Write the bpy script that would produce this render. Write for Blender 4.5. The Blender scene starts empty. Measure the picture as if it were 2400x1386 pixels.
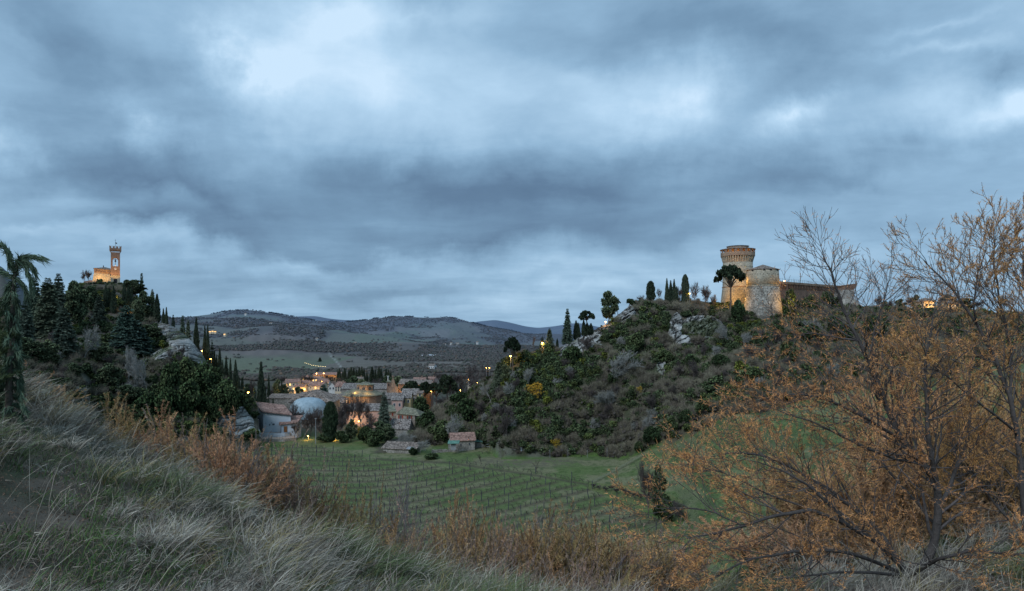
import bpy, math, random
import numpy as np
from mathutils import Vector
R = math.radians
scene = bpy.context.scene
COL = scene.collection
F, HZ, CX = 1500.0, 770.0, 1200.0
rs = np.random.RandomState(7)

# ------------------------------------------------------------------ noise
def _h(ix, iy, s):
    n = (ix.astype(np.int64)*374761393 + iy.astype(np.int64)*668265263 + s*982451653) & 0xffffffff
    n = ((n ^ (n >> 13))*1274126177) & 0xffffffff
    n = (n ^ (n >> 16)) & 0xffffffff
    return n/4294967295.0
def vn(x, y, s=0):
    x = np.asarray(x, float); y = np.asarray(y, float)
    ix = np.floor(x); iy = np.floor(y); fx = x-ix; fy = y-iy
    fx = fx*fx*fx*(fx*(fx*6-15)+10); fy = fy*fy*fy*(fy*(fy*6-15)+10)
    a = _h(ix, iy, s); b = _h(ix+1, iy, s); c = _h(ix, iy+1, s); d = _h(ix+1, iy+1, s)
    return (a+(b-a)*fx)*(1-fy)+(c+(d-c)*fx)*fy
def fbm(x, y, o=4, s=0):
    t = 0; a = .5; n = 0
    for i in range(o):
        t = t+a*vn(x*2**i+i*17.3, y*2**i+i*9.1, s+i); n += a; a *= .5
    return t/n
def sst(a, b, x):
    t = np.clip((x-a)/(b-a), 0, 1); return t*t*(3-2*t)

# ------------------------------------------------------------------ terrain
COLS = [
 (-700, [(12,1.5),(20,1.5),(60,1),(150,-12),(300,-30),(600,-50),(900,-58)]),
 (0,    [(9,-.8),(14,-1.4),(24,-3.4),(40,-6.2),(70,-12),(110,-22),(200,-36),(300,-46),(600,-57),(900,-58)]),
 (300,  [(9,-1.75),(12,-2.6),(22,-7.0),(40,-13),(70,-19),(110,-29),(200,-41),(300,-46),(600,-57),(900,-58)]),
 (600,  [(9,-2.75),(10.5,-3.45),(25,-11.5),(60,-24),(110,-38),(180,-42.5),(230,-44),(300,-46),(450,-54),(600,-57),(900,-58)]),
 (900,  [(9,-3.6),(10.5,-4.7),(28,-14.5),(60,-26),(105,-40),(150,-43),(230,-43.5),(300,-46),(450,-54),(600,-57),(900,-58)]),
 (1200, [(9,-4.1),(10.5,-5.3),(30,-15),(60,-27),(105,-41),(150,-43),(230,-42.5),(300,-46),(450,-54),(600,-57),(900,-58)]),
 (1450, [(9,-4.1),(12,-6.0),(30,-14),(60,-27),(100,-40),(150,-43),(205,-42),(300,-46),(450,-54),(900,-58)]),
 (1560, [(9,-4.0),(12,-5.8),(30,-14),(60,-27),(100,-40),(150,-42.5),(175,-40),(200,-36),(300,-40),(900,-58)]),
 (1740, [(9,-3.7),(12,-4.7),(30,-14),(60,-26),(100,-38),(140,-36),(190,-24.7),(300,-30),(900,-58)]),
 (2000, [(9,-3.6),(12,-4.6),(30,-13),(60,-22),(100,-30),(140,-25),(185,-17),(300,-20),(900,-50)]),
 (2400, [(9,-3.0),(12,-3.9),(30,-9.5),(60,-15),(100,-13),(150,-9.5),(180,-9.6),(300,-14),(900,-40)]),
 (3000, [(9,-2.0),(12,-2.6),(30,-5),(60,-6),(100,-3),(150,3),(300,10),(900,-10)]),
]
FAR = [(-700,[(900,-58),(1300,-30),(2000,60),(3800,300),(4600,280),(7000,-60)]),
 (300, [(900,-58),(1200,-50),(1800,-5),(2600,40),(7000,-60)]),
 (500, [(900,-58),(1100,-52),(1500,-30),(2100,0),(2800,28),(7000,-60)]),
 (650, [(900,-58),(1100,-52),(1500,-28),(2100,8),(2800,30),(7000,-60)]),
 (850, [(900,-58),(1300,-52),(1800,-32),(2500,-15),(3200,0),(7000,-60)]),
 (1050,[(900,-58),(1300,-58),(1900,-52),(2500,-15),(3200,20),(7000,-60)]),
 (1250,[(900,-58),(1500,-56),(2200,-48),(2800,-30),(3500,-35),(7000,-60)]),
 (3000,[(900,-30),(1500,-40),(2200,-48),(2800,-50),(3500,-55),(7000,-60)])]
RB = [(-700,560),(-300,600),(0,632),(30,655),(67,690),(130,735),(250,748),(350,747),(450,742),(500,736),(540,728),(600,728),(640,735),(700,744),(740,752),(800,756),(850,752),(880,747),(930,742),(960,743),(1000,745),(1040,744),(1070,747),(1100,755),(1150,768),(1200,776),(1250,790),(1300,800),(1500,820),(3200,800)]
RM = [(-700,700),(350,775),(450,767),(560,750),(640,755),(700,768),(780,784),(860,800),(930,796),(990,780),(1050,770),(1100,774),(1180,790),(1250,812),(1400,830),(3200,900)]
RC = [(-700,640),(0,700),(300,745),(650,745),(700,741),(740,740),(770,746),(800,749),(830,750),(870,752),(1000,762),(1080,760),(1120,753),(1160,749),(1190,754),(1230,764),(1260,768),(1300,764),(1340,757),(1365,757),(1400,765),(1450,775),(1700,760),(2000,752),(2400,758),(3200,750)]
# crag hills: px : ridge py, ridge Y, foot Y, foot py
LH = [(-700,700,430,150,900),(-300,715,430,150,930),(0,742,430,150,960),(70,735,435,160,975),(150,692,455,180,990),(190,664,465,190,1000),(215,662,470,200,1003),(285,664,470,205,1008),(320,695,440,208,1010),(345,745,370,210,1010),(375,759,335,212,1012),(400,764,325,214,1013),(425,778,318,216,1014),(450,800,310,218,1015),(470,826,303,220,1016),(490,856,296,222,1018),(520,888,288,224,1020),(560,920,278,228,1024),(590,948,268,232,1024),(606,985,258,236,1024),(613,1040,250,240,1040),(620,1300,240,240,1300),(700,1400,240,240,1400),(3200,1500,240,240,1500)]
RH = [(-700,1500,250,220,1500),(900,1040,250,222,1060),(960,985,300,238,1040),(1040,948,290,238,1036),(1100,918,278,236,1034),(1138,893,262,230,1038),(1165,868,255,214,1050),(1185,842,250,212,1054),(1215,826,246,212,1056),(1260,821,246,212,1058),(1310,815,250,212,1061),(1345,800,256,213,1063),(1385,776,260,213,1065),(1415,763,262,212,1066),(1450,741,265,209,1062),(1480,714,270,206,1056),(1510,706,276,203,1046),(1600,703,284,200,1008),(1700,709,290,192,974),(1740,712,290,190,963),(1830,705,300,188,944),(2020,722,310,185,912),(2100,728,310,184,886),(2200,722,320,182,864),(2400,742,320,180,850),(3200,700,320,175,800)]
GPX = np.arange(-700, 3201, 10.0)
def _cols(tab, Y, px):
    xs = np.array([c[0] for c in tab], float)
    i = np.clip(np.searchsorted(xs, px)-1, 0, len(xs)-2)
    t = np.clip((px-xs[i])/(xs[i+1]-xs[i]), 0, 1); t = t*t*(3-2*t)*.6+t*.4
    V = np.stack([np.interp(Y, [p[0] for p in c[1]], [p[1] for p in c[1]]) for c in tab])
    V = V.reshape(len(tab), -1); ii = i.reshape(-1); k = np.arange(ii.size)
    return (V[ii, k]*(1-t.reshape(-1))+V[ii+1, k]*t.reshape(-1)).reshape(np.shape(Y))
def _ti(tab, k, px):
    return np.interp(px, [r[0] for r in tab], [r[k] for r in tab])
def _hill(tab, x, Y, px, steep, seed):
    yr = _ti(tab, 1, px); Yr = _ti(tab, 2, px); Yf = _ti(tab, 3, px); yf = _ti(tab, 4, px)
    zr = (HZ-yr)/F*Yr; zf = (HZ-yf)/F*Yf
    t = (Y-Yf)/np.maximum(Yr-Yf, 8)
    tt = np.clip(t, 0, 1)
    prof = tt*(1-steep)+steep*(1-(1-tt)**2.2)
    z = zf+(zr-zf)*prof
    amp = np.sin(np.pi*tt)**.8
    z = z+amp*((fbm(x*.035, Y*.035, 3, seed)-.5)*9+(fbm(x*.13, Y*.13, 3, seed+5)-.5)*3.2)
    z = np.where(t > 1, zr-(Y-Yr)*.45-(Y-Yr)**2*.0006*(Y > Yr), z)
    z = np.where(t < 0, zf+(Y-Yf)*1.2, z)
    return z
def near(x, Y):
    f = np.where(x < 0, -.258*x+.008*x*x*(x > -14)+(x <= -14)*(.008*196-.1*(x+14)*0), -.258*x*np.exp(-np.clip(x, 0, 99)/2))
    f = np.minimum(f, 3.2)
    return -1.85+f-.22*Y*np.where(Y > 0, 1, .6)+(fbm(x*.5, Y*.5, 3, 31)-.5)*.28+(fbm(x*2.2, Y*2.2, 2, 37)-.5)*.08
def ground(x, Y):
    x = np.asarray(x, float); Y = np.asarray(Y, float)
    x, Y = np.broadcast_arrays(x, Y)
    Yc = np.maximum(Y, 1.0)
    px = np.clip(CX+F*x/Yc, -690, 3190)
    a = near(x, Y)
    b = _cols(COLS, np.clip(Yc, 9, 900), px)+(fbm(x*.05, Y*.05, 3, 3)-.5)*np.clip((Yc-12)*.06, 0, 2.2)*(1-.75*sst(90, 110, Yc)*(1-sst(250, 320, Yc)))
    b = b+(fbm(x*.4, Y*.4, 2, 4)-.5)*.25*(1-sst(60, 100, Yc))
    w = sst(8, 11, Y)
    z = a*(1-w)+b*w
    # far country
    m = Y > 60
    if np.any(m):
        c = _cols(FAR, np.clip(Yc, 900, 7000), px)
        n = (fbm(x*.0016, Y*.0022, 4, 11)-.5)*110*sst(1000, 1900, Yc)*(1-sst(3000, 3700, Yc))
        n2 = -np.abs(fbm(x*.003+5, Y*.0012, 3, 12)-.5)*120*sst(1500, 2500, Yc)*(1-sst(3100, 3650, Yc))
        c = c+n+n2
        z = np.where(Y > 900, c, z)
        zb = (HZ-_ti2(RBs, px))/F*3800
        zB = zb-np.abs(Y-3800)*np.where(Y < 3800, .085+.06*(fbm(x*.002, Y*0, 3, 14)-.5), .12)+(fbm(x*.004, Y*.004, 3, 15)-.5)*60*sst(0, 500, np.abs(Y-3800))
        zc = (HZ-_ti2(RCs, px))/F*8000
        zC = zc-np.abs(Y-8000)*.11+(fbm(x*.0015, Y*.0015, 3, 18)-.5)*120*sst(0, 900, np.abs(Y-8000))
        zm = (HZ-_ti2(RMs, px))/F*2900
        zM = zm-np.abs(Y-2900)*np.where(Y < 2900, .075+.12*(fbm(x*.0035, Y*.0004, 3, 24)-.5), .14)+(fbm(x*.005, Y*.004, 3, 25)-.5)*55*sst(0, 350, np.abs(Y-2900))
        z = np.where(Y > 1500, np.maximum(np.maximum(np.maximum(z, zB), zC), zM), z)
        z = np.where(Y > 9500, np.maximum(z, -60), z)
        z = np.where((Y > 120) & (Y < 900), np.maximum(z, np.maximum(_hill(LH, x, Y, px, .35, 21), _hill(RH, x, Y, px, .3, 22))), z)
    return z
def _smooth(tab):
    g = np.arange(-700, 3201, 4.0); v = np.interp(g, [r[0] for r in tab], [r[1] for r in tab])
    k = np.hanning(9); k /= k.sum(); vp = np.pad(v, 4, mode='edge'); v = np.convolve(vp, k, 'valid')
    return g, v
RBs = _smooth(RB); RCs = _smooth(RC); RMs = _smooth(RM)
def _ti2(t, px): return np.interp(px, t[0], t[1])
def gz(x, Y): return float(ground(np.array([x]), np.array([Y]))[0])
def G(px, Y):
    x = (px-CX)/F*Y; return Vector((x, Y, gz(x, Y)))
def P(px, py, Y): return Vector(((px-CX)/F*Y, Y, (HZ-py)/F*Y))
_TPX = np.arange(-200, 2604, 4.0); _TY = np.geomspace(60, 4000, 1500)
_TX = (_TPX[:, None]-CX)/F*_TY[None]
_TPY = HZ-F*ground(_TX, np.broadcast_to(_TY, _TX.shape))/_TY[None]
def hits(PX, PY, y0=95., y1=4000.):
    """distance at which the sight line meets the ground"""
    i0 = np.searchsorted(_TY, y0); i1 = np.searchsorted(_TY, y1)
    f = (np.asarray(PX, float)+200)/4; k = np.clip(f.astype(int), 0, len(_TPX)-2); t = np.clip(f-k, 0, 1)
    shp = f.shape; out = np.empty(f.size); k = k.ravel(); t = t.ravel(); py = np.asarray(PY, float).ravel()
    for c in range(0, f.size, 4000):
        s = slice(c, c+4000)
        pys = _TPY[k[s], i0:i1]*(1-t[s][:, None])+_TPY[k[s]+1, i0:i1]*t[s][:, None]
        ok = pys <= py[s][:, None]; i = np.argmax(ok, 1); i = np.where(ok.any(1), i, np.argmin(pys, 1))
        n = np.arange(len(i)); a = pys[n, np.maximum(i-1, 0)]; b = pys[n, i]; Yb = _TY[i0+i]; Ya = _TY[i0+np.maximum(i-1, 0)]
        w = np.clip((a-py[s])/np.maximum(a-b, 1e-6), 0, 1); out[s] = Ya+(Yb-Ya)*w
    return out.reshape(shp)
def hit(px, py, y0=95., y1=4000.):
    return float(hits(np.array([px]), np.array([py]), y0, y1)[0])

# ------------------------------------------------------------------ mesh helpers
def mesh_np(name, V, faces, col=None, smooth=False):
    """faces: list of int arrays (n,k). col: (N,3) point colours"""
    me = bpy.data.meshes.new(name)
    V = np.ascontiguousarray(V, dtype=np.float32)
    me.vertices.add(len(V)); me.vertices.foreach_set('co', V.ravel())
    faces = [np.asarray(f, dtype=np.int32) for f in faces if len(f)]
    idx = np.concatenate([f.ravel() for f in faces])
    tot = np.concatenate([np.full(len(f), f.shape[1], np.int32) for f in faces])
    st = np.concatenate([[0], np.cumsum(tot)[:-1]]).astype(np.int32)
    me.loops.add(len(idx)); me.loops.foreach_set('vertex_index', idx)
    me.polygons.add(len(tot)); me.polygons.foreach_set('loop_start', st); me.polygons.foreach_set('loop_total', tot)
    if smooth: me.polygons.foreach_set('use_smooth', np.ones(len(tot), bool))
    if col is not None:
        a = me.color_attributes.new('Col', 'FLOAT_COLOR', 'POINT')
        c = np.ones((len(V), 4), np.float32); c[:, :3] = col
        a.data.foreach_set('color', c.ravel())
    me.update(calc_edges=True)
    return me
def link(name, me, mat=None, parent=None, loc=None):
    o = bpy.data.objects.new(name, me); COL.objects.link(o)
    if mat is not None and not me.materials: me.materials.append(mat)
    if parent is not None: o.parent = parent
    if loc is not None: o.location = loc
    return o
def tag(o, label=None, cat=None, group=None, kind=None):
    if label: o['label'] = label
    if cat: o['category'] = cat
    if group: o['group'] = group
    if kind: o['kind'] = kind
    return o
def thing(name, label, cat, loc=(0,0,0), rz=0, group=None):
    o = bpy.data.objects.new(name, None); COL.objects.link(o)
    o.location = loc; o.rotation_euler = (0, 0, rz); o.empty_display_size = .5
    return tag(o, label, cat, group)
_kids = {}
def kids(o):
    if o.name not in _kids: _kids[o.name] = [c for c in o.children]
    return _kids[o.name]
used = set()
def place(proto, loc, rz=0, s=(1,1,1), label=None, group=None):
    """the first call moves the prototype itself, later calls copy it with its parts"""
    if proto.name not in used:
        used.add(proto.name); kids(proto); o = proto
    else:
        o = proto.copy(); COL.objects.link(o)
        for c in kids(proto):
            k = c.copy(); COL.objects.link(k); k.parent = o
            for g in c.children:
                q = g.copy(); COL.objects.link(q); q.parent = k
        for key in ('group',):
            if key in o: del o[key]
    o.location = loc; o.rotation_euler = (0, 0, rz); o.scale = s
    if label: o['label'] = label
    if group: o['group'] = group
    return o

class MB:
    """collects boxes, prisms, lathes into one mesh"""
    def __init__(s): s.v = []; s.f = []
    def poly(s, pts, faces):
        b = len(s.v); s.v += [tuple(p) for p in pts]; s.f += [tuple(i+b for i in f) for f in faces]; return s
    def box(s, x0, x1, y0, y1, z0, z1):
        return s.poly([(x0,y0,z0),(x1,y0,z0),(x1,y1,z0),(x0,y1,z0),(x0,y0,z1),(x1,y0,z1),(x1,y1,z1),(x0,y1,z1)],
                      [(0,3,2,1),(4,5,6,7),(0,1,5,4),(1,2,6,5),(2,3,7,6),(3,0,4,7)])
    def prism(s, pts, d):
        n = len(pts); d = Vector(d)
        return s.poly([Vector(p) for p in pts]+[Vector(p)+d for p in pts],
                      [tuple(range(n))[::-1], tuple(range(n, 2*n))]+[(i, (i+1) % n, n+(i+1) % n, n+i) for i in range(n)])
    def lathe(s, prof, n=32, a0=0, a1=2*math.pi, c=(0,0), cap=True):
        full = abs(a1-a0-2*math.pi) < 1e-6; m = n if full else n+1
        pts = []
        for r, z in prof:
            for i in range(m):
                a = a0+(a1-a0)*i/n; pts.append((c[0]+r*math.cos(a), c[1]+r*math.sin(a), z))
        fs = []
        for j in range(len(prof)-1):
            for i in range(n):
                k = (i+1) % m; fs.append((j*m+i, j*m+k, (j+1)*m+k, (j+1)*m+i))
        if cap and full: fs.append(tuple(range((len(prof)-1)*m, len(prof)*m))); fs.append(tuple(range(m))[::-1])
        return s.poly(pts, fs)
    def tube(s, pts, r, n=6):
        pts = [Vector(p) for p in pts]
        for a, b in zip(pts, pts[1:]):
            d = (b-a).normalized(); u = d.orthogonal().normalized(); w = d.cross(u)
            ring = [(math.cos(2*math.pi*i/n), math.sin(2*math.pi*i/n)) for i in range(n)]
            s.poly([a+(u*c+w*q)*r for c, q in ring]+[b+(u*c+w*q)*r for c, q in ring],
                   [(i, (i+1) % n, n+(i+1) % n, n+i) for i in range(n)]+[tuple(range(n))[::-1], tuple(range(n, 2*n))])
        return s
    def build(s, name, mat, parent=None, loc=None, smooth=False):
        me = bpy.data.meshes.new(name); me.from_pydata(s.v, [], s.f); me.update()
        if smooth:
            me.polygons.foreach_set('use_smooth', [True]*len(me.polygons))
        return link(name, me, mat, parent, loc)

# ------------------------------------------------------------------ materials
def newmat(name):
    m = bpy.data.materials.new(name); m.use_nodes = True; nt = m.node_tree
    b = nt.nodes['Principled BSDF']; b.inputs['Roughness'].default_value = .9
    b.inputs['Specular IOR Level'].default_value = .15
    return m, nt, b
def nd(nt, t, **k):
    n = nt.nodes.new(t)
    for a, v in k.items():
        if a.startswith('i_'): n.inputs[int(a[2:]) if a[2:].isdigit() else a[2:]].default_value = v
        else: setattr(n, a, v)
    return n
def col_mat(name, scale=1.5, amt=.5, bump=.0, objrand=0., rough=.95, trans=0.):
    """uses the mesh colour attribute, broken up by two noises"""
    m, nt, b = newmat(name); L = nt.links.new
    at = nd(nt, 'ShaderNodeAttribute', attribute_name='Col')
    tc = nd(nt, 'ShaderNodeTexCoord')
    no = nd(nt, 'ShaderNodeTexNoise'); no.inputs['Scale'].default_value = scale; no.inputs['Detail'].default_value = 8; no.inputs['Roughness'].default_value = .7
    L(tc.outputs['Object'], no.inputs['Vector'])
    mr = nd(nt, 'ShaderNodeMapRange'); mr.inputs[1].default_value = .3; mr.inputs[2].default_value = .7
    mr.inputs[3].default_value = 1-amt; mr.inputs[4].default_value = 1+amt
    L(no.outputs[0], mr.inputs[0])
    mx = nd(nt, 'ShaderNodeMix', data_type='RGBA', blend_type='MULTIPLY'); mx.inputs[0].default_value = 1
    L(at.outputs['Color'], mx.inputs[6]); L(mr.outputs[0], mx.inputs[7])
    out = mx.outputs[2]
    if objrand:
        oi = nd(nt, 'ShaderNodeObjectInfo'); m2 = nd(nt, 'ShaderNodeMapRange'); m2.inputs[3].default_value = 1-objrand; m2.inputs[4].default_value = 1+objrand
        L(oi.outputs['Random'], m2.inputs[0])
        hs = nd(nt, 'ShaderNodeHueSaturation'); L(m2.outputs[0], hs.inputs['Value']); L(out, hs.inputs['Color']); out = hs.outputs[0]
        m3 = nd(nt, 'ShaderNodeMath', operation='MULTIPLY_ADD'); m3.inputs[1].default_value = -.05*objrand/.3; m3.inputs[2].default_value = .5+.025*objrand/.3
        L(oi.outputs['Random'], m3.inputs[0]); L(m3.outputs[0], hs.inputs['Hue'])
    L(out, b.inputs['Base Color']); b.inputs['Roughness'].default_value = rough
    if bump:
        bp = nd(nt, 'ShaderNodeBump'); bp.inputs['Strength'].default_value = bump; bp.inputs['Distance'].default_value = .6/scale
        L(no.outputs[0], bp.inputs['Height']); L(bp.outputs[0], b.inputs['Normal'])
    return m
def stone(name, c1, c2, scale=.6, fine=5., bump=.4, c3=None, band=0, contrast=1):
    m, nt, b = newmat(name); L = nt.links.new
    tc = nd(nt, 'ShaderNodeTexCoord')
    n1 = nd(nt, 'ShaderNodeTexNoise'); n1.inputs['Scale'].default_value = scale; n1.inputs['Detail'].default_value = 6; n1.inputs['Roughness'].default_value = .65
    n2 = nd(nt, 'ShaderNodeTexVoronoi'); n2.inputs['Scale'].default_value = fine
    mp = nd(nt, 'ShaderNodeMapping'); mp.inputs['Scale'].default_value = (1, 1, 1+band)
    L(tc.outputs['Object'], n1.inputs['Vector']); L(tc.outputs['Object'], mp.inputs['Vector']); L(mp.outputs[0], n2.inputs['Vector'])
    cr = nd(nt, 'ShaderNodeValToRGB'); cr.color_ramp.elements[0].position = .35; cr.color_ramp.elements[1].position = .65
    cr.color_ramp.elements[0].color = (*c1, 1); cr.color_ramp.elements[1].color = (*c2, 1)
    if c3:
        e = cr.color_ramp.elements.new(.8); e.color = (*c3, 1)
    L(n1.outputs[0], cr.inputs[0])
    sp = nd(nt, 'ShaderNodeSeparateColor'); L(n2.outputs['Color'], sp.inputs[0])
    mr = nd(nt, 'ShaderNodeMapRange'); mr.inputs[3].default_value = 1-.35*contrast; mr.inputs[4].default_value = 1+.35*contrast
    L(sp.outputs[0], mr.inputs[0])
    mx = nd(nt, 'ShaderNodeMix', data_type='RGBA', blend_type='MULTIPLY'); mx.inputs[0].default_value = 1
    L(cr.outputs[0], mx.inputs[6]); L(mr.outputs[0], mx.inputs[7]); L(mx.outputs[2], b.inputs['Base Color'])
    ad = nd(nt, 'ShaderNodeMath', operation='ADD'); L(n1.outputs[0], ad.inputs[0]); L(sp.outputs[1], ad.inputs[1])
    bp = nd(nt, 'ShaderNodeBump'); bp.inputs['Strength'].default_value = bump; bp.inputs['Distance'].default_value = .08
    L(ad.outputs[0], bp.inputs['Height']); L(bp.outputs[0], b.inputs['Normal'])
    return m
def emis(name, c, s):
    m, nt, b = newmat(name); b.inputs['Base Color'].default_value = (*c, 1)
    b.inputs['Emission Color'].default_value = (*c, 1); b.inputs['Emission Strength'].default_value = s
    return m
# ------------------------------------------------------------------ camera, sky, sun
cam_d = bpy.data.cameras.new('camera'); cam = bpy.data.objects.new('camera', cam_d); COL.objects.link(cam)
cam_d.sensor_width = 36; cam_d.lens = 36*F/2400; cam_d.shift_y = 77/2400
cam_d.clip_start = .1; cam_d.clip_end = 30000
cam.location = (0, 0, 0); cam.rotation_euler = (R(90), 0, 0)
scene.camera = cam
scene.view_settings.view_transform = 'Standard'; scene.view_settings.look = 'None'; scene.view_settings.exposure = 0

world = bpy.data.worlds.new('World'); scene.world = world; world.use_nodes = True
nt = world.node_tree; L = nt.links.new; bg = nt.nodes['Background']
SUN_EL, SUN_AZ = 38, 215
sky = nd(nt, 'ShaderNodeTexSky', sky_type='NISHITA', sun_disc=False)
sky.sun_elevation = R(SUN_EL); sky.sun_rotation = R(SUN_AZ)
tc = nd(nt, 'ShaderNodeTexCoord'); sep = nd(nt, 'ShaderNodeSeparateXYZ'); L(tc.outputs['Generated'], sep.inputs[0])
def M(op, a, b=None, c=None, clamp=False):
    n = nd(nt, 'ShaderNodeMath', operation=op, use_clamp=clamp)
    for i, v in enumerate((a, b, c)):
        if v is None: continue
        if isinstance(v, (int, float)): n.inputs[i].default_value = v
        else: L(v, n.inputs[i])
    return n.outputs[0]
X, Yo, Z = sep.outputs
az = M('ARCTAN2', X, Yo); el = M('ARCSINE', Z)
zz = M('ADD', M('MAXIMUM', Z, 0.0), .16)
cx = nd(nt, 'ShaderNodeCombineXYZ'); L(M('DIVIDE', X, zz), cx.inputs[0]); L(M('DIVIDE', Yo, zz), cx.inputs[1])
def noise(vec, sc, det, rough, dist=0., off=(0,0,0), scl=(1,1,1)):
    mp = nd(nt, 'ShaderNodeMapping'); mp.inputs['Location'].default_value = off; mp.inputs['Scale'].default_value = scl; L(vec, mp.inputs[0])
    n = nd(nt, 'ShaderNodeTexNoise'); n.inputs['Scale'].default_value = sc; n.inputs['Detail'].default_value = det
    n.inputs['Roughness'].default_value = rough; n.inputs['Distortion'].default_value = dist; L(mp.outputs[0], n.inputs['Vector'])
    return n
N1 = noise(cx.outputs[0], .75, 7, .55, .3, (3.1, 1.7, 0), (1, 1.15, 1)).outputs[0]
N2 = noise(cx.outputs[0], 2.6, 6, .58, .4, (7, 2, 0), (.7, 1.3, 1)).outputs[0]
N3 = noise(tc.outputs['Generated'], 5.0, 8, .55, .25, (0, 0, 0), (1, 1, 2.2)).outputs[0]
ae = nd(nt, 'ShaderNodeCombineXYZ'); L(az, ae.inputs[0]); L(el, ae.inputs[1])
W = noise(tc.outputs['Generated'], 3.4, 7, .6, 0.2)
wv = nd(nt, 'ShaderNodeVectorMath', operation='MULTIPLY_ADD'); L(W.outputs['Color'], wv.inputs[0]); wv.inputs[1].default_value = (.40, .22, 0); wv.inputs[2].default_value = (-.20, -.11, 0)
wa = nd(nt, 'ShaderNodeVectorMath', operation='ADD'); L(wv.outputs[0], wa.inputs[0]); L(ae.outputs[0], wa.inputs[1])
BL = [ # px, py, rx, ry (pixels), rotation, amount
 (590,190,120,150,60,.5),(560,120,60,120,50,.2),(720,60,260,150,20,.45),(840,210,330,190,-10,.42),(400,310,110,80,-30,.38),(40,310,190,80,-10,.50),
 (1560,280,190,100,0,.5),(1430,200,260,110,0,.25),(1880,295,110,50,25,.42),(2260,250,360,110,0,.45),(2370,215,120,50,0,.45),
 (2210,98,300,24,-3,.2),(2200,38,280,20,0,.16),(1180,240,300,140,0,.18),(340,590,300,36,5,.26),(60,550,230,36,0,.26),(700,600,260,30,0,.18),
 (1250,640,260,24,0,.12),(2060,440,260,30,0,.1),(1600,500,300,30,0,.12),(1000,30,420,80,0,.3),(60,80,150,160,0,.06),(1700,640,300,50,0,.16),(1350,690,500,40,0,.14),
 (180,130,420,190,-28,-.35),(330,400,420,110,-12,-.22),(420,470,560,90,-6,-.55),(900,440,520,90,-4,-.3),(1300,480,620,110,0,-.42),(1100,560,700,50,3,-.3),
 (1750,90,520,170,0,-.32),(1330,90,200,120,0,-.08),(1960,420,500,90,0,-.28),(1250,330,200,60,0,.05),(900,660,700,40,0,-.16),(350,540,350,26,4,-.3),(2200,520,400,60,0,-.12),
 (2330,130,140,40,0,-.25)]
acc = M('ADD', M('MULTIPLY', N1, .42), M('MULTIPLY', N2, .26))
acc = M('ADD', acc, M('MULTIPLY', N3, .42))
acc = M('ADD', acc, .05)
for (px, py, rx, ry, rot, am) in BL:
    d = Vector(((px-CX)/F, 1, (HZ-py)/F)); n = d.normalized()
    a0 = math.atan2(n.x, n.y); e0 = math.asin(n.z)
    mp = nd(nt, 'ShaderNodeMapping', vector_type='TEXTURE')
    mp.inputs['Location'].default_value = (a0, e0, 0); mp.inputs['Rotation'].default_value = (0, 0, R(rot))
    mp.inputs['Scale'].default_value = (rx*1.45/F*math.cos(a0)**2, ry*1.45/F*math.cos(e0)*math.cos(a0), 1)
    L(wa.outputs[0], mp.inputs[0])
    g = nd(nt, 'ShaderNodeTexGradient', gradient_type='QUADRATIC_SPHERE'); L(mp.outputs[0], g.inputs[0])
    acc = M('MULTIPLY_ADD', g.outputs['Fac'], am*.78, acc)
cr = nd(nt, 'ShaderNodeValToRGB'); el_ = cr.color_ramp.elements
def srgb(*c): return tuple(((v/255)/12.92 if v/255 < .04045 else ((v/255+.055)/1.055)**2.4) for v in c)
stops = [(0.0, srgb(80,106,134)), (.2, srgb(93,121,150)), (.42, srgb(116,149,178)), (.62, srgb(143,178,207)), (.85, srgb(176,208,234)), (1.0, srgb(200,226,248))]
el_[0].position = 0; el_[0].color = (*stops[0][1], 1); el_[1].position = 1; el_[1].color = (*stops[-1][1], 1)
for p, c in stops[1:-1]:
    e = el_.new(p); e.color = (*c, 1)
L(acc, cr.inputs[0])
# a little of the clear sky shows through the thin cloud
sk = nd(nt, 'ShaderNodeVectorMath', operation='SCALE'); sk.inputs['Scale'].default_value = .06; L(sky.outputs[0], sk.inputs[0])
mx = nd(nt, 'ShaderNodeMix', data_type='RGBA'); mx.inputs[0].default_value = .93
L(sk.outputs[0], mx.inputs[6]); L(cr.outputs[0], mx.inputs[7]); L(mx.outputs[2], bg.inputs['Color']); bg.inputs['Strength'].default_value = 1.12

sd = bpy.data.lights.new('sun', 'SUN'); sun = bpy.data.objects.new('sun', sd); COL.objects.link(sun)
sd.energy = 1.9; sd.angle = R(22); sd.color = (.86, .92, 1.0)
sv = Vector((math.sin(R(SUN_AZ))*math.cos(R(SUN_EL)), math.cos(R(SUN_AZ))*math.cos(R(SUN_EL)), math.sin(R(SUN_EL))))
sun.rotation_euler = sv.to_track_quat('Z', 'Y').to_euler()

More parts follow.
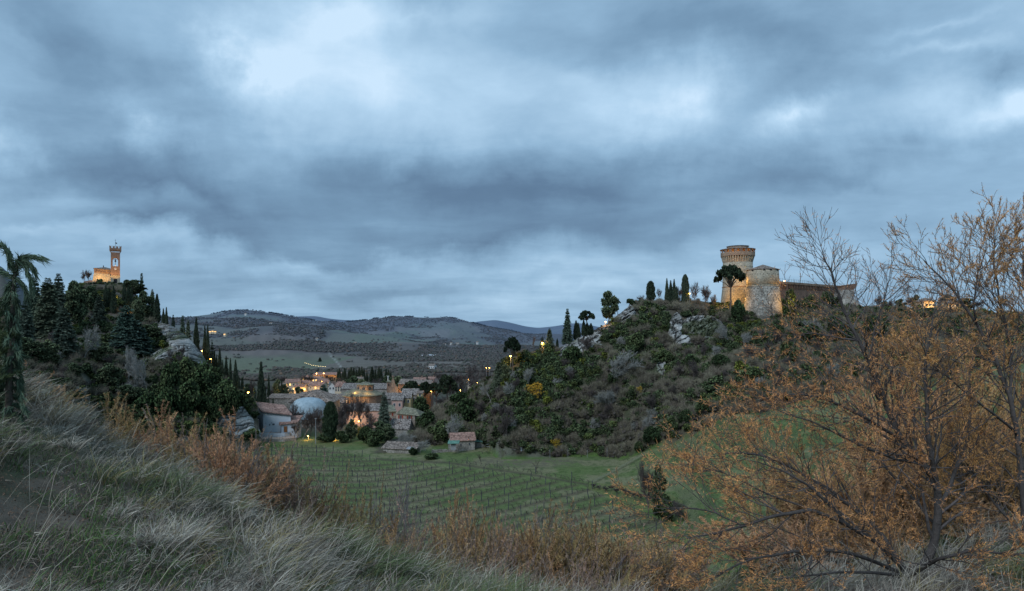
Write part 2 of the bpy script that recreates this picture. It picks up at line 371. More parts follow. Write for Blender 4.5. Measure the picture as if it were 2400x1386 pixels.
# ------------------------------------------------------------------ ground sheet
def lerp(a, b, t):
    t = np.asarray(t)[..., None]; return np.asarray(a)*(1-t)+np.asarray(b)*t
PATH = ([880,900,1050,1250,1380,1490,1600,1700],[1076,1079,1086,1115,1138,1190,1250,1330])
def gcolor(x, Y, z):
    Yc = np.maximum(Y, 1); px = CX+F*x/Yc; py = HZ-F*z/Yc
    n1 = fbm(x*.25, Y*.25, 4, 41); n2 = fbm(x*.03, Y*.03, 4, 42); n3 = fbm(x*1.5, Y*1.5, 3, 43)
    c = lerp((.10,.12,.045), (.15,.14,.075), sst(.4,.65,n1))                       # rough slope grass
    dry = lerp((.13,.105,.08), (.08,.085,.05), sst(.4,.6,n3))
    dry = lerp(dry, (.075,.05,.038), sst(.5,.68,fbm(x*.9+3,Y*.9,3,44))*.9)
    c = lerp(dry, c, sst(11,18,Y))
    mead = lerp((.085,.145,.035), (.135,.145,.06), sst(.42,.62,n2*.6+n1*.4)); mead = lerp(mead, (.065,.12,.03), sst(.5,.7,n3)*.5)
    c = lerp(c, mead, sst(75,105,Y)*(1-sst(300,360,Y)))
    town = lerp((.085,.08,.065), (.06,.065,.045), n2)
    c = lerp(c, town, sst(262,290,Y))
    # thicket floor on the crags
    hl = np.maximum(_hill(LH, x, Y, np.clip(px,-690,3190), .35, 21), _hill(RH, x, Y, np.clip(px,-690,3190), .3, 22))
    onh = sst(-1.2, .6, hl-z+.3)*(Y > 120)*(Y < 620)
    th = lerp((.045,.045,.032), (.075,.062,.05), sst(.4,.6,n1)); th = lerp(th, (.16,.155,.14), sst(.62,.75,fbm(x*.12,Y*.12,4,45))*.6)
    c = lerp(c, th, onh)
    # far fields, woods
    fx = x*.004+fbm(x*.002,Y*.002,2,50)*2; fy = Y*.0028+fbm(x*.002,Y*.002,2,51)*1.2
    cell = _h(np.floor(fx+.5*np.floor(fy)), np.floor(fy), 9); cell2 = _h(np.floor(fx+.5*np.floor(fy)), np.floor(fy), 19)
    fld = lerp((.115,.12,.085), (.155,.13,.11), cell); fld = lerp(fld, (.11,.135,.08), (cell2 > .72)*.7); fld = fld*(.85+.3*n1[..., None])
    stripe = .5+.5*np.sin((x*np.cos(cell*3)+Y*.6*np.sin(cell*3))*.22)
    fld = fld*(1-.14*stripe[..., None]*(cell2 < .5)[..., None])
    wood = lerp((.062,.056,.048), (.092,.078,.066), n2)
    wm = sst(.47,.56,fbm(x*.0035,Y*.003,4,52)+.10*sst(2300,3600,Y)-.05*sst(1400,2000,Y)*(1-sst(2200,2600,Y)))
    far = lerp(fld, wood, wm)
    for (a, b, ca, ra, rb, am) in [(1020,778,(.15,.14,.12),45,17,.9),(640,792,(.135,.11,.095),80,15,.8),(600,885,(.11,.085,.075),70,9,.8),(610,826,(.14,.115,.10),90,9,.8),(730,838,(.12,.115,.085),70,8,.7),(720,822,(.105,.085,.075),60,6,.7),(1130,830,(.11,.105,.095),60,12,.6),(1010,765,(.10,.115,.08),60,10,.6)]:
        e = 1-np.hypot((px-a)/ra, (py-b)/rb); e = e+.35*(n1-.5); far = lerp(far, np.array(ca)*(1-.12*np.sin((x+Y*.3)*.2))[..., None], np.clip(e*4,0,1)*am*((Y > 700) & (Y < 3700)))
    c = lerp(c, far, sst(650,850,Y))
    tr_ = np.exp(-((px-np.interp(py, [826,834,842,850,858], [773,774,784,790,798]))/2.2)**2)*((py > 824) & (py < 862) & (Y > 700)); far = lerp(c, (.30,.30,.27), tr_*.8); c = far
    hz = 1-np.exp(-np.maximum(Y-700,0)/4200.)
    c = lerp(c, (.135,.19,.275), hz*.9)  # distance haze put into the ground colour, bluer further away
    return c
def grid_mesh(name, X, Yg, Z, Cc, mat, smooth=True):
    n, m = X.shape
    V = np.stack([X, Yg, Z], -1).reshape(-1, 3)
    i = np.arange((n-1)*m).reshape(n-1, m)[:, :-1].ravel()
    Fq = np.stack([i, i+1, i+m+1, i+m], 1)
    return link(name, mesh_np(name, V, [Fq], Cc.reshape(-1, 3), smooth), mat)
ys = [-14.]
while ys[-1] < 13000:
    y = ys[-1]; st = .16+.014*max(y, 0)
    if 3500 < y < 4100: st = 28
    if 220 < y < 340: st = 2.2
    ys.append(y+st)
ys = np.array(ys); nu = 760; s_ = np.linspace(-1, 1, nu)
Wd = 1.15*np.maximum(ys, 0)+12
Xg = s_[None, :]*Wd[:, None]; Yg = np.repeat(ys[:, None], nu, 1)
Zg = ground(Xg, Yg)
m_ground = col_mat('ground_soil', 2.0, .35, .5)
m_far = m_ground
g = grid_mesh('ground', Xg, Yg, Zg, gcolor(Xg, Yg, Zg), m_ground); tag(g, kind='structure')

# ------------------------------------------------------------------ vegetation builders (all numpy)
def unit(a): return a/np.maximum(np.linalg.norm(a, axis=-1, keepdims=True), 1e-9)
def rdir(n, r): return unit(r.normal(size=(n, 3)))
class NP:
    def __init__(s): s.V = []; s.Q = []; s.T = []; s.C = []; s.n = 0
    def add(s, V, Q=None, T=None, C=None):
        V = np.asarray(V, float).reshape(-1, 3)
        s.V.append(V); s.C.append(np.broadcast_to(C if C is not None else (1, 1, 1), V.shape))
        if Q is not None: s.Q.append(np.asarray(Q)+s.n)
        if T is not None: s.T.append(np.asarray(T)+s.n)
        s.n += len(V)
    def quads(s, c, size, r, col, up=0., asp=.55, pointed=True):
        """leaf cards: c centres (n,3)"""
        n = len(c); size = np.broadcast_to(size, (n,))[:, None]
        a = unit(r.normal(size=(n, 3))+np.array([0, 0, up])); b = unit(np.cross(a, rdir(n, r)))
        p0 = c-a*size*.5; p1 = c+b*size*asp*.5; p2 = c+a*size*.5; p3 = c-b*size*asp*.5
        V = np.stack([p0, p1, p2, p3], 1); k = np.arange(n)[:, None]*4+np.arange(4)[None]
        s.add(V.reshape(-1, 3), Q=k, C=np.repeat(np.broadcast_to(col, (n, 3)), 4, 0))
    def blades(s, a, b, w, r, col, side=None):
        """thin pointed slivers from a to b"""
        n = len(a); d = unit(b-a); sd = unit(np.cross(d, rdir(n, r))) if side is None else side
        w = np.broadcast_to(w, (n,))[:, None]
        V = np.stack([a-sd*w*.5, a+sd*w*.5, b], 1); k = np.arange(n)[:, None]*3+np.arange(3)[None]
        s.add(V.reshape(-1, 3), T=k, C=np.repeat(np.broadcast_to(col, (n, 3)), 3, 0))
    def tubes(s, P0, P1, R0, R1, k=3, col=(1, 1, 1)):
        P0 = np.asarray(P0, float); P1 = np.asarray(P1, float); n = len(P0)
        if n == 0: return
        R0 = np.asarray(R0, float)[:, None]; R1 = np.asarray(R1, float)[:, None]
        d = unit(P1-P0); ref = np.where(np.abs(d[:, 2:3]) > .9, np.array([[1., 0, 0]]), np.array([[0, 0, 1.]]))
        u = unit(np.cross(d, ref)); w = np.cross(d, u)
        V = []
        for i in range(k):
            a = 2*math.pi*i/k; V.append(P0+(u*math.cos(a)+w*math.sin(a))*R0)
        for i in range(k):
            a = 2*math.pi*i/k; V.append(P1+(u*math.cos(a)+w*math.sin(a))*R1)
        V = np.stack(V, 1); b = np.arange(n)[:, None]*2*k
        Q = np.concatenate([b+np.array([[i, (i+1) % k, k+(i+1) % k, k+i]]) for i in range(k)])
        s.add(V.reshape(-1, 3), Q=Q, C=np.repeat(np.broadcast_to(col, (n, 3)), 2*k, 0))
    def mesh(s, name, smooth=False):
        f = []
        if s.Q: f.append(np.concatenate(s.Q))
        if s.T: f.append(np.concatenate(s.T))
        return mesh_np(name, np.concatenate(s.V), f, np.concatenate(s.C), smooth)

def grow(p, d, L, r, lev, rg, out, up=.1, spread=.7, nch=3, ratio=.62, wob=.18, nseg=4, rr=.6, tips=None, wind=(0,0,0)):
    p = np.array(p, float); d = np.array(d, float); d /= np.linalg.norm(d)
    sl = L/nseg; r1 = r
    pts = [p]
    for i in range(nseg):
        d = d+rg.normal(size=3)*wob+np.array([0, 0, up])+np.array(wind); d /= np.linalg.norm(d)
        q = p+d*sl; r2 = r*(1-(i+1)/nseg*(1-rr)) if lev > 0 else r*(1-(i+1)/nseg*.75)
        out.append((p, q, r1, r2, lev)); pts.append(q)
        if lev > 0 and i > 0 or (lev > 0 and nseg < 3):
            m = nch if i == nseg-1 else max(1, int(nch*.6+rg.rand()*.8))
            for k in range(m):
                ax = np.cross(d, rg.normal(size=3)); ax /= np.linalg.norm(ax)+1e-9
                a = spread*(.55+.7*rg.rand()); dd = d*math.cos(a)+ax*math.sin(a)
                grow(q, dd, L*ratio*(.7+.6*rg.rand()), r2*.62, lev-1, rg, out, up, spread, nch, ratio, wob, nseg, rr, tips, wind)
        p = q; r1 = r2
    if tips is not None and lev <= 1: tips.append((np.array(pts), lev))

def segs_to(np_, out, col, k=3, minr=0., kbig=6, lim=.04):
    A = np.array([o[0] for o in out]); B = np.array([o[1] for o in out]); r0 = np.array([o[2] for o in out]); r1 = np.array([o[3] for o in out])
    r0 = np.maximum(r0, minr); r1 = np.maximum(r1, minr)
    big = r0 > lim
    jit = (.8+.4*rs.rand(len(A)))[:, None]*np.array(col)
    if big.any(): np_.tubes(A[big], B[big], r0[big], r1[big], kbig, jit[big])
    if (~big).any(): np_.tubes(A[~big], B[~big], r0[~big], r1[~big], k, jit[~big])

m_bark = col_mat('bark', 6, .4, .6); m_leaf = col_mat('foliage', .9, .35, 0, objrand=.28); m_leafn = col_mat('foliage_fine', 3., .3, 0, objrand=.12)
m_twig = col_mat('twigs', 4, .3, 0, objrand=.15)
BARK = (.10,.085,.07); PALE = (.30,.30,.28)

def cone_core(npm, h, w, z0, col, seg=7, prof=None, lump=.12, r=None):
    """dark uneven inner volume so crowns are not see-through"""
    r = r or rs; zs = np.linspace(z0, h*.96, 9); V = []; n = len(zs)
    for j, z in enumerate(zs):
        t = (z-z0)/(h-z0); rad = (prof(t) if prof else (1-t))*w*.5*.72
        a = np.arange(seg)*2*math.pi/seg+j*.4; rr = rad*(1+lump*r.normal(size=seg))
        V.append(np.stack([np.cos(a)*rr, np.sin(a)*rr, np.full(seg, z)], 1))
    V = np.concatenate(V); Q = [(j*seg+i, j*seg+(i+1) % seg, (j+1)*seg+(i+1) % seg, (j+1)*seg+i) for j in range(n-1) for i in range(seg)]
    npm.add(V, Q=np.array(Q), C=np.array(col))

def mk_tree(name, label, cat, trunk, crown, group=None, tm=None, cm=None):
    t = thing(name, label, cat, group=group)
    if trunk is not None: link('trunk', trunk.mesh('trunk'), tm or m_bark, t)
    if crown is not None: link('crown', crown.mesh('crown'), cm or m_leaf, t)
    kids(t); return t
_pr = [0]
def fir(seed, H=16., Wd=6., col=(.035,.055,.035), z0=.06, dens=1.3, droop=.25, open_=.0, leaf=.85):
    r = np.random.RandomState(seed); tr = NP(); cr_ = NP()
    tr.tubes([[0,0,-1.5]], [[0,0,H*.97]], [.018*H], [.02], 6, BARK)
    z = H*z0; A = []; B = []; Wt = []; Cc = []
    while z < H*.985:
        t = (z-H*z0)/(H*(1-z0)); rad = Wd*.5*(1-t)**.85*(.78+.4*r.rand())+.12
        nb = int(7*dens) + 2
        for k in range(nb):
            a = r.rand()*6.283; rr = rad*(.65+.5*r.rand()); dz = -droop*rr*(1 if t < .7 else .2)+(.35*rr if t > .8 else 0)
            p0 = np.array([0,0,z]); p1 = np.array([math.cos(a)*rr, math.sin(a)*rr, z+dz])
            tr.tubes([p0], [p1], [.05], [.01], 3, BARK)
            m = max(4, int(rr/leaf*7*dens)); s = .22+.8*r.rand(m)
            c = p0+(p1-p0)*s[:, None]; c[:, 2] += -.1*s**2*rr*.4
            side = np.array([-math.sin(a), math.cos(a), 0]); e = unit(side*r.choice([-1, 1], m)[:, None]*.8+(p1-p0)/rr*.9+r.normal(size=(m,3))*.22+np.array([0,0,-.12]))
            ln = leaf*(1.25-.45*s)*(.7+.6*r.rand(m))*(1 if t < .85 else .6)
            A.append(c); B.append(c+e*ln[:, None]); Wt.append(ln*.55)
            sh = (.55+.75*s)*(.75+.5*r.rand(m))*(.8+.35*t); Cc.append(np.array(col)*sh[:, None])
        z += H*.027*(.7+.6*r.rand())/max(dens, .6)
    A = np.concatenate(A); B = np.concatenate(B); W_ = np.concatenate(Wt); C = np.concatenate(Cc)
    flat = unit(np.cross(B-A, np.array([[0,0,1.]]))+r.normal(size=A.shape)*.35)
    cr_.blades(A, B, W_, r, C, flat)
    cr_.blades(B-(B-A)*.1, A-(B-A)*.05, W_*.8, r, C*.8, unit(flat+r.normal(size=A.shape)*.5))
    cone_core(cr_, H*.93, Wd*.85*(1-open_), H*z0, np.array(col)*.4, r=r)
    return tr, cr_
def cypress(seed, H=14., Wd=2.4, col=(.055,.075,.048), tip=1.4, flat=False, n=2600):
    r = np.random.RandomState(seed); tr = NP(); cr_ = NP()
    tr.tubes([[0,0,-1.2]], [[0,0,H*.6]], [.16], [.06], 6, BARK)
    prof = (lambda t: np.minimum(1, (t*6+.35))*np.maximum(1-t**(2.2 if not flat else 5), 0)**(tip*.7 if not flat else .5))
    t = r.rand(n)**.9; a = r.rand(n)*6.283; lump = 1+.22*(vn(a*2.2, t*9, seed)-.5)*2
    rad = prof(t)*Wd*.5*lump*(.72+.34*r.rand(n))
    c = np.stack([np.cos(a)*rad, np.sin(a)*rad, t*H*.97+.25], 1)
    o = np.stack([np.cos(a)*.35, np.sin(a)*.35, np.ones(n)], 1); o = unit(o+r.normal(size=(n,3))*.22)
    ln = (.45+.5*r.rand(n))
    C = np.array(col)*((.55+.8*r.rand(n))*(.6+.8*lump-.4))[:, None]
    cr_.blades(c-o*ln[:, None]*.4, c+o*ln[:, None]*.7, ln*.4, r, C)
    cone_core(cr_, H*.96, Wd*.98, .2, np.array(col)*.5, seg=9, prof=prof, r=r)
    return tr, cr_
def clumps(seed, blobs, per, leaf, col, sq=(1,1,.85), inner=.3, core=True, hue=.25):
    """leafy mass out of blobs (x,y,z,r)"""
    r = np.random.RandomState(seed); c_ = NP()
    for (x, y, z, rad) in blobs:
        n = int(per*rad**1.6)+12; d = rdir(n, r); rr = rad*(inner+(1-inner)*r.rand(n)**.35)*(1+.25*(vn(d[:,0]*3+x, d[:,1]*3+d[:,2]*2, seed)-.5)*2)
        c = np.array([x,y,z])+d*rr[:, None]*np.array(sq)
        sh = (.5+.45*(d[:,2]+1)*.5+.25*r.rand(n))*(.35+.75*(rr/rad)**2)*(.8+.4*r.rand())  # leaf shading put into the colour: darker inside and below, lighter on top
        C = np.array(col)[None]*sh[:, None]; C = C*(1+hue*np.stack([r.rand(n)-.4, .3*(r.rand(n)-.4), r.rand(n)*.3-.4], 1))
        c_.quads(c, leaf*(.7+.6*r.rand(n)), r, C, asp=.7)
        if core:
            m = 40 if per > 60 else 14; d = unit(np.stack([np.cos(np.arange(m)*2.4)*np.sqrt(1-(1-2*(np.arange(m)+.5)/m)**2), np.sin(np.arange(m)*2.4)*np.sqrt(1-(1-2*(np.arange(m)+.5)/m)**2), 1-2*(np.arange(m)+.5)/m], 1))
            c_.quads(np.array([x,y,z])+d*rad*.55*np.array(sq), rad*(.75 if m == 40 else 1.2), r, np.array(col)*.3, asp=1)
    return c_
def blobset(seed, n, R_, H_, rmin, rmax, z0=.0, flat=False):
    r = np.random.RandomState(seed); o = []
    for i in range(n):
        a = r.rand()*6.283; q = math.sqrt(r.rand()); t = r.rand()
        hh = z0+(H_-z0)*t; lim = R_*math.sqrt(max(.1, 1-(2*t-1)**2)) if not flat else R_
        o.append((math.cos(a)*q*lim, math.sin(a)*q*lim, hh, rmin+(rmax-rmin)*r.rand()))
    return o
def pine(seed, H=12., W_=9., col=(.045,.07,.04), lean=.05, flat=.28, n=34, base=.55, leaf=.42, per=34):
    """umbrella pine: bare leaning trunk, forked limbs, flat lumpy crown"""
    r = np.random.RandomState(seed); tr = NP(); top = H*(1-flat*.6)
    p = np.array([0,0,-1.]); fork = np.array([lean*H, 0, H*base]); 
    mid = fork*.5+np.array([-lean*H*.3, 0, 0]); segs = [(p, mid, .03*H, .024*H), (mid, fork, .024*H, .02*H)]
    bl = []
    for i in range(n):
        a = i*2.4+r.rand()*.6; q = math.sqrt((i+.5)/n); x = math.cos(a)*q*W_*.5; y = math.sin(a)*q*W_*.5
        z = H-.3*flat*H-(q**2)*flat*H*.55+r.normal()*.03*H
        rad = W_*.105*(.75+.5*r.rand()); bl.append((x+lean*H, y, z-rad*.4, rad))
        k = fork+(np.array([x+lean*H, y, z-rad*.4])-fork)*np.array([.45,.45,.6]); 
        if i % 2 == 0: segs += [(fork, k, .012*H, .008*H), (k, np.array([x+lean*H, y, z-rad*.4]), .008*H, .003*H)]
    A = [s[0] for s in segs]; B = [s[1] for s in segs]
    tr.tubes(A, B, [s[2] for s in segs], [s[3] for s in segs], 6, (.13,.095,.075))
    return tr, clumps(seed, bl, per, leaf, col, sq=(1,1,.6))
def bare(seed, H=8., lev=3, col=PALE, spread=.55, nch=3, r0=.13, up=.06, minr=.02, stems=1, ratio=.62, first=.42):
    r = np.random.RandomState(seed); out = []; tr = NP()
    for s in range(stems):
        d = np.array([r.normal()*.18*(stems > 1)+r.normal()*.05, r.normal()*.18*(stems > 1), 1])
        if stems > 1: d = np.array([math.cos(s*2.4)*.45, math.sin(s*2.4)*.45, 1])
        grow((0,0,-.4), d, H*first, r0, lev, r, out, up=up, spread=spread, nch=nch, ratio=ratio, wob=.12, nseg=4)
    mz = max(o[1][2] for o in out); k = H/mz
    out = [(o[0]*k, o[1]*k, o[2], o[3], o[4]) for o in out]
    segs_to(tr, out, col, 3, minr)
    return tr
def mk_bare(name, label, cat, tr, group=None):
    t = thing(name, label, cat, group=group); link('branches', tr.mesh('branches'), m_twig, t); kids(t); return t

# position helper: place(proto) so its top reaches ytop
def stand(proto, H0, W0, px, ytop, w=None, Y=None, yb=None, label=None, group=None, rz=None):
    if Y is None: Y = hit(px, yb, 115)
    b = G(px, Y); h = (HZ-ytop)/F*Y-b.z; h = max(h, .5)
    s = h/H0; sw = s if w is None else (w/F*Y)/W0
    return place(proto, (b.x, b.y, b.z), rs.rand()*6.28 if rz is None else rz, (sw, sw, s), label, group)
# ------------------------------------------------------------------ rock outcrops
def rockpatch(name, label, poly, amp, seed, n=(220,150), c1=(.16,.16,.15), c2=(.40,.40,.38)):
    """poly: ellipse px,py,rx,ry,rot ; the patch lies on the hill, bulges out of it and sinks at its rim"""
    cxp, cyp, rx, ry, rot = poly; a = R(rot)
    uu = np.linspace(-1.15, 1.15, n[0]); vv = np.linspace(-1.15, 1.15, n[1]); U, Vv = np.meshgrid(uu, vv)
    PX = cxp+U*rx*math.cos(a)-Vv*ry*math.sin(a); PY = cyp+U*rx*math.sin(a)+Vv*ry*math.cos(a)
    Yh = hits(PX, PY, 150, 520); X = (PX-CX)/F*Yh; Z = ground(X, Yh)
    ed = np.clip(1-np.hypot(U, Vv)+.25*(fbm(U*3+seed, Vv*3, 3, seed)-.5), -.3, 1)
    u1 = X*.85+Z*.5; v1 = Z*.85-X*.5
    rid = 1-np.abs(fbm(u1*.22+seed, v1*.5+Yh*.1, 5, seed)-.5)*2; big = fbm(X*.08, Z*.1+seed, 2, seed+1)
    crack = np.minimum(np.abs(fbm(u1*.22, v1*.6+Yh*.1, 4, seed+3)-.5)*2.4, np.abs(fbm(u1*.4+9, v1*.2, 4, seed+4)-.5)*3)
    ledge = (fbm(u1*.12, v1*.25, 2, seed+5)*9) % 1.0
    dsp = sst(-.05, .25, ed)*amp*(.1+big*.9+rid*.8+.35*ledge-1.0*sst(.2, .0, crack)+.3*(fbm(u1*1.6, v1*2.4, 3, seed+6)-.5))-sst(.1, -.3, ed)*1.5
    V = np.stack([X, Yh-dsp*.75, Z+dsp*.45], -1)
    sh = sst(.15,.75,fbm(X*.3,Z*.5+Yh*.1,5,seed+7)); C = lerp(c1, c2, sh)*(.2+.8*sst(.02,.26,crack))[..., None]
    moss = sst(.55,.68,fbm(X*.16,Z*.2,4,seed+9)); C = lerp(C, (.07,.09,.04), moss*.75)
    m, nn = X.shape; k = np.arange((m-1)*nn).reshape(m-1, nn)[:, :-1].ravel()
    me = mesh_np(name, V.reshape(-1,3), [np.stack([k, k+nn, k+nn+1, k+1], 1)], C.reshape(-1,3), False)
    o = link(name, me, m_rock); tag(o, kind='structure'); return o
m_rock = col_mat('limestone', 1.6, .45, 1.)
ROCKS = [((432,799,92,33,38), 1.8, 3), ((470,838,40,15,48), 1.2, 4), ((395,830,50,16,-15), 1.0, 5), ((574,988,20,38,-20), 1.4, 6), ((545,1000,50,26,10), 1.1, 7),
         ((1362,812,56,22,-22), 1.3, 8), ((1465,740,28,18,-45), 1.5, 9), ((1648,766,52,24,4), 2.2, 10), ((1583,768,17,36,8), 1.5, 11), ((1600,800,20,14,0), 1.2, 15), ((1415,772,30,8,-22), 1.0, 12), ((1548,862,14,24,0), 1.0, 13), ((1660,800,18,10,0), 1., 16)]
for i, (e, a, s) in enumerate(ROCKS): rockpatch('rock_outcrop', None, e, a, s)

# ------------------------------------------------------------------ prototypes
def inrock(px, py):
    for (e, a, s) in ROCKS:
        t = R(-e[4]); dx = px-e[0]; dy = py-e[1]; u = (dx*math.cos(t)-dy*math.sin(t))/e[2]; v = (dx*math.sin(t)+dy*math.cos(t))/e[3]
        if u*u+v*v < 1.0: return True
    return False
EV = (.09,.125,.062); HOLM = (.125,.16,.09)
shr = []
for i in range(5):
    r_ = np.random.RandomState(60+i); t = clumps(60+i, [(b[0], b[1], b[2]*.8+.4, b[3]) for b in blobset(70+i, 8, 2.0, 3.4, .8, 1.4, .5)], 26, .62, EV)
    shr.append(t)
def brush(seed):
    r = np.random.RandomState(seed); b = NP(); n = 230
    a = r.rand(n)*6.283; q = np.sqrt(r.rand(n)); base = np.stack([np.cos(a)*q*.5, np.sin(a)*q*.5, r.rand(n)*.8], 1)
    tip = np.stack([np.cos(a)*q*1.9, np.sin(a)*q*1.9, 3.3*np.sqrt(1-.75*q*q)*(.55+.5*r.rand(n))], 1)
    mid = base+(tip-base)*(.35+.3*r.rand(n))[:, None]; c = np.array([(.15,.135,.10)])*(.65+.6*r.rand(n))[:, None]
    b.blades(base, tip+r.normal(size=(n,3))*.25, .07+.05*r.rand(n), r, c); b.blades(mid, tip+r.normal(size=(n,3))*.5, .05+.05*r.rand(n), r, c*1.15); b.blades(mid, tip+r.normal(size=(n,3))*.6, .05+.04*r.rand(n), r, c*1.25)
    m = 36; b.quads(np.stack([r.normal(size=m)*.8, r.normal(size=m)*.8, .2+1.5*r.rand(m)], 1), 1.0, r, (.05,.043,.038), asp=.8)
    return b
brs = [brush(80+i) for i in range(4)]

def scatter_merge(name, protos, pts, scl, tint, mat, kind='stuff'):
    """many plants nobody could count, merged in one mesh"""
    out = NP(); r = np.random.RandomState(len(pts))
    arrs = [(np.concatenate(p.V), [np.concatenate(p.Q)] if p.Q else [], [np.concatenate(p.T)] if p.T else [], np.concatenate(p.C)) for p in protos]
    for i, (x, y, z) in enumerate(pts):
        V, Q, T, C = arrs[r.randint(len(arrs))]; a = r.rand()*6.28; s = scl[i]
        Rm = np.array([[math.cos(a), -math.sin(a), 0], [math.sin(a), math.cos(a), 0], [0, 0, 1]])
        W_ = (V*np.array([s, s, s*(.8+.4*r.rand())]))@Rm.T+np.array([x, y, z])
        out.add(W_, Q=Q[0] if Q else None, T=T[0] if T else None, C=C*tint[i])
    o = link(name, out.mesh(name), mat); tag(o, kind=kind); return o
def hillpts(px0, px1, tab, n, seed, t0=-.02, t1=1.0, dens=None):
    r = np.random.RandomState(seed); res = []
    px = px0+(px1-px0)*r.rand(n); t = t0+(t1-t0)*r.rand(n)
    Yr = _ti(tab, 2, px); Yf = _ti(tab, 3, px); Y = Yf+(Yr-Yf)*t; x = (px-CX)/F*Y; z = ground(x, Y); py = HZ-F*z/Y
    return px, py, x, Y, z, t, r.rand(n)
m_leafs = col_mat('thicket_leaves', .5, .35, 0); m_twigs = col_mat('thicket_twigs', .5, .3, 0)
def thick(tab, px0, px1, n, seed, greenf, nm, ex=None):
    px, py, x, Y, z, t, q = hillpts(px0, px1, tab, n, seed)
    gp = []; gs = []; gt = []; bp = []; bs = []; bt = []
    zn = fbm(x*.03+5, (Y+z*2)*.03, 3, seed+1); hue = fbm(x*.07, (Y+z)*.07, 3, seed+2); rr = np.random.RandomState(seed+9)
    for i in range(n):
        if inrock(px[i], py[i]) or (ex and ex(px[i], py[i])): continue
        edge = .55 if t[i] > .93 else 1
        if greenf(px[i], py[i], zn[i]) > q[i]:
            gp.append((x[i], Y[i], z[i]-.6)); gs.append((.4+.6*rr.rand()**1.5)*edge)
            k = .65+.7*hue[i]+.3*rr.rand(); c = np.array([k, k, k])
            if rr.rand() < .04: c = c*np.array([1.7,1.4,.6])
            elif rr.rand() < .25: c = c*np.array([1.3,1.2,.9])
            gt.append(c)
        else:
            bp.append((x[i], Y[i], z[i]-.3)); bs.append((.5+.75*rr.rand())*edge); k = .75+.6*hue[i]+.3*rr.rand(); bt.append(np.array([k, k*(.95+.1*rr.rand()), k]))
    scatter_merge('evergreen_thicket', shr, gp, gs, gt, m_leafs); scatter_merge('bare_thicket', brs, bp, bs, bt, m_twigs)
def gR(px, py, zn):
    if ((px-1290)/120)**2+((py-880)/55)**2 < 1: return 1.0
    if px > 1780 and py < 860: return .6
    if px > 1480 and py > 960: return .4
    if 1050 < px < 1200: return .7
    return .12+.75*float(sst(.48, .66, zn))
def gL(px, py, zn):
    if px > 400 and py > 840: return .9
    if px < 160: return .55
    return .35+.9*float(sst(.42, .6, zn))
thick(RH, 960, 2440, 6500, 101, gR, 'right')
thick(LH, -60, 596, 3400, 102, gL, 'left')


# ------------------------------------------------------------------ individual trees on the two hills
P_cyp = [mk_tree('cypress', '', 'cypress', *cypress(200+i, 14, 2.4)) for i in range(3)]
P_cypflat = mk_tree('cypress', '', 'cypress', *cypress(207, 14, 4.2, flat=True, n=3600))
P_fir = [mk_tree('fir_tree', '', 'fir tree', *fir(210+i, 16, 7, col=c)) for i, c in enumerate([(.115,.155,.105), (.155,.18,.115), (.105,.135,.10)])]
P_cedar = mk_tree('cedar_tree', '', 'cedar', *fir(220, 14, 10, col=(.095,.15,.12), dens=1.2, droop=.12, open_=.2, leaf=.95))
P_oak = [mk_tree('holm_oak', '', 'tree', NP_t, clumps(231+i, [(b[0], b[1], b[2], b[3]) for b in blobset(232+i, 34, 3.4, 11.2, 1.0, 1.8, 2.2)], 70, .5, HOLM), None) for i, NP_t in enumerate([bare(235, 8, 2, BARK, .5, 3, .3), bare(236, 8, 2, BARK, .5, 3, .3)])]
P_pine = [mk_tree('umbrella_pine', '', 'pine', *pine(240, 12, 9)), mk_tree('umbrella_pine', '', 'pine', *pine(241, 12, 8, lean=-.08, flat=.5, n=40, base=.5)), mk_tree('umbrella_pine', '', 'pine', *pine(242, 12, 6.5, lean=.04, flat=.35, n=22, base=.55, per=22))]
P_bare = [mk_bare('bare_tree', '', 'tree', bare(250+i, 9, 4, PALE, .5, 3, .14, .04, .02)) for i in range(2)]
P_bdark = [mk_bare('bare_tree', '', 'tree', bare(255+i, 7, 4, (.10,.085,.08), .55, 3, .12, .05, .02)) for i in range(2)]
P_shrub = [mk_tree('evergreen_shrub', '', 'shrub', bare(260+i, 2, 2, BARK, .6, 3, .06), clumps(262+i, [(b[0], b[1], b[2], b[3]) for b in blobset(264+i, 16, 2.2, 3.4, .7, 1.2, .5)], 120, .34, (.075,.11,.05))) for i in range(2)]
P_yel = mk_tree('golden_shrub', '', 'shrub', bare(270, 3, 3, BARK, .6, 3, .07, stems=3), clumps(271, [(b[0], b[1], b[2], b[3]) for b in blobset(272, 16, 3.2, 3.4, .6, 1.1, .8)], 60, .3, (.42,.30,.035), core=False, inner=.5))
ORD = ['first','second','third','fourth','fifth','sixth','seventh','eighth','ninth','tenth','eleventh','twelfth','thirteenth','fourteenth','fifteenth','sixteenth','seventeenth','eighteenth','nineteenth','twentieth']
PR = {'c': (P_cyp, 14, 2.3), 'f': (P_fir, 16, 7), 'd': ([P_cedar], 14, 10), 'o': (P_oak, 12.4, 8.5), 'p': (P_pine, 12, 9), 'b': (P_bare, 9, 7), 'k': (P_bdark, 7, 6.5), 's': (P_shrub, 4, 5.5), 'F': ([P_cypflat], 14, 4), 'y': ([P_yel], 4, 7.5)}
_ctr = {}
def T(kind, px, ytop, w, yb=None, Y=None, label=None, group=None, v=None):
    pr, H0, W0 = PR[kind]; i = _ctr.get(kind, 0); _ctr[kind] = i+1
    return stand(pr[(i if v is None else v) % len(pr)], H0, W0, px, ytop, w, Y, yb, label, group)
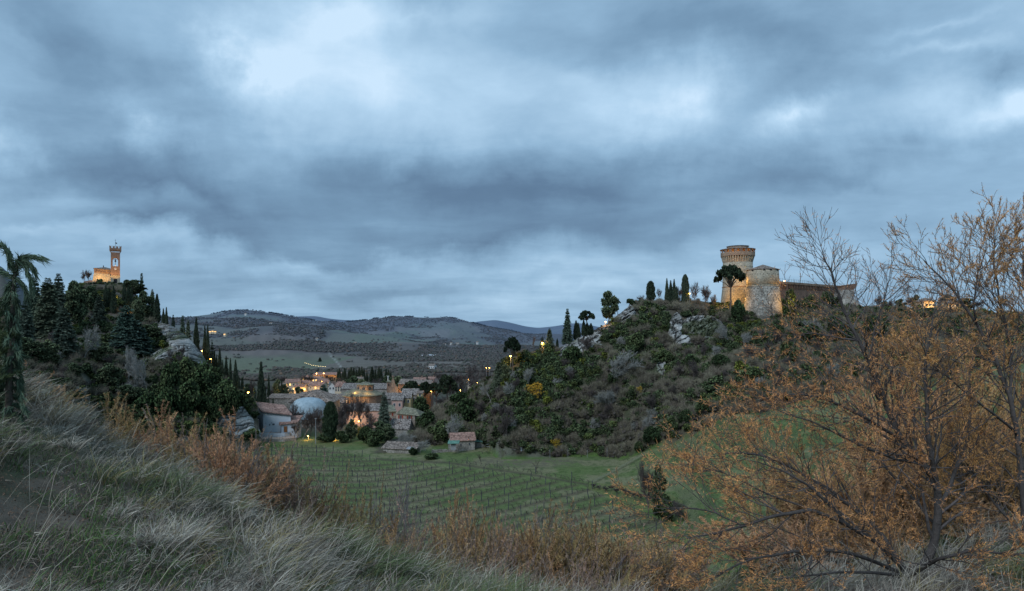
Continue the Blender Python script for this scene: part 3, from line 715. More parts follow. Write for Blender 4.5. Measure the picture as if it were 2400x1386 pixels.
# --- left hill
T('f', 82, 648, 44, 775, label='dark fir at the left end of the row below the clock tower')
T('f', 112, 650, 72, 790, label='broad olive-tinged fir with spreading tiers on the left hill', v=1)
T('f', 137, 640, 46, 750, label='slim tall fir whose spire stands clear above the left hill')
T('o', 178, 655, 60, 770, label='rounded dark tree beside the slim fir on the left hill')
T('o', 208, 668, 40, 730, label='small round evergreen just left of the retaining wall')
T('f', 60, 700, 50, 830, label='low dark fir at the left edge of the hill', v=2)
T('f', 150, 720, 60, 835, label='shadowed fir under the rounded dark tree', v=2)
T('f', 232, 690, 34, 760, label='small fir under the clock tower retaining wall')
for i, (px, yt, w, yb, Y) in enumerate([(248,672,12,722,None),(257,676,11,730,None),(266,671,12,735,None),(291,660,10,720,None),(301,668,12,738,None),(308,675,10,735,None)]):
    T('c', px, yt, w, yb, Y, 'cypress in the clump below the clock tower, %s from the left' % ORD[i], 'cypresses below the clock tower')
T('o', 300, 655, 30, Y=455, label='small rounded evergreen right beside the clock tower')
T('o', 318, 655, 56, Y=440, label='broad dark evergreen right of the clock tower')
T('f', 332, 637, 22, Y=450, label='pointed fir rising behind the broad dark evergreen')
T('o', 340, 680, 44, 750, label='dark evergreen mass on the right shoulder of the left hill')
T('o', 322, 700, 40, 765, label='dark evergreen below the broad one')
T('f', 357, 677, 20, Y=355, label='narrow fir right of the dark evergreen mass')
T('c', 368, 690, 15, Y=345, label='stout cypress at the end of the hill, beside the narrow fir')
T('d', 296, 715, 74, 812, label='large blue-green cedar in the middle of the left slope')
T('d', 318, 750, 84, 830, label='wide low cedar under the large blue-green cedar')
for i, (px, yt, w) in enumerate([(383,724,9),(390,721,9)]): T('c', px, yt, w, Y=345, label='%s of a pair of close cypresses above the pale rock' % ('left' if i == 0 else 'right'), group='pair of cypresses above the pale rock')
for i, (px, yt, w) in enumerate([(406,737,16),(428,738,20),(441,748,18)]): T('f', px, yt, w, Y=345-i*6, label='small fir behind the pale rock crest, %s from the left' % ORD[i], group='firs behind the pale rock crest')
for i, (px, yt, w, Y) in enumerate([(460,746,15,335),(480,765,11,330),(487,763,11,328),(497,800,22,322),(503,822,9,318),(508,832,9,316),(515,817,12,314),(522,845,9,310),(530,836,12,306),(540,841,10,302),(552,845,14,298),(560,880,7,295),(567,887,10,293)]):
    if w == 22: T('f', px, yt, w, Y=Y, label='small fir in the cypress row behind the crag')
    else: T('c', px, yt, w, Y=Y, label='cypress in the row falling behind the left crag, %s from the top' % ORD[i], group='row of cypresses behind the left crag')
T('b', 195, 758, 40, 850, label='pale bare tree low on the left hill'); T('b', 300, 808, 34, 905, label='pale bare tree with upright branches below the cedars')
T('b', 345, 830, 40, 915, label='pale bare twin tree right of the upright one'); T('b', 322, 832, 30, 912, label='thin pale bare tree between the two larger bare ones')
T('k', 200, 632, 26, Y=470, label='small bare tree left of the clock tower building'); T('k', 209, 630, 18, Y=472, label='second small bare tree close to the tower building wall')
for i, (px, yt, w, yb) in enumerate([(60,790,70,850),(110,800,60,860),(240,800,60,860),(260,850,60,910),(300,900,60,950),(170,850,50,890),(345,760,60,800)]):
    T('o', px, yt, w, yb, label='dark rounded evergreen on the left slope', group='dark evergreens on the left slope')
for i, (px, yt, w, yb) in enumerate([(430,838,70,905),(470,850,70,930),(400,850,60,930),(520,890,70,960),(500,860,50,900),(545,905,60,975),(440,890,80,970),(395,910,60,980),(490,930,60,990),(350,920,60,975)]):
    T('s', px, yt, w, yb, label='ivy-green rounded shrub on the flank of the left crag', group='green shrubs on the flank of the left crag')
# --- right hill skyline
T('F', 1525, 659, 19, Y=277, label='squat flat-topped cypress on the bare hilltop')
for i, (px, yt, w) in enumerate([(1563,653,9),(1572,658,10),(1580,655,10),(1586,672,8)]): T('c', px, yt, w, Y=278, label='spire of the ragged cypress group on the hilltop, %s from the left' % ORD[i], group='ragged cypress group on the hilltop')
T('F', 1606, 644, 17, Y=279, label='tall blunt cypress beside the hilltop lamp')
for i, (px, yt, w, l) in enumerate([(1545,675,22,'low bare tree between two hilltop cypresses'),(1594,668,20,'thin bare tree left of the tall blunt cypress'),(1628,658,34,'bare tree right of the tall blunt cypress'),(1653,664,40,'wide bare tree nearest the castle'),(1672,688,26,'small bare bush at the foot of the castle'),(1500,690,24,'bare bush at the left end of the hilltop')]):
    T('k', px, yt, w, Y=278, label=l)
T('o', 1426, 680, 46, Y=263, v=0, label='big dense dark oak standing on the ridge')
T('p', 1448, 696, 22, Y=266, v=2, label='thin pine just behind the big dark oak')
T('f', 1330, 722, 27, Y=254, label='tall dark fir on the low ridge'); T('p', 1378, 719, 44, Y=258, v=1, label='umbrella pine above the cypress clump on the ridge')
for i, (px, yt, w) in enumerate([(1350,752,13),(1355,757,11),(1368,750,11),(1376,757,14),(1385,758,12)]): T('c', px, yt, w, Y=257, label='cypress in the clump under the ridge pine, %s from the left' % ORD[i], group='cypress clump under the ridge pine')
T('f', 1288, 769, 24, Y=248, label='small fir right of the ridge lamp'); T('f', 1271, 789, 18, Y=248, label='low fir directly behind the ridge lamp'); T('c', 1306, 794, 7, Y=249, label='tiny cypress on the low ridge')
T('p', 1202, 786, 38, Y=234, v=0, label='lone umbrella pine at the tip of the low ridge'); T('k', 1252, 785, 10, Y=247, label='thin bare sapling left of the ridge lamp')
T('s', 1478, 700, 30, Y=270, label='dark shrub on top of the rock face')
T('b', 1412, 818, 112, 918, label='wide pale bare tree spreading its branches under the ridge', v=0)
T('b', 1435, 910, 60, 965, label='pale bare shrub below the wide bare tree'); T('b', 1150, 895, 30, 940, label='grey bare tree left of the golden shrub')
T('y', 1258, 896, 62, 938, label='golden yellow shrub on the slope under the ridge'); T('y', 1305, 1028, 34, 1052, label='small yellow bush at the edge of the meadow')
T('y', 1500, 905, 24, 930, label='yellow-leaved shrub among grey thicket')
T('s', 1728, 702, 34, Y=262, label='low dark bush at the foot of the main castle tower')
for i, (px, yt, w, yb) in enumerate([(1490,780,60,820),(1340,810,50,850),(1440,870,40,900),(1560,820,50,850),(1500,750,34,770),(1690,830,50,870),(1620,830,50,870),(1760,860,60,900),(1850,800,60,850),(1900,760,60,810),(1960,740,60,800),(2050,740,60,800),(1820,750,40,790)]):
    T('s', px, yt, w, yb, label='dark green shrub on the castle slope', group='green shrubs on the castle slope')
for i, (px, yt, w, yb) in enumerate([(1530,1000,50,1045),(1570,975,50,1015),(1610,960,44,1000),(1650,935,50,975),(1500,1035,30,1062)]):
    T('s', px, yt, w, yb, label='yellow-green shrub at the foot of the castle slope, %s from the right' % ORD[[3,2,1,0,4][i]], group='yellow-green shrubs at the foot of the castle slope')
for i, (px, yt, w) in enumerate([(2060,690,30),(2090,700,26),(2130,695,30),(2230,690,30),(2290,700,40),(2350,690,40)]): T('k', px, yt, w, Y=312, label='bare tree on the skyline right of the castle, %s from the castle' % ORD[i], group='bare trees on the skyline right of the castle')
for i, (px, yt, w) in enumerate([(2075,705,30),(2110,700,34),(2145,690,24),(2215,690,40),(2260,698,50)]): T('o', px, yt, w, Y=316, label='dark tree on the skyline right of the castle, %s from the castle' % ORD[i], group='dark trees on the skyline right of the castle')

rq = np.random.RandomState(44); k_ = 0
for i in range(400):
    px = rq.uniform(1050, 1980); py = rq.uniform(790, 1050)
    yr_ = float(_ti(RH, 1, px)); yf_ = float(_ti(RH, 4, px))
    if py < yr_+30 or py > yf_+2 or inrock(px, py): continue
    h_ = rq.uniform(26, 55); T('k' if rq.rand() < .65 else 'b', px, py-h_, h_*.8, py, label='leafless tree standing in the thicket of the castle slope', group='leafless trees in the thicket of the castle slope'); k_ += 1
    if k_ > 70: break
for i in range(200):
    px = rq.uniform(60, 430); py = rq.uniform(800, 960)
    if py < float(_ti(LH, 1, px))+40: continue
    h_ = rq.uniform(22, 42); T('k' if rq.rand() < .7 else 'b', px, py-h_, h_*.8, py, label='leafless tree standing among the evergreens of the left hill', group='leafless trees among the evergreens of the left hill'); k_ += 1
    if k_ > 98: break
# ------------------------------------------------------------------ building materials
m_brick = stone('warm_brick', (.22,.15,.11), (.33,.24,.17), .25, 3.2, .4, band=1.2)
m_brickred = stone('red_brick', (.18,.115,.085), (.28,.18,.13), .3, 3., .4, band=1.2)
m_fort = stone('castle_stone', (.27,.235,.175), (.40,.36,.28), .18, 2.6, .5, c3=(.48,.44,.36), band=.8)
m_fortlow = stone('weathered_scarp', (.20,.185,.155), (.36,.34,.30), .35, 2.2, .7, c3=(.5,.49,.46), contrast=1.3)
m_rubble = stone('rubble_wall', (.19,.175,.15), (.33,.31,.28), .5, 2.5, .6)
m_tile = stone('roof_tiles', (.15,.12,.10), (.26,.215,.185), .6, 2.4, .6, c3=(.38,.35,.33), contrast=1.8)
m_tilegreen = stone('mossy_roof_tiles', (.14,.14,.10), (.22,.215,.16), .5, 2.4, .5, contrast=1.4)
m_tilered = stone('red_roof_tiles', (.21,.125,.10), (.31,.20,.165), .4, 2., .5, contrast=1.5)
m_slab = stone('rough_stone_slates', (.13,.115,.105), (.27,.24,.22), 1.6, 2.6, .8, c3=(.42,.39,.37), contrast=2.2)
m_blue = stone('blue_grey_plaster', (.42,.48,.54), (.50,.56,.61), .3, .6, .1, contrast=.15)
m_pale = stone('pale_plaster', (.50,.50,.48), (.62,.62,.60), .3, .6, .1, contrast=.15)
m_cream = stone('cream_plaster', (.52,.42,.30), (.62,.52,.38), .3, .6, .1, contrast=.2)
m_ochre = stone('ochre_plaster', (.42,.33,.17), (.5,.4,.22), .4, .8, .1, contrast=.2)
m_pink = stone('pink_plaster', (.42,.27,.23), (.50,.34,.29), .3, .8, .1, contrast=.2)
m_pave = stone('terracotta_paving', (.36,.27,.21), (.46,.36,.29), 1., 3., .2)
m_dark = stone('dark_opening', (.018,.018,.02), (.03,.03,.033), 1, 2, 0)
m_glass = stone('window_glass', (.05,.06,.075), (.07,.085,.10), 1, 2, 0)
m_red = stone('red_shutter_paint', (.20,.045,.03), (.26,.06,.04), 2, 4, 0, contrast=.3)
m_wood = stone('brown_wood', (.20,.085,.035), (.27,.12,.05), 3, 8, .2)
m_grey = stone('grey_metal', (.22,.23,.24), (.30,.31,.32), 1, 3, .05, contrast=.3)
m_zinc = stone('dark_gutter_metal', (.06,.06,.065), (.09,.09,.095), 1, 3, .05)
m_white = stone('white_paint', (.7,.72,.74), (.8,.81,.82), 1, 3, .02, contrast=.1)
m_post = stone('weathered_post', (.10,.09,.085), (.17,.155,.15), 6, 10, .3)
m_green = stone('green_sheet', (.08,.19,.15), (.13,.25,.20), 1, 3, .1)
E_AMB = emis('sodium_lamp', (1,.50,.10), 26); E_SOFT = emis('lit_window', (1,.55,.16), 2.6); E_WHITE = emis('pale_lamp', (1,.83,.5), 9)
AMB = (1.0,.53,.13)
def lamp(loc, power, size=.3, color=AMB, kind='POINT', tgt=None, spot=70, parent=None):
    d = bpy.data.lights.new('lamp_light', kind); d.energy = power; d.color = color; d.shadow_soft_size = size
    if kind == 'SPOT': d.spot_size = R(spot); d.spot_blend = .8
    o = bpy.data.objects.new('lamp_light', d); COL.objects.link(o); o.location = loc
    if tgt is not None: o.rotation_euler = (Vector(tgt)-Vector(loc)).to_track_quat('-Z', 'Y').to_euler()
    if parent: o.parent = parent
    return o
def street_lamp(px, py, Y, label, power=400, h=None, bulb=.28, group=None, base=True, white=False):
    p = P(px, py, Y); g = gz(p.x, Y); h = (p.z-g) if h is None else h
    h = max(h, 2.); t = thing('street_lamp', label, 'street lamp', (p.x, Y, p.z-h), group=group)
    MB().tube([(0,0,-.6),(0,0,h+.15)], .07, 8).tube([(0,0,h+.15),(0,-.5,h+.22)], .05, 6).build('pole', m_grey, t)
    MB().lathe([(.06,h+.2),(.3,h+.12),(.34,h+.02)], 12, c=(0,-.55)).build('lamp_hood', m_zinc, t)
    b = MB().lathe([(.02,h-bulb*.9),(bulb*.7,h-bulb*.6),(bulb,h-bulb*.1),(bulb*.7,h+.01)], 12, c=(0,-.6)).build('bulb', E_WHITE if white else E_AMB, t, smooth=True)
    if power: lamp((0,-.6,h-bulb*1.3), power, .15, (1,.8,.5) if white else AMB, parent=t)
    return t
def windows(par, spec, y, w, h, mf=None, mg=None, lit=(), sill=True, shutter=None):
    """spec: list of (x,z) centres on the facade y; every window is a part with a pane"""
    for i, (x, z) in enumerate(spec):
        f = MB()
        f.box(x-w/2-.1, x-w/2, y-.06, y+.05, z-h/2-.1, z+h/2+.1).box(x+w/2, x+w/2+.1, y-.06, y+.05, z-h/2-.1, z+h/2+.1)
        f.box(x-w/2, x+w/2, y-.06, y+.05, z+h/2, z+h/2+.1).box(x-w/2-.15, x+w/2+.15, y-.14, y+.04, z-h/2-.2, z-h/2-.1)
        o = f.build('window', mf or m_rubble, par)
        MB().box(x-w/2, x+w/2, y-.03, y+.02, z-h/2-.1, z+h/2).build('pane', (E_SOFT if i in lit else (mg or m_glass)), o)
        if shutter:
            for sx in (-1, 1): MB().box(x+sx*(w/2+.1)+(0 if sx > 0 else -w*.5), x+sx*(w/2+.1)+(w*.5 if sx > 0 else 0), y-.12, y-.065, z-h/2-.08, z+h/2+.08).build('shutter', shutter, o)
def gable_roof(W, D, z, rise, along='x', th=.28, oh=.45, y0=0):
    m = MB()
    if along == 'x':   # ridge runs along x
        for s in (0, 1):
            ye = y0-oh if s == 0 else y0+D+oh; ze = z-rise*oh/(D/2)
            pts = [(-W/2-oh, ye, ze), (W/2+oh, ye, ze), (W/2+oh, y0+D/2, z+rise), (-W/2-oh, y0+D/2, z+rise)]
            m.prism(pts, (0,0,th))
    else:
        for s in (-1, 1):
            xe = s*(W/2+oh); ze = z-rise*oh/(W/2)
            m.prism([(xe, y0-oh, ze), (xe, y0+D+oh, ze), (0, y0+D+oh, z+rise), (0, y0-oh, z+rise)], (0,0,th))
    return m
def hip_roof(W, D, z, rise, th=.25, oh=.45, y0=0, rl=None):
    rl = max(W-D, 0)/2 if rl is None else rl; rd = max(D-W, 0)/2
    a = [(-W/2-oh, y0-oh, z), (W/2+oh, y0-oh, z), (W/2+oh, y0+D+oh, z), (-W/2-oh, y0+D+oh, z)]
    c = [(-rl, y0+D/2-rd, z+rise), (rl, y0+D/2-rd, z+rise), (rl+.01, y0+D/2+rd+.01, z+rise), (-rl-.01, y0+D/2+rd+.01, z+rise)]
    m = MB(); m.poly([(x, y, q-.05) for x, y, q in a]+[(x, y, q+th) for x, y, q in a]+[(x, y, q+th) for x, y, q in c],
        [(3,2,1,0),(0,1,5,4),(1,2,6,5),(2,3,7,6),(3,0,4,7),(4,5,9,8),(5,6,10,9),(6,7,11,10),(7,4,8,11),(8,9,10,11)]); return m
def house(name, label, cat, px0, px1, ye, yb, Y, D, roof='gx', rise=2., wm=None, rm=None, wins=None, ww=.9, wh=1.3, lit=(), rz=0, shutter=None, group=None, chimney=None):
    cxp = (px0+px1)/2; c = P(cxp, ye, Y); W = (px1-px0)/F*Y; zt = c.z; zb = (HZ-yb)/F*Y; H = zt-zb
    t = thing(name, label, cat, (c.x, Y, zb), rz, group)
    w = MB().box(-W/2, W/2, 0, D, -4, H)
    if roof == 'gx': w.poly([(-W/2,0,H),(-W/2,D,H),(-W/2,D/2,H+rise),(W/2,0,H),(W/2,D,H),(W/2,D/2,H+rise)], [(0,2,1),(3,4,5),(0,3,5,2),(1,2,5,4)])
    if roof == 'gy': w.poly([(-W/2,0,H),(W/2,0,H),(0,0,H+rise),(-W/2,D,H),(W/2,D,H),(0,D,H+rise)], [(0,1,2),(3,5,4),(0,2,5,3),(1,4,5,2)])
    w.build('wall', wm or m_cream, t)
    if roof == 'gx': r_ = gable_roof(W, D, H, rise, 'x')
    elif roof == 'gy': r_ = gable_roof(W, D, H, rise, 'y')
    elif roof == 'hip': r_ = hip_roof(W, D, H, rise)
    else:
        r_ = MB().prism([(-W/2-.4,-.4,H+.02),(W/2+.4,-.4,H+.02),(W/2+.4,D+.4,H+rise),(-W/2-.4,D+.4,H+rise)], (0,0,.28))
    ro = r_.build('roof', rm or m_tile, t)
    if chimney:
        for (cx_, cy_) in chimney: MB().box(cx_-.35, cx_+.35, cy_-.35, cy_+.35, H+rise*.3, H+rise+1.1).box(cx_-.45, cx_+.45, cy_-.45, cy_+.45, H+rise+1.1, H+rise+1.3).build('chimney', m_brick, ro)
    if wins:
        nx, nz = wins; spec = [(-W/2+W*(i+.5)/nx, H*(j+.55)/nz) for j in range(nz) for i in range(nx)]
        windows(t, spec, 0, ww, wh, lit=lit, shutter=shutter, mf=m_pale)
    return t, W, H

# ------------------------------------------------------------------ clock tower
Y0 = 470.; s_m = Y0/F
TR = math.atan2(290, 470); base = P(270.5, 664, Y0); ct = thing('clock_tower', 'tall brick clock tower with forked battlements on the left hill', 'tower', (base.x, Y0, base.z), TR)
Ht = 82*s_m; w2 = 9.2*s_m
sh = MB(); wd = 2.55; ob = 11.5   # shaft with a real belfry opening
zo0 = (664-625)*s_m; zo1 = (664-611)*s_m; zc = (664-593)*s_m; ow = 1.7
sh.box(-w2, w2, -w2, w2, -3, zo0).box(-w2, -ow, -w2, w2, zo0, zc).box(ow, w2, -w2, w2, zo0, zc)
arc = [(ow*math.cos(a)*1.0, zo1+1.9*math.sin(a)**.8) for a in np.linspace(0, math.pi, 13)]
for (xa, za), (xb, zb_) in zip(arc, arc[1:]): sh.poly([(xa,-w2,za),(xb,-w2,zb_),(xb,-w2,zc),(xa,-w2,zc),(xa,w2,za),(xb,w2,zb_),(xb,w2,zc),(xa,w2,zc)], [(0,1,2,3),(7,6,5,4),(0,4,5,1)])
sh.build('shaft', m_brickred, ct)
MB().box(-w2-.12, w2+.12, -w2-.12, w2+.12, 5.4, 5.7).build('string_course', m_brick, ct)
MB().box(-w2-.06, w2+.06, -w2-.06, w2+.06, -3, 5.4).build('stone_base', m_fort, ct)
MB().box(-1.1, 1.1, -w2-.1, -w2-.05, 0, 2.9).build('door', m_dark, ct)
co = MB()
for k in range(8):
    x = -w2+(k+.5)*2*w2/8
    for s in (-1, 1):
        co.prism([(x-.16, s*w2, zc-.2), (x-.16, s*(w2+.85), zc+1.5), (x-.16, s*w2, zc+1.5)], (.32,0,0)); co.prism([(s*w2, x-.16, zc-.2), (s*(w2+.85), x-.16, zc+1.5), (s*w2, x-.16, zc+1.5)], (0,.32,0))
co.build('corbels', m_brick, ct)
pa = w2+.85; ba = MB(); zp = zc+1.5; ba.box(-pa, pa, -pa, pa, zp, zp+.7)
ba.box(-pa, pa, -pa, -pa+.5, zp+.7, zp+1.6).box(-pa, pa, pa-.5, pa, zp+.7, zp+1.6).box(-pa, -pa+.5, -pa+.5, pa-.5, zp+.7, zp+1.6).box(pa-.5, pa, -pa+.5, pa-.5, zp+.7, zp+1.6)
for k in range(4):
    x = -pa+.55+k*(2*pa-1.1)/3
    for s in (-1, 1):
        y = s*(pa-.25)
        prof = [(x-.55, zp+1.6), (x+.55, zp+1.6), (x+.65, zp+3.4), (x, zp+2.7), (x-.65, zp+3.4)]
        ba.prism([(a, y-.25, b) for a, b in prof], (0,.5,0))
        if 0 < k < 3: ba.prism([(y-.25, a, b) for a, b in prof], (.5,0,0))
ba.build('battlements', m_brickred, ct)
MB().tube([(0,0,zp),(0,0,zp+8.4)], .09, 6).tube([(-.5,0,zp+7.7),(.5,0,zp+7.7)], .06, 5).poly([(0,.02,zp+6.2),(1.1,.02,zp+6.0),(1.0,.02,zp+5.0),(0,.02,zp+5.3)], [(0,1,2,3)]).build('weather_vane', m_zinc, ct)
bl = MB().lathe([(.12,zo1+.6),(.35,zo1+.4),(.45,zo1-.3),(.7,zo1-.9)], 14).tube([(0,0,zo0),(0,0,zo1+1.4)], .14, 6).box(-ow, ow, -.15, .15, zo1+.5, zo1+.75).build('bell', m_zinc, ct)
MB().lathe([(.02,0),(.75,0),(.75,.12),(.02,.12)], 20).build('clock_face', m_pale, ct)
cf = [c for c in ct.children if c.name.startswith('clock_face')][0]; cf.rotation_euler = (R(90), 0, 0); cf.location = (0, -w2-.02, 10.2)
MB().box(-.05,.05,-.2,-.16,-.05,.5).box(-.05,.36,-.2,-.16,-.05,.05).build('clock_hands', m_zinc, ct, (0,-w2+.02,10.2))
lamp((0,-.6,zo0+.5), 900, .3, parent=ct); lamp((0,-w2-9,1.0), 8000, .5, kind='SPOT', tgt=(0,-w2,12), spot=75, parent=ct)
for l in [c for c in ct.children if c.type == 'LIGHT'][1:]: l.rotation_euler = (Vector((0,9,9))).to_track_quat('-Z','Y').to_euler()
# annex with battered wall
an = thing('fortified_house', 'floodlit brick house with battered walls and a low dark roof against the clock tower', 'house', (base.x-24*s_m*math.cos(TR)-2*math.sin(TR), Y0-24*s_m*math.sin(TR)+2*math.cos(TR), base.z), TR)
L0, R0 = -19*s_m, 15.5*s_m; h1 = (664-630)*s_m; h2 = (664-644)*s_m
MB().poly([(L0-1.0,-1.3,-1),(R0,-1.3,-3),(R0,11,-3),(L0-1.0,11,-1),(L0+.2,0,h2+.8),(R0,0,h2),(R0,11,h2),(L0+.2,11,h2+.8)], [(3,2,1,0),(0,1,5,4),(1,2,6,5),(2,3,7,6),(3,0,4,7),(4,5,6,7)]).build('battered_wall', m_fort, an)
MB().poly([(L0+.2,.05,h2+.79),(R0,.05,h2-.01),(R0,11,h2),(L0+.2,11,h2+.8),(L0+.2,.05,h1),(R0,.05,h1-1.0),(R0,11,h1-1),(L0+.2,11,h1)], [(0,1,5,4),(1,2,6,5),(2,3,7,6),(3,0,4,7),(4,5,6,7)]).build('wall', m_brick, an)
cb = MB()
for k in range(16): x = L0+.6+k*(R0-L0-1)/15; cb.box(x-.18, x+.18, -.22, .06, h1-2.4-k*.06, h1-1.4-k*.06)
cb.build('corbels', m_brickred, an)
MB().poly([(L0-.2,-.5,h1-.1),(R0,-.5,h1-1.1),(R0,11.4,h1-1.1),(L0-.2,11.4,h1-.1),(L0+7,5,h1+1.3),(R0-.1,5,h1+.5)], [(0,1,5,4),(2,3,4,5),(0,4,3),(1,2,5),(3,2,1,0)]).build('roof', m_tile, an)
MB().box(-.3,.3,4,4.6,h1+.2,h1+2.4).build('chimney', m_zinc, an)
for dx in (-5, 1): lamp((dx,-7,1.5), 3600, .5, kind='SPOT', tgt=(dx,0,6), spot=110, parent=an)
for l in [c for c in an.children if c.type == 'LIGHT']: l.rotation_euler = (Vector((0,7,5.5))).to_track_quat('-Z','Y').to_euler()
rw = MB(); pts = [(196,660),(212,657),(232,660),(262,668),(280,668)]
for (a, b), (c, d) in zip(pts, pts[1:]):
    A = P(a,b,Y0-6); B = P(c,d,Y0-6); rw.poly([A+Vector((0,-.7,-9)),B+Vector((0,-.7,-9)),B+Vector((0,0,0)),A,A+Vector((0,.9,-9)),B+Vector((0,.9,-9)),B+Vector((0,.9,0)),A+Vector((0,.9,0))], [(0,1,2,3),(3,2,6,7),(7,6,5,4),(4,0,3,7),(1,5,6,2)])
tag(rw.build('retaining_wall', m_brickred), 'curved brick retaining wall below the clock tower', 'wall')
# lit rock and path lights between the cypresses
for i, (px, py, Y, pw) in enumerate([(273,700,446,1500),(254,712,440,700),(300,708,440,500),(312,720,425,1800),(305,740,415,400)]):
    g = G(px, Y); y_ = hit(px, py, 150); g = G(px, y_); t = thing('floodlight', 'orange floodlight glowing between the cypresses under the clock tower', 'floodlight', (g.x, g.y-1, g.z+.3), group='floodlights under the clock tower')
    MB().box(-.25,.25,-.15,.15,0,.35).tube([(0,0,-.8),(0,0,0)], .06, 6).build('housing', m_zinc, t); MB().box(-.3,.3,-.19,-.155,.0,.4).build('lens', E_AMB, t); lamp((0,-1.2,1.4), pw, .3, parent=t)

# ------------------------------------------------------------------ the fortress
Yk = 285.; k_ = Yk/F
c1 = P(1729, 712, Yk); fo = thing('fortress', 'brick castle with two round towers and a long curtain wall on the right hill', 'castle', (c1.x, Yk, c1.z))
def zz_(py, Y=Yk): return (HZ-py)/F*Y-c1.z
r1 = 34*k_
pk = MB().lathe([(r1*1.16,-4),(r1*1.13,0),(r1*1.015,zz_(676)),(r1*1.0,zz_(673)),(r1*.985,zz_(645)),(r1*.98,zz_(617))], 48).build('main_tower', m_fort, fo, smooth=True)
MB().lathe([(r1*1.0,zz_(675)),(r1*1.045,zz_(674.5)),(r1*1.045,zz_(673)),(r1*.99,zz_(672.5))], 48, cap=False).build('string_course', m_brick, pk)
cb = MB(); nC = 40
for i in range(nC):
    a = 2*math.pi*i/nC; u = Vector((math.cos(a), math.sin(a), 0)); v = Vector((-math.sin(a), math.cos(a), 0)); hw = .24
    z0, z1, z2 = zz_(617), zz_(605), zz_(601.5); ra = r1*.97; rb = r1*1.10
    cb.prism([u*ra+Vector((0,0,z0))-v*hw, u*rb+Vector((0,0,z1+.6))-v*hw, u*rb+Vector((0,0,z2))-v*hw, u*ra+Vector((0,0,z2))-v*hw], v*2*hw)
cb.build('corbels', m_fort, pk)
MB().lathe([(r1*.965,zz_(617)),(r1*.965,zz_(601))], 48, cap=False).build('corbel_backing', m_brick, pk)
rp = r1*1.125
MB().lathe([(r1*.9,zz_(602)),(rp,zz_(602)),(rp,zz_(593.5)),(rp-.55,zz_(593.5)),(rp-.55,zz_(600)),(r1*.3,zz_(600))], 48, cap=False).build('parapet', m_brick, pk)
me_ = MB(); nM = 20
for i in range(nM): a = 2*math.pi*(i+.25)/nM; me_.lathe([(rp-.6,zz_(593.5)),(rp-.01,zz_(593.5)),(rp-.01,zz_(586.5)),(rp-.6,zz_(586.5))], 3, a, a+math.pi/nM*1.15, cap=False)
me_.build('battlements', m_brickred, pk)
MB().lathe([(rp+.25,zz_(586.6)),(rp+.3,zz_(585.6)),(r1*.72,zz_(582.5)),(r1*.7,zz_(583.6)),(rp-.7,zz_(586.6))], 48, cap=False).build('tiled_skirt_roof', m_tile, pk)
MB().lathe([(r1*.7,zz_(600)),(r1*.7,zz_(578.5))], 40, cap=False).build('top_drum', m_brick, pk)
MB().lathe([(r1*.74,zz_(579)),(r1*.75,zz_(578)),(.1,zz_(575.3))], 40, cap=False).build('roof', m_tile, pk)
for i in range(9):
    a = -math.pi/2+(i-4)*.42; lamp((math.cos(a)*r1*.88, math.sin(a)*r1*.88, zz_(597)), 90, .2, parent=fo)
# second tower
c2 = P(1788, 737, 272); d2 = c2-c1; r2 = 35.5*272/F
def z2_(py): return (HZ-py)/F*272-c1.z
p2 = MB().lathe([(r2*1.02,z2_(672)),(r2*.985,z2_(634))], 48, c=(d2.x,d2.y)).build('round_tower', m_fort, fo, smooth=True)
MB().lathe([(r2*1.34,z2_(760)),(r2*1.17,z2_(715)),(r2*1.07,z2_(690)),(r2*1.03,z2_(672))], 48, c=(d2.x,d2.y)).build('scarp_base', m_fortlow, p2, smooth=True)
MB().lathe([(r2*1.02,z2_(673)),(r2*1.06,z2_(672.4)),(r2*1.06,z2_(670.8)),(r2*1.01,z2_(670))], 48, c=(d2.x,d2.y), cap=False).build('string_course', m_fort, p2)
MB().lathe([(r2*1.05,z2_(634)),(r2*1.06,z2_(633)),(r2*.5,z2_(626.5)),(.05,z2_(620.5))], 12, c=(d2.x,d2.y)).build('roof', m_tile, p2)
for px in (1757, 1778, 1793, 1812):
    xx = (px-1788)*272/F; a = math.asin(max(-1, min(1, xx/r2)))-math.pi/2; u = Vector((math.cos(a), math.sin(a), 0)); v = Vector((-u.y, u.x, 0)); q = Vector((d2.x, d2.y, 0))+u*(r2*.985+.02)
    MB().prism([q-v*.42+Vector((0,0,z2_(637.5))), q+v*.42+Vector((0,0,z2_(637.5))), q+v*.42+Vector((0,0,z2_(633.8))), q-v*.42+Vector((0,0,z2_(633.8)))], -u*.3+u*.34).build('window', m_dark, p2)
ph = MB(); r_ = np.random.RandomState(5)
def holes(mb, cx_, cy_, rf, zs, n, sz=.13):
    for z in zs:
        for i in range(n):
            a = -math.pi*(i+.5)/n+r_.normal()*.02; rr = rf(z)+.03; u = Vector((math.cos(a), math.sin(a), 0)); v = Vector((-u.y, u.x, 0)); q = Vector((cx_, cy_, z+r_.normal()*.06))+u*rr
            mb.prism([q-v*sz+Vector((0,0,-sz)), q+v*sz+Vector((0,0,-sz)), q+v*sz+Vector((0,0,sz)), q-v*sz+Vector((0,0,sz))], -u*.2)
holes(ph, d2.x, d2.y, lambda z: r2*(1.0+.02*(z2_(634)-z)/(z2_(634)-z2_(672))-.014), [z2_(p) for p in (645,655)], 16)
holes(ph, d2.x, d2.y, lambda z: r2*(1.03+.12*max(0,(z2_(672)-z))/(z2_(672)-z2_(712))), [z2_(p) for p in (679,693,705)], 12)
ph.build('putlog_holes', m_dark, p2)
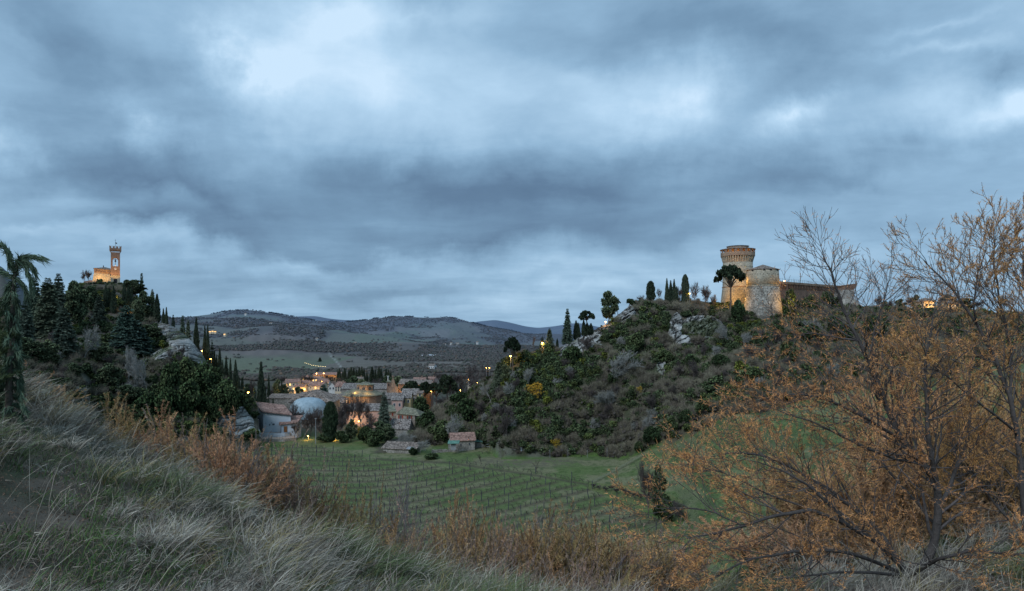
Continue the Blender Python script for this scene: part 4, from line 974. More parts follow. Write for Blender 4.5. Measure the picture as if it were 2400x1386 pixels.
ph = MB(); holes(ph, 0, 0, lambda z: r1*(.99+.03*sst(zz_(660), zz_(676), -z if False else z)*0), [zz_(p) for p in (627,636,645,655,665)], 16)
holes(ph, 0, 0, lambda z: r1*(1.015+.115*(zz_(676)-z)/zz_(676)), [zz_(p) for p in (684,693,702)], 14); ph.build('putlog_holes', m_dark, pk)
def B_(px, py, Y): return P(px, py, Y)-c1
# link wall between the towers, curtain, bastion
MB().prism([B_(1738,665,284), B_(1757,663,276), B_(1757,745,276), B_(1738,745,284)], (2.,3,0)).build('linking_wall', m_brick, fo)
A0, A1 = B_(1822,660,276), B_(1984,672,330); dz = Vector((0,0,1))
def cur(off0, off1, top0, top1, name, mat, th=2.):
    n = Vector((0,1,0))
    return MB().poly([A0-dz*off1+Vector((0,-.9 if name != 'parapet' else -.5,0))*0, A1-dz*off1, A1-dz*top1, A0-dz*top0, A0-dz*off1+n*th, A1-dz*off1+n*th, A1-dz*top1+n*th, A0-dz*top0+n*th], [(0,1,2,3),(3,2,6,7),(7,6,5,4),(0,3,7,4),(1,5,6,2)]).build(name, mat, fo)
cw = cur(0, 16, .2, .2, 'curtain_wall', m_brickred, 2.2)
n_ = 46; cb = MB()
for i in range(n_):
    t = (i+.5)/n_; q = A0+(A1-A0)*t+Vector((0,-.02,-.2)); cb.prism([q+Vector((-.22,0,-3.2)), q+Vector((-.22,-.7,-2.2)), q+Vector((-.22,-.7,-.4)), q+Vector((-.22,0,-.4))], (.44,.3,0))
cb.build('corbels', m_brickred, cw)
MB().poly([A0+Vector((0,-.9,-.9)),A1+Vector((0,-.9,-.9)),A1+Vector((0,-.9,.1)),A0+Vector((0,-.9,.1)),A0+Vector((0,1.6,-.9)),A1+Vector((0,1.6,-.9)),A1+Vector((0,1.6,.1)),A0+Vector((0,1.6,.1))], [(0,1,2,3),(3,2,6,7),(7,6,5,4),(0,4,5,1),(0,3,7,4),(1,5,6,2)]).build('parapet', m_brick, cw)
ra = MB()
for i in range(34): q = A0+(A1-A0)*(i+.5)/34+Vector((0,1.,.1)); ra.tube([q, q+Vector((0,0,1.5))], .045, 4)
ra.tube([A0+Vector((0,1,1.4)), A1+Vector((0,1,1.4))], .03, 4).tube([A0+Vector((0,1,.8)), A1+Vector((0,1,.8))], .02, 4); ra.build('railing', m_zinc, cw)
b0, b1 = B_(1955,672,318), B_(2010,668,318); zt = b1.z+.8; zb = B_(0,700,318).z
MB().poly([b0+Vector((0,0,-.1)), Vector((b1.x,b1.y,zt)), Vector((b1.x,b1.y+8,zt)), b0+Vector((0,8,-.1)), Vector((b0.x,b0.y+1,zt-3.2)), Vector((b1.x-1.2,b1.y+1,zt-3.2)), Vector((b1.x-1.2,b1.y+8,zt-3.2)), Vector((b0.x,b0.y+8,zt-3.2))], [(0,1,2,3),(4,5,1,0),(5,6,2,1),(7,4,0,3),(6,7,3,2)]).build('bastion_top', m_brickred, fo)
MB().box(b0.x, b1.x-1.25, b0.y+1, b0.y+8, zb, zt-3.2).build('bastion', m_rubble, fo)
MB().poly([(b0.x-2,b0.y-4,zb-9),(b1.x+4.5,b0.y-4,zb-9),(b1.x+4.5,b0.y+8,zb-9),(b0.x-2,b0.y+8,zb-9),(b0.x,b0.y+.9,zb),(b1.x-1.2,b0.y+.9,zb),(b1.x-1.2,b0.y+8,zb),(b0.x,b0.y+8,zb)], [(0,1,5,4),(1,2,6,5),(2,3,7,6),(3,0,4,7)]).build('bastion_scarp', m_fortlow, fo)
def rlight(q, pw, size=.3, **k): return lamp(q, pw, size, parent=fo, **k)
rlight(B_(1748,703,272.5), 900); rlight(B_(1751,682,273), 420); rlight(B_(1712,704,273), 1700); rlight(B_(1695,706,276), 1000); rlight(B_(1742,660,274), 700); rlight(B_(1838,664,272), 900); rlight(B_(1860,704,262), 1900); rlight(B_(1882,720,262), 900)
rlight(B_(1722,622,273), 500, 1.)
MB().lathe([(.02,-.2),(.3,-.05),(.3,.12),(.02,.2)], 10, c=(B_(1838,659,274).x, B_(1838,659,274).y)).build('lantern', E_AMB, fo, (0,0,B_(1838,659,274).z), smooth=True)
T('p', 1712, 616, 66, Y=267, v=0, label='big umbrella pine with a leaning trunk in front of the main castle tower')
T('s', 1850, 678, 44, Y=268, label='floodlit yellow-green ivy bush against the curtain wall')
T('s', 1872, 704, 50, 730, label='floodlit bush below the curtain wall'); T('s', 1900, 690, 44, Y=285, label='dark bush against the middle of the curtain wall'); T('s', 1945, 684, 50, Y=295, label='dark bush against the far curtain wall')
# lit villa on the skyline at the right
v, _, _ = house('villa', 'small floodlit yellow villa among the trees on the skyline right of the castle', 'house', 2166, 2192, 707, 724, 300, 7, 'hip', 1.6, m_cream, m_tile, (3,1), .8, 1.2)
for dx in (-4, 0, 4): lamp((dx,-4,1.), 1300, .3, parent=v)
v, _, _ = house('villa', 'second lit villa half hidden by trees further right on the skyline', 'house', 2222, 2240, 712, 726, 305, 7, 'gx', 1.3, m_cream, m_tile, (2,1), .8, 1.2); lamp((0,-4,1), 900, .3, parent=v)
# ------------------------------------------------------------------ white-blue house by the crag
Yh = 262.; kh = Yh/F
o_ = P(617, 1027, Yh); hb = thing('blue_grey_house', 'large blue-grey house with sloping tiled roof at the foot of the left crag', 'house', (o_.x, o_.y, o_.z))
def q(px, py, dY=0): v_ = P(px, py, Yh+dY)-o_; return v_
FL, FR, BL_ = q(617,1034), q(683,1034), q(597,1034,9)   # front left/right, back left corner of the walls
tl, tr_, tb = q(617,966), q(681,974), q(597,944,9); BR = FR+(BL_-FL); tbr = tr_+(tb-tl)*1.0
MB().poly([FL,FR,BR,BL_,tl,tr_,tbr,tb], [(0,1,5,4),(1,2,6,5),(2,3,7,6),(3,0,4,7)]).build('wall', m_blue, hb)
rr_ = MB().prism([tl+Vector((-.4,-.6,.05)), tr_+Vector((1.0,-.6,.05)), tbr+Vector((1.0,.6,.1)), tb+Vector((-.4,.5,.1))], (0,0,.35)).build('roof', m_tilered, hb)
MB().tube([tl+Vector((-.4,-.75,0)), tr_+Vector((1.0,-.75,0))], .13, 6).build('gutter', m_zinc, rr_)
ax0, ax1 = q(645,1016,-1.5), q(694,1016,-1.5); ay = Vector((0,6.,0))
al, am, ar = q(645,981,3), q(658,997,-1.5), q(695,992,-1.5)
# annex: front wall lower, rises to the back
a = [Vector((am.x,am.y,-1)), Vector((ar.x,am.y,-1)), Vector((ar.x,am.y+6,-1)), Vector((am.x-2.2,am.y+6,-1)), Vector((am.x,am.y,am.z)), Vector((ar.x,am.y,ar.z)), Vector((ar.x,am.y+6,ar.z+1.9)), Vector((am.x-2.2,am.y+6,am.z+2.6))]
an_ = MB().poly(a, [(0,1,5,4),(1,2,6,5),(2,3,7,6),(3,0,4,7)]).build('annex', m_blue, hb)
MB().prism([a[4]+Vector((-.5,-.6,.02)), a[5]+Vector((.6,-.6,.02)), a[6]+Vector((.6,.3,.1)), a[7]+Vector((-.5,.3,.1))], (0,0,.3)).build('annex_roof', m_tilered, an_)
dz_ = q(672,1012).z
dr = MB().box(q(669,0).x, q(676,0).x, am.y-.1, am.y-.04, q(0,1012).z, q(0,998).z).build('door', m_wood, an_)
MB().box(q(668.4,0).x, q(669,0).x, am.y-.12, am.y-.02, q(0,1012).z, q(0,997).z).box(q(676,0).x, q(676.6,0).x, am.y-.12, am.y-.02, q(0,1012).z, q(0,997).z).build('frame', m_zinc, dr)
MB().tube([Vector((am.x+.1,am.y-.12,.2)), Vector((am.x+.1,am.y-.12,am.z))], .09, 6).build('downpipe', m_zinc, an_)
for px, py, w_, h_ in [(632,996,1.4,2.2),(641,995,3.2,2.6),(623,992,1,1),(637,991.5,1,1)]:
    MB().box(q(px,0).x-w_*.14, q(px,0).x+w_*.14, -.08, .03, q(0,py).z-h_*.13, q(0,py).z+h_*.13).build('window', m_glass, hb)
w_ = MB().poly([FL+(BL_-FL)*.45+Vector((-.05,-.05,7.0)), FL+(BL_-FL)*.65+Vector((-.05,-.05,7.0)), FL+(BL_-FL)*.65+Vector((-.05,-.05,9.5)), FL+(BL_-FL)*.45+Vector((-.05,-.05,9.5))], [(0,1,2,3)]).build('window', m_glass, hb)
# terraces
te = thing('terrace', 'two-level paved terrace with a curved blue-grey wall in front of the blue-grey house', 'terrace', (o_.x, o_.y-1.6, o_.z))
def qq(px, py, dY=0): return P(px, py, Yh+dY)-Vector((o_.x, o_.y-1.6, o_.z))
zup = qq(0,1013).z-.1; x0 = qq(619,0).x; x1 = qq(690,0).x
MB().prism([(x0,1.4,zup-.25),(x0,-2.5,zup-.25),(x0+6,-3.6,zup-.25),(x0+10,-2.8,zup-.25),(x1-1,-.6,zup-.25),(x1-1,.05,zup-.25),(x0+7,.05,zup-.25),(x0+7,1.4,zup-.25)], (0,0,.25)).build('upper_paving', m_pave, te)
cvp = [(x0,-2.55),(x0+3,-3.3),(x0+6,-3.66),(x0+8.5,-3.3),(x0+10,-2.86),(x1-1,-.66)]
cw_ = MB()
for (xa, ya), (xb, yb_) in zip(cvp, cvp[1:]): cw_.poly([(xa,ya-.1,-2),(xb,yb_-.1,-2),(xb,yb_-.1,zup+.5),(xa,ya-.1,zup+.5),(xa,ya+.15,-2),(xb,yb_+.15,-2),(xb,yb_+.15,zup+.5),(xa,ya+.15,zup+.5)], [(0,1,2,3),(7,6,5,4),(3,2,6,7)])
cw_.build('curved_wall', m_blue, te)
zl = qq(0,1024,-5).z
MB().prism([(x0,-2.4,zl-.2),(x0,-7.5,zl-.2),(x0+12,-7.8,zl-.2),(x1+2.5,-5,zl-.2),(x1+1,-1,zl-.2),(x1-2,0,zl-.2)], (0,0,.22)).build('lower_paving', m_pave, te)
MB().prism([(x0-.3,-7.4,zl-.22),(x0-.3,-8.0,zl-.22),(x0+12,-8.2,zl-.22),(x1+2.8,-5.2,zl-.22),(x1+2.4,-4.6,zl-.22),(x0+12,-7.6,zl-.22)], (0,0,-2.6)).build('stone_plinth', m_rubble, te)
fp = MB()
for i in range(12):
    t = i/11; xq = x0+t*12.; yq = -7.85; fp.tube([(xq,yq,zl),(xq,yq,zl+1.1)], .035, 4)
fp.tube([(x0,-7.85,zl+1.1),(x0+12,-7.85,zl+1.1)], .03, 4).tube([(x0,-7.85,zl+.6),(x0+12,-7.85,zl+.6)], .02, 4)
for i in range(8): t = i/7; fp.tube([(x0+10+t*3.6,-2.8+t*2.2,zup),(x0+10+t*3.6,-2.8+t*2.2,zup+1.2)], .03, 4)
fp.build('railing', m_zinc, te)

# ------------------------------------------------------------------ domed hall
Yd = 292.; cd = P(723, 1000, Yd+9); hd = thing('domed_hall', 'round light-blue domed hall with three small vents on its rim and a tiled roof behind', 'hall', (cd.x, cd.y, cd.z))
def zd(py, Y=Yd): return (HZ-py)/F*Y-cd.z
rd = 8.6; MB().lathe([(rd,-4),(rd,zd(984))], 40).build('round_wall', m_rubble, hd)
m_dome = stone('pale_blue_render', (.27,.36,.41), (.35,.44,.49), .5, .8, .1, contrast=.3)
MB().lathe([(rd+.25,zd(985)),(rd+.3,zd(982)),(rd*.995,zd(970)),(rd*.95,zd(958)),(rd*.84,zd(949)),(rd*.62,zd(941.5)),(rd*.34,zd(938)),(.05,zd(936.5))], 40, cap=False).build('dome', m_dome, hd, smooth=True)
MB().lathe([(rd+.32,zd(986)),(rd+.45,zd(985.2)),(rd+.32,zd(984.2))], 40, cap=False).build('rim_band', m_zinc, hd)
for px in (704, 720, 732): MB().box((px-723)*Yd/F-.28, (px-723)*Yd/F+.28, 1.5, 2.1, zd(944), zd(934.5)).build('vent', m_zinc, hd)
MB().poly([(-11,3,zd(950)),(11,3,zd(950)),(13,16,zd(946)),(-13,16,zd(946)),(-1.5,6,zd(926)+.4),(1.5,10,zd(924)+.4)], [(0,1,5,4),(1,2,5),(2,3,4,5),(3,0,4)]).build('roof', m_tile, hd)
MB().box(-10.6,10.6,3.4,15.5,-3,zd(951)).build('hall_wall', m_rubble, hd)
# roofs around it
house('long_stone_barn', 'long low stone building with a dark slope of tiles left of the domed hall', 'building', 628, 742, 934, 975, 345, 14, 'gx', 1.6, m_rubble, m_tile, (5,1))
house('tiled_building', 'broad building under a stone-tiled roof right of the domed hall', 'building', 738, 812, 944, 1010, 322, 12, 'gx', 3.6, m_rubble, m_slab, (4,2))
house('tiled_building', 'low building with pale stone-tiled roof running to the church apse', 'building', 812, 900, 963, 1012, 300, 10, 'gx', 2.6, m_pink, m_slab, (4,1))
house('tiled_building', 'building with a ridged roof between the domed hall and the lit houses', 'building', 700, 760, 929, 950, 370, 12, 'gx', 1.6, m_rubble, m_tile, (3,1))
house('grey_roofed_building', 'long grey-roofed building right behind the church lantern', 'building', 800, 915, 912, 935, 372, 14, 'gx', 2.6, m_rubble, m_slab, (6,1))
house('tiled_building', 'narrow roof crowded behind the church drum on its right', 'building', 886, 940, 935, 960, 350, 10, 'gx', 2.6, m_rubble, m_slab, (2,1))
# ------------------------------------------------------------------ domed church with lantern
Yc_ = 335.; cc = P(846, 975, Yc_); ch = thing('church_rotunda', 'floodlit brick church rotunda with a conical roof and octagonal lantern', 'church', (cc.x, cc.y, cc.z))
def zc_(py): return (HZ-py)/F*(Yc_-6)-cc.z
MB().lathe([(11.3,-4),(11.3,zc_(928))], 16, math.pi/16, 2*math.pi+math.pi/16).build('drum', m_brick, ch)
MB().lathe([(11.9,zc_(928.3)),(11.9,zc_(926.8)),(4.,zc_(914))], 16, math.pi/16, 2*math.pi+math.pi/16).build('roof', m_tilegreen, ch)
ln_ = MB().lathe([(4.45,zc_(925)),(4.45,zc_(904.2))], 8, math.pi/8, 2*math.pi+math.pi/8, c=(2.3,0)).build('lantern_wall', m_brick, ch)
MB().lathe([(4.9,zc_(904.6)),(4.95,zc_(903.6)),(.05,zc_(896.6))], 8, math.pi/8, 2*math.pi+math.pi/8, c=(2.3,0)).build('lantern_roof', m_tilegreen, ch)
for k in range(8):
    a_ = -math.pi/2+k*math.pi/4; o = MB().lathe([(.02,.05),(.62,.05),(.78,.12),(.78,-.1)], 16).build('round_window', m_glass, ln_)
    o.location = (2.3+math.cos(a_)*4.13, math.sin(a_)*4.13, zc_(912)); o.rotation_euler = (R(90), 0, a_+math.pi/2)
for (x_, y_, z_, pw) in [(-9,-11.5,zc_(936),700),(-3,-13.5,zc_(937),800),(5,-13.5,zc_(937),500),(-1,-8,zc_(916),420),(5.5,-8,zc_(916),420)]: lamp((x_, y_, z_), pw, .4, parent=ch)
# ------------------------------------------------------------------ basilica facade with volutes and brick nave
Yn = 360.; cn = P(921, 935, Yn); nv = thing('brick_church', 'brick church with a curved gable front, small bell tower and long nave wall', 'church', (cn.x, cn.y, cn.z))
def zn_(py): return (HZ-py)/F*Yn-cn.z
kx = Yn/F
MB().box(12*kx, 88*kx, 1, 14, -6, zn_(901)).build('nave_wall', m_brickred, nv)
MB().prism([(12*kx,.2,zn_(901)),(88*kx,.2,zn_(904)),(88*kx,8,zn_(895)),(12*kx,8,zn_(892))], (0,0,.3)).build('nave_roof', m_tile, nv)
prof = [(-10,935),(-10,912),(-8,911),(-5,908),(-4,902),(-3.5,893),(0,886),(3.5,893),(4.5,900),(8,905),(12,908),(12,935)]
fa = MB(); fv = [(a_*kx, 0, zn_(b_)) for a_, b_ in prof]; fa.prism(fv, (0,.8,0)); fa.build('gable_front', m_brick, nv)
bt = MB().box(-16*kx,-7*kx,2,4.2,-6,zn_(897)).build('bell_tower', m_brickred, nv)
MB().prism([(-16.8*kx,1.7,zn_(897.2)),(-6.2*kx,1.7,zn_(897.2)),(-6.2*kx,4.6,zn_(897.2)),(-16.8*kx,4.6,zn_(897.2))], (0,0,.3)).poly([(-16.8*kx,1.7,zn_(896)),(-6.2*kx,1.7,zn_(896)),(-6.2*kx,4.6,zn_(896)),(-16.8*kx,4.6,zn_(896)),(-11.5*kx,3.1,zn_(891.5))], [(0,1,4),(1,2,4),(2,3,4),(3,0,4)]).build('roof', m_tilegreen, bt)
MB().prism([(-13*kx,1.98,zn_(906)),(-10*kx,1.98,zn_(906)),(-10*kx,1.98,zn_(901)),(-11.5*kx,1.98,zn_(899.6)),(-13*kx,1.98,zn_(901))], (0,-.04,0)).build('bell_opening', m_dark, bt)
MB().lathe([(.3,0),(.28,3.2)], 8, c=(-14*kx,3)).box(-14*kx-.5,-14*kx+.5,2.6,3.4,3.2,3.5).build('chimney', m_pale, bt, (0,0,zn_(897)))
for dx in (16,32,48,66): lamp((dx*kx,-1.6,zn_(916)), 200, .3, parent=nv)
lamp((-6*kx,-3,zn_(926)), 300, .3, parent=nv)
for i, (px, py, Y, pw, l) in enumerate([(975,917,352,500,'leftmost'),(1011,917,350,500,'second from the left'),(1046,915,348,900,'third and brightest'),(1079,914,352,300,'rightmost')]):
    street_lamp(px, py, Y, 'amber street lamp along the brick nave wall, %s' % l, pw, 3.2, group='street lamps along the brick nave wall')
# rubble roofs beneath, ochre house
house('ochre_house', 'small ochre house with a slate roof under the brick church', 'house', 942, 962, 933, 950, 312, 8, 'gx', 2.2, m_ochre, m_slab, (2,1))
house('slate_roofed_house', 'house with a speckled stone-slate roof above the ochre house', 'house', 942, 978, 926, 945, 322, 9, 'gx', 2.6, m_rubble, m_slab, (2,1))
house('pink_walled_house', 'small pinkish rubble house left of the ochre house', 'house', 918, 943, 938, 962, 308, 8, 'gx', 1.6, m_pink, m_slab, (2,1))
house('stone_hut', 'tiny ochre-lit hut at the end of the slate roofs', 'house', 978, 990, 922, 930, 318, 4, 'gx', .8, m_ochre, m_tile, (1,1))
# ------------------------------------------------------------------ stone house with red shutters
Ys_ = 276.; cs = P(950, 1002, Ys_); sn = thing('stone_house', 'two-storey grey stone house with red shutters and a mossy hip roof', 'house', (cs.x, cs.y, cs.z), R(-6))
ks = Ys_/F
zs_ = lambda py: (HZ-py)/F*Ys_-cs.z
MB().box(-22*ks, 23*ks, 0, 8, -5, zs_(972)).build('wall', m_rubble, sn)
MB().poly([(-23.5*ks,-.6,zs_(969.5)),(35*ks,-.6,zs_(974.5)),(35*ks,8.6,zs_(972)),(-23.5*ks,8.6,zs_(969.5)),(-8*ks,4,zs_(956)),(18*ks,4,zs_(960))], [(0,1,5,4),(1,2,5),(2,3,4,5),(3,0,4),(3,2,1,0)]).build('roof', m_tilegreen, sn)
MB().box(23*ks-.02, 33*ks, 1, 7.5, -5, zs_(974.5)).build('side_wing', m_rubble, sn)
windows(sn, [(-11*ks,zs_(978)),(10*ks,zs_(979.5))], 0, 1.0, 1.5, shutter=m_red)
windows(sn, [(-6*ks,zs_(993)),(11*ks,zs_(995.5))], 0, .9, 1.3, mg=m_red)
MB().tube([(4*ks,-.1,0),(4*ks,-.1,zs_(972))], .06, 5).build('downpipe', m_zinc, sn)
sw = thing('stone_house', 'lower wing of grey stone with a shallow roof left of the red-shuttered house', 'house', (P(920,1000,Ys_+3).x, Ys_+3, P(920,1000,Ys_+3).z), R(20))
MB().box(-8*ks, 8*ks, 0, 7, -5, zs_(967)).build('wall', m_rubble, sw); MB().prism([(-9*ks,-.5,zs_(967.5)),(9.5*ks,-.5,zs_(967.5)),(9.5*ks,7.6,zs_(957)),(-9*ks,7.6,zs_(957))], (0,0,.3)).build('roof', m_tilegreen, sw)
windows(sw, [(0,zs_(973)),(-4*ks,zs_(985))], 0, .7, 1.2, mg=m_red)
street_lamp(903, 989, 262, 'amber lamp between the dark trees beside the stone house', 700, 3.)
lamp(P(914, 985, 268), 500, .3, parent=None)
house('low_stone_outbuilding', 'low outbuilding with a coarse stone-slate roof below the red-shuttered house', 'outbuilding', 913, 958, 1004, 1026, 262, 6, 'gx', 3.2, m_rubble, m_slab, None, rz=R(-8))
# ------------------------------------------------------------------ sheds at the meadow edge
sh1, W1, H1 = house('farm_shed', 'stone farm shed with a red-brown tiled roof at the edge of the meadow', 'shed', 1058, 1113, 1032, 1052, 224, 6, 'gx', 2.0, m_rubble, m_tilered, None, rz=R(12))
windows(sh1, [(2.2,1.6),(-.8,1.5)], 0, .5, .7)
aw = thing('green_lean_to', 'small shelter with a green sheet roof against the farm shed', 'shelter', (P(1064,1052,219).x, 219, P(1064,1052,219).z), R(8))
MB().prism([(-2.2,-1.4,1.9),(1.6,-1.4,1.9),(2.1,1.4,2.5),(-1.9,1.4,2.5)], (0,0,.1)).build('roof', m_green, aw); MB().box(-1,.6,-.6,.8,-.4,1.7).build('box', m_grey, aw)
for sx in (-2,1.4): MB().tube([(sx,-1.3,-.4),(sx,-1.3,1.95)], .06, 6).build('post', m_post, aw)
gr_ = thing('green_lean_to', 'long green sheet roof behind the right end of the farm shed', 'shelter', (P(1127,1042,230).x, 230, P(1127,1042,230).z))
MB().prism([(-2.6,-1.4,1.2),(2.8,-1.4,.9),(2.8,1.4,1.3),(-2.6,1.4,1.6)], (0,0,.1)).build('roof', m_green, gr_); MB().box(-2.3,2.5,-1,1.2,-1,1.0).build('wall', m_rubble, gr_)
lw = thing('long_low_shed', 'long low shed with a weathered tiled roof behind the vineyard', 'shed', (P(938,1068,222).x, 222, gz(P(938,1068,222).x,222)), R(-14))
MB().box(-6.5,5.5,0,4.2,-1,1.5).build('wall', m_rubble, lw)
rf_ = MB().prism([(-7,-.5,1.5),(6,-.5,1.5),(6,4.7,3.1),(-7,4.7,3.1)], (0,0,.2)).build('roof', m_tile, lw)
MB().prism([(2.4,-.56,1.72),(4.8,-.56,1.72),(4.8,1.2,2.26),(2.4,1.2,2.26)], (0,0,.06)).build('patch_sheet', m_grey, rf_)
ws = thing('stone_wall', 'pale dry-stone wall climbing to the farm shed', 'wall', G(1040,222))
wm_ = MB(); rw_ = np.random.RandomState(3)
for i in range(46): x_ = -4+i*.2; wm_.box(x_-.18, x_+.2, -.3+rw_.rand()*.1+i*.04, .3+i*.04, -.5, .7+rw_.rand()*.5)
wm_.build('stones', m_rubble, ws)
# ------------------------------------------------------------------ lit houses in town
LIT = [(722,757,905,923,560,12,'gx',3.2,m_cream,m_tilered,(3,2),'large cream house with a red roof lit by the street lamps',(0,4)),
 (700,724,899,918,600,10,'gx',2.4,m_cream,m_tilered,(3,2),'lamp-lit cream house behind the large cream house',(1,)),
 (668,700,897,917,590,12,'gx',2.8,m_cream,m_tilered,(4,2),'leftmost lamp-lit house with a red roof',(2,5)),
 (688,712,908,922,545,8,'gx',2,m_cream,m_tilered,(3,1),'low lamp-lit house in front of the leftmost ones',(1,)),
 (770,785,906,916,500,9,'gy',3.2,m_pale,m_tilered,(2,1),'white gabled house right of the cedar',()),
 (784,803,906,918,480,9,'gx',3,m_cream,m_tilered,(3,2),'cream house joined to the white gabled house',()),
 (757,770,897,910,610,9,'gx',2,m_pale,m_tilered,(2,1),'small pale house with a tall chimney behind the cedar',()),
 (730,752,888,896,680,10,'gx',2.2,m_cream,m_tilered,(3,1),'distant lamp-lit house on the rise behind the town',(0,1,2)),
 (742,766,893,900,650,10,'gx',2.0,m_cream,m_tilered,(3,1),'distant house left of the tall chimney',(1,)),
 (708,722,886,894,700,10,'gx',2.0,m_cream,m_tilered,(2,1),'lamp-lit distant house behind the leftmost houses',(0,)),
 (648,666,905,916,560,10,'gx',2.0,m_cream,m_tile,(2,1),'dim house at the left end behind the dark trees',()),
 (968,996,892,899,480,10,'gx',1.8,m_cream,m_tilered,(3,1),'red-roofed house peeping over the nave wall',()),
 (1000,1018,889,895,620,10,'gx',1.8,m_pink,m_tilered,(2,1),'pinkish house among the trees right of the brick church',()),
 (1100,1130,905,913,420,8,'gx',1.4,m_cream,m_tile,(3,1),'low house among bare trees at the right end of the town',(1,)),
 (832,850,889,895,560,8,'gx',1.5,m_cream,m_tile,(2,1),'small house behind the church lantern',())]
for (a_, b_, e_, g_, Y, D, rf, ri, wm, rm, wn, lb, lt) in LIT:
    t_, W_, H_ = house('town_house', lb, 'house', a_, b_, e_, g_, Y, D, rf, ri, wm, rm, wn, 1.1, 1.5, lt, rz=R(rs.uniform(-14, 14)), chimney=[(W_ if False else 1.5, D*.5)])
for i, (px, py, Y, pw, l) in enumerate([(695,912,535,2600,'left of the low lit house'),(705,908,552,2600,'above the low lit house'),(706,917,530,2200,'in front of the low lit house'),(715,912,540,4200,'brightest, beside the large cream house'),(755,894,600,2200,'by the tall chimney'),(742,875,690,1500,'left of the two on the arcade'),(759,875,690,1500,'right of the two on the arcade'),(722,893,640,1800,'behind the large cream house'),(676,910,560,2000,'at the leftmost lit house'),(827,884,600,700,'among the trees behind the lantern'),(632,911,400,900,'between the tall cypresses'),(735,916,536,1600,'at the corner of the large cream house')]):
    street_lamp(px, py, Y, 'small amber street lamp in the town, %s' % l, pw*1.6, 5, .42, group='amber street lamps in the town')
# arcade
ar_ = thing('arcaded_building', 'long low arcaded building glowing amber behind the town', 'building', (P(757,887,700).x, 700, P(757,887,700).z), R(-5))
ka = 700/F; MB().box(-24*ka,37*ka,3,12,-4,3.6).build('wall', m_brick, ar_); MB().prism([(-26*ka,-.8,3.7),(38*ka,-.8,3.7),(38*ka,12,5.6),(-26*ka,12,5.6)], (0,0,.3)).build('roof', m_tilered, ar_)
for i in range(13): MB().box(-24*ka+i*2.3,-24*ka+i*2.3+.5,-.3,.3,-2,3.7).build('pillar', m_brick, ar_)
for i in range(6): lamp((-22*ka+i*5.2,1.2,2.6), 240, .3, parent=ar_)
# glare lamp by the crag and other singles
street_lamp(583, 919, 300, 'brightest amber street lamp, shining at the top of the lane beside the left crag', 1200, 4, .42)
for i, (px, py, Y, pw, l) in enumerate([(474,822,322,500,'amber lamp at the foot of the first cypresses behind the pale rock'),(495,841,312,160,'small amber lamp low between the cypresses behind the crag'),(440,790,338,600,'amber lamp hidden behind the crest of the pale rock')]): street_lamp(px, py, Y, l, pw, 2.2)
street_lamp(1197, 834, 240, 'amber lamp on its pole left of the low ridge', 700, None, .36); street_lamp(1271, 803, 247, 'amber lamp in front of the low fir on the ridge', 900, None, .38)
street_lamp(1419, 754, 259, 'amber lamp under the big dark oak', 260, 2.4, .34); street_lamp(1616, 688, 277, 'amber lamp on a thin pole beside the tall blunt cypress', 250, None, .22)
for px, py, Y, l in [(1140,862,330,'left of a pair'),(1147,862,330,'right of a pair'),(1098,889,380,'low between bare trees'),(1119,897,350,'by the low house')]: street_lamp(px, py, Y, 'small amber lamp among the trees right of town, %s' % l, 120, 4, .22, group='lamps among the trees right of town')
street_lamp(723, 1021, 256, 'amber lamp lighting the bushes between the blue-grey house and the tall pole', 380, 1.8, .3); street_lamp(787, 1026, 254, 'low amber lamp at the foot of the ivy column', 160, 1.5, .22)
for px, Y, pw in [(835, 300, 420),(826,296,220),(846,298,300)]: 
    b_ = P(px, 985, Y); t_ = thing('floodlight', 'yellow floodlight behind the bare trees below the church rotunda', 'floodlight', (b_.x, Y-4, b_.z), group='yellow floodlights below the church rotunda')
    MB().box(-.3,.3,-.15,.15,-.2,.25).tube([(0,0,-3),(0,0,-.2)], .06, 6).build('housing', m_zinc, t_); MB().box(-.25,.25,-.19,-.155,-.15,.2).build('lens', E_AMB, t_); lamp((0,1.2,.4), pw, .3, (1,.6,.16), parent=t_)
pl = thing('utility_pole', 'tall pale grey pole standing between the blue-grey house and the ivy column', 'pole', G(740,246))
hpl = (HZ-980)/F*246-pl.location.z; MB().lathe([(.16,-.5),(.10,hpl)], 10).build('mast', m_grey, pl); MB().box(-.5,.5,-.06,.06,hpl-.3,hpl-.15).build('crossarm', m_grey, pl)
pl = thing('utility_pole', 'short pale pole in the trees left of the stone house', 'pole', (P(872,1000,270).x, 270, P(872,1000,270).z)); MB().lathe([(.17,-3),(.13,5.4)], 10).build('mast', m_pale, pl)
# ------------------------------------------------------------------ town trees
P_col = mk_tree('ivy_column_tree', 'dense dark ivy-covered column of a tree right of the domed hall', 'tree', *cypress(290, 14, 5.2, col=(.05,.075,.042), tip=.5, flat=True, n=6000))
stand(P_col, 14, 5.0, 774, 942, 31, Y=251)
T('c', 612, 850, 19, Y=290, label='tallest cypress, standing alone above the blue-grey house'); T('c', 621, 905, 10, Y=288, label='lower cypress pressed against the tallest one')
T('c', 569, 886, 9, Y=300, label='orange-lit cypress near the bright street lamp'); T('c', 630, 880, 7, Y=395, label='slim cypress behind the tallest one'); T('c', 630, 928, 7, Y=285, label='young cypress right of the tallest one'); T('c', 640, 934, 9, Y=282, label='second young cypress right of the tallest one'); T('f', 597, 905, 18, Y=300, label='bushy fir between the bright lamp and the tallest cypress')
T('d', 758, 900, 40, Y=470, label='wide layered cedar in the middle of the town'); T('o', 652, 888, 30, Y=410, label='dark evergreen by the dim house in town'); T('c', 660, 893, 10, Y=408, label='dark cypress beside the lamp-lit houses')
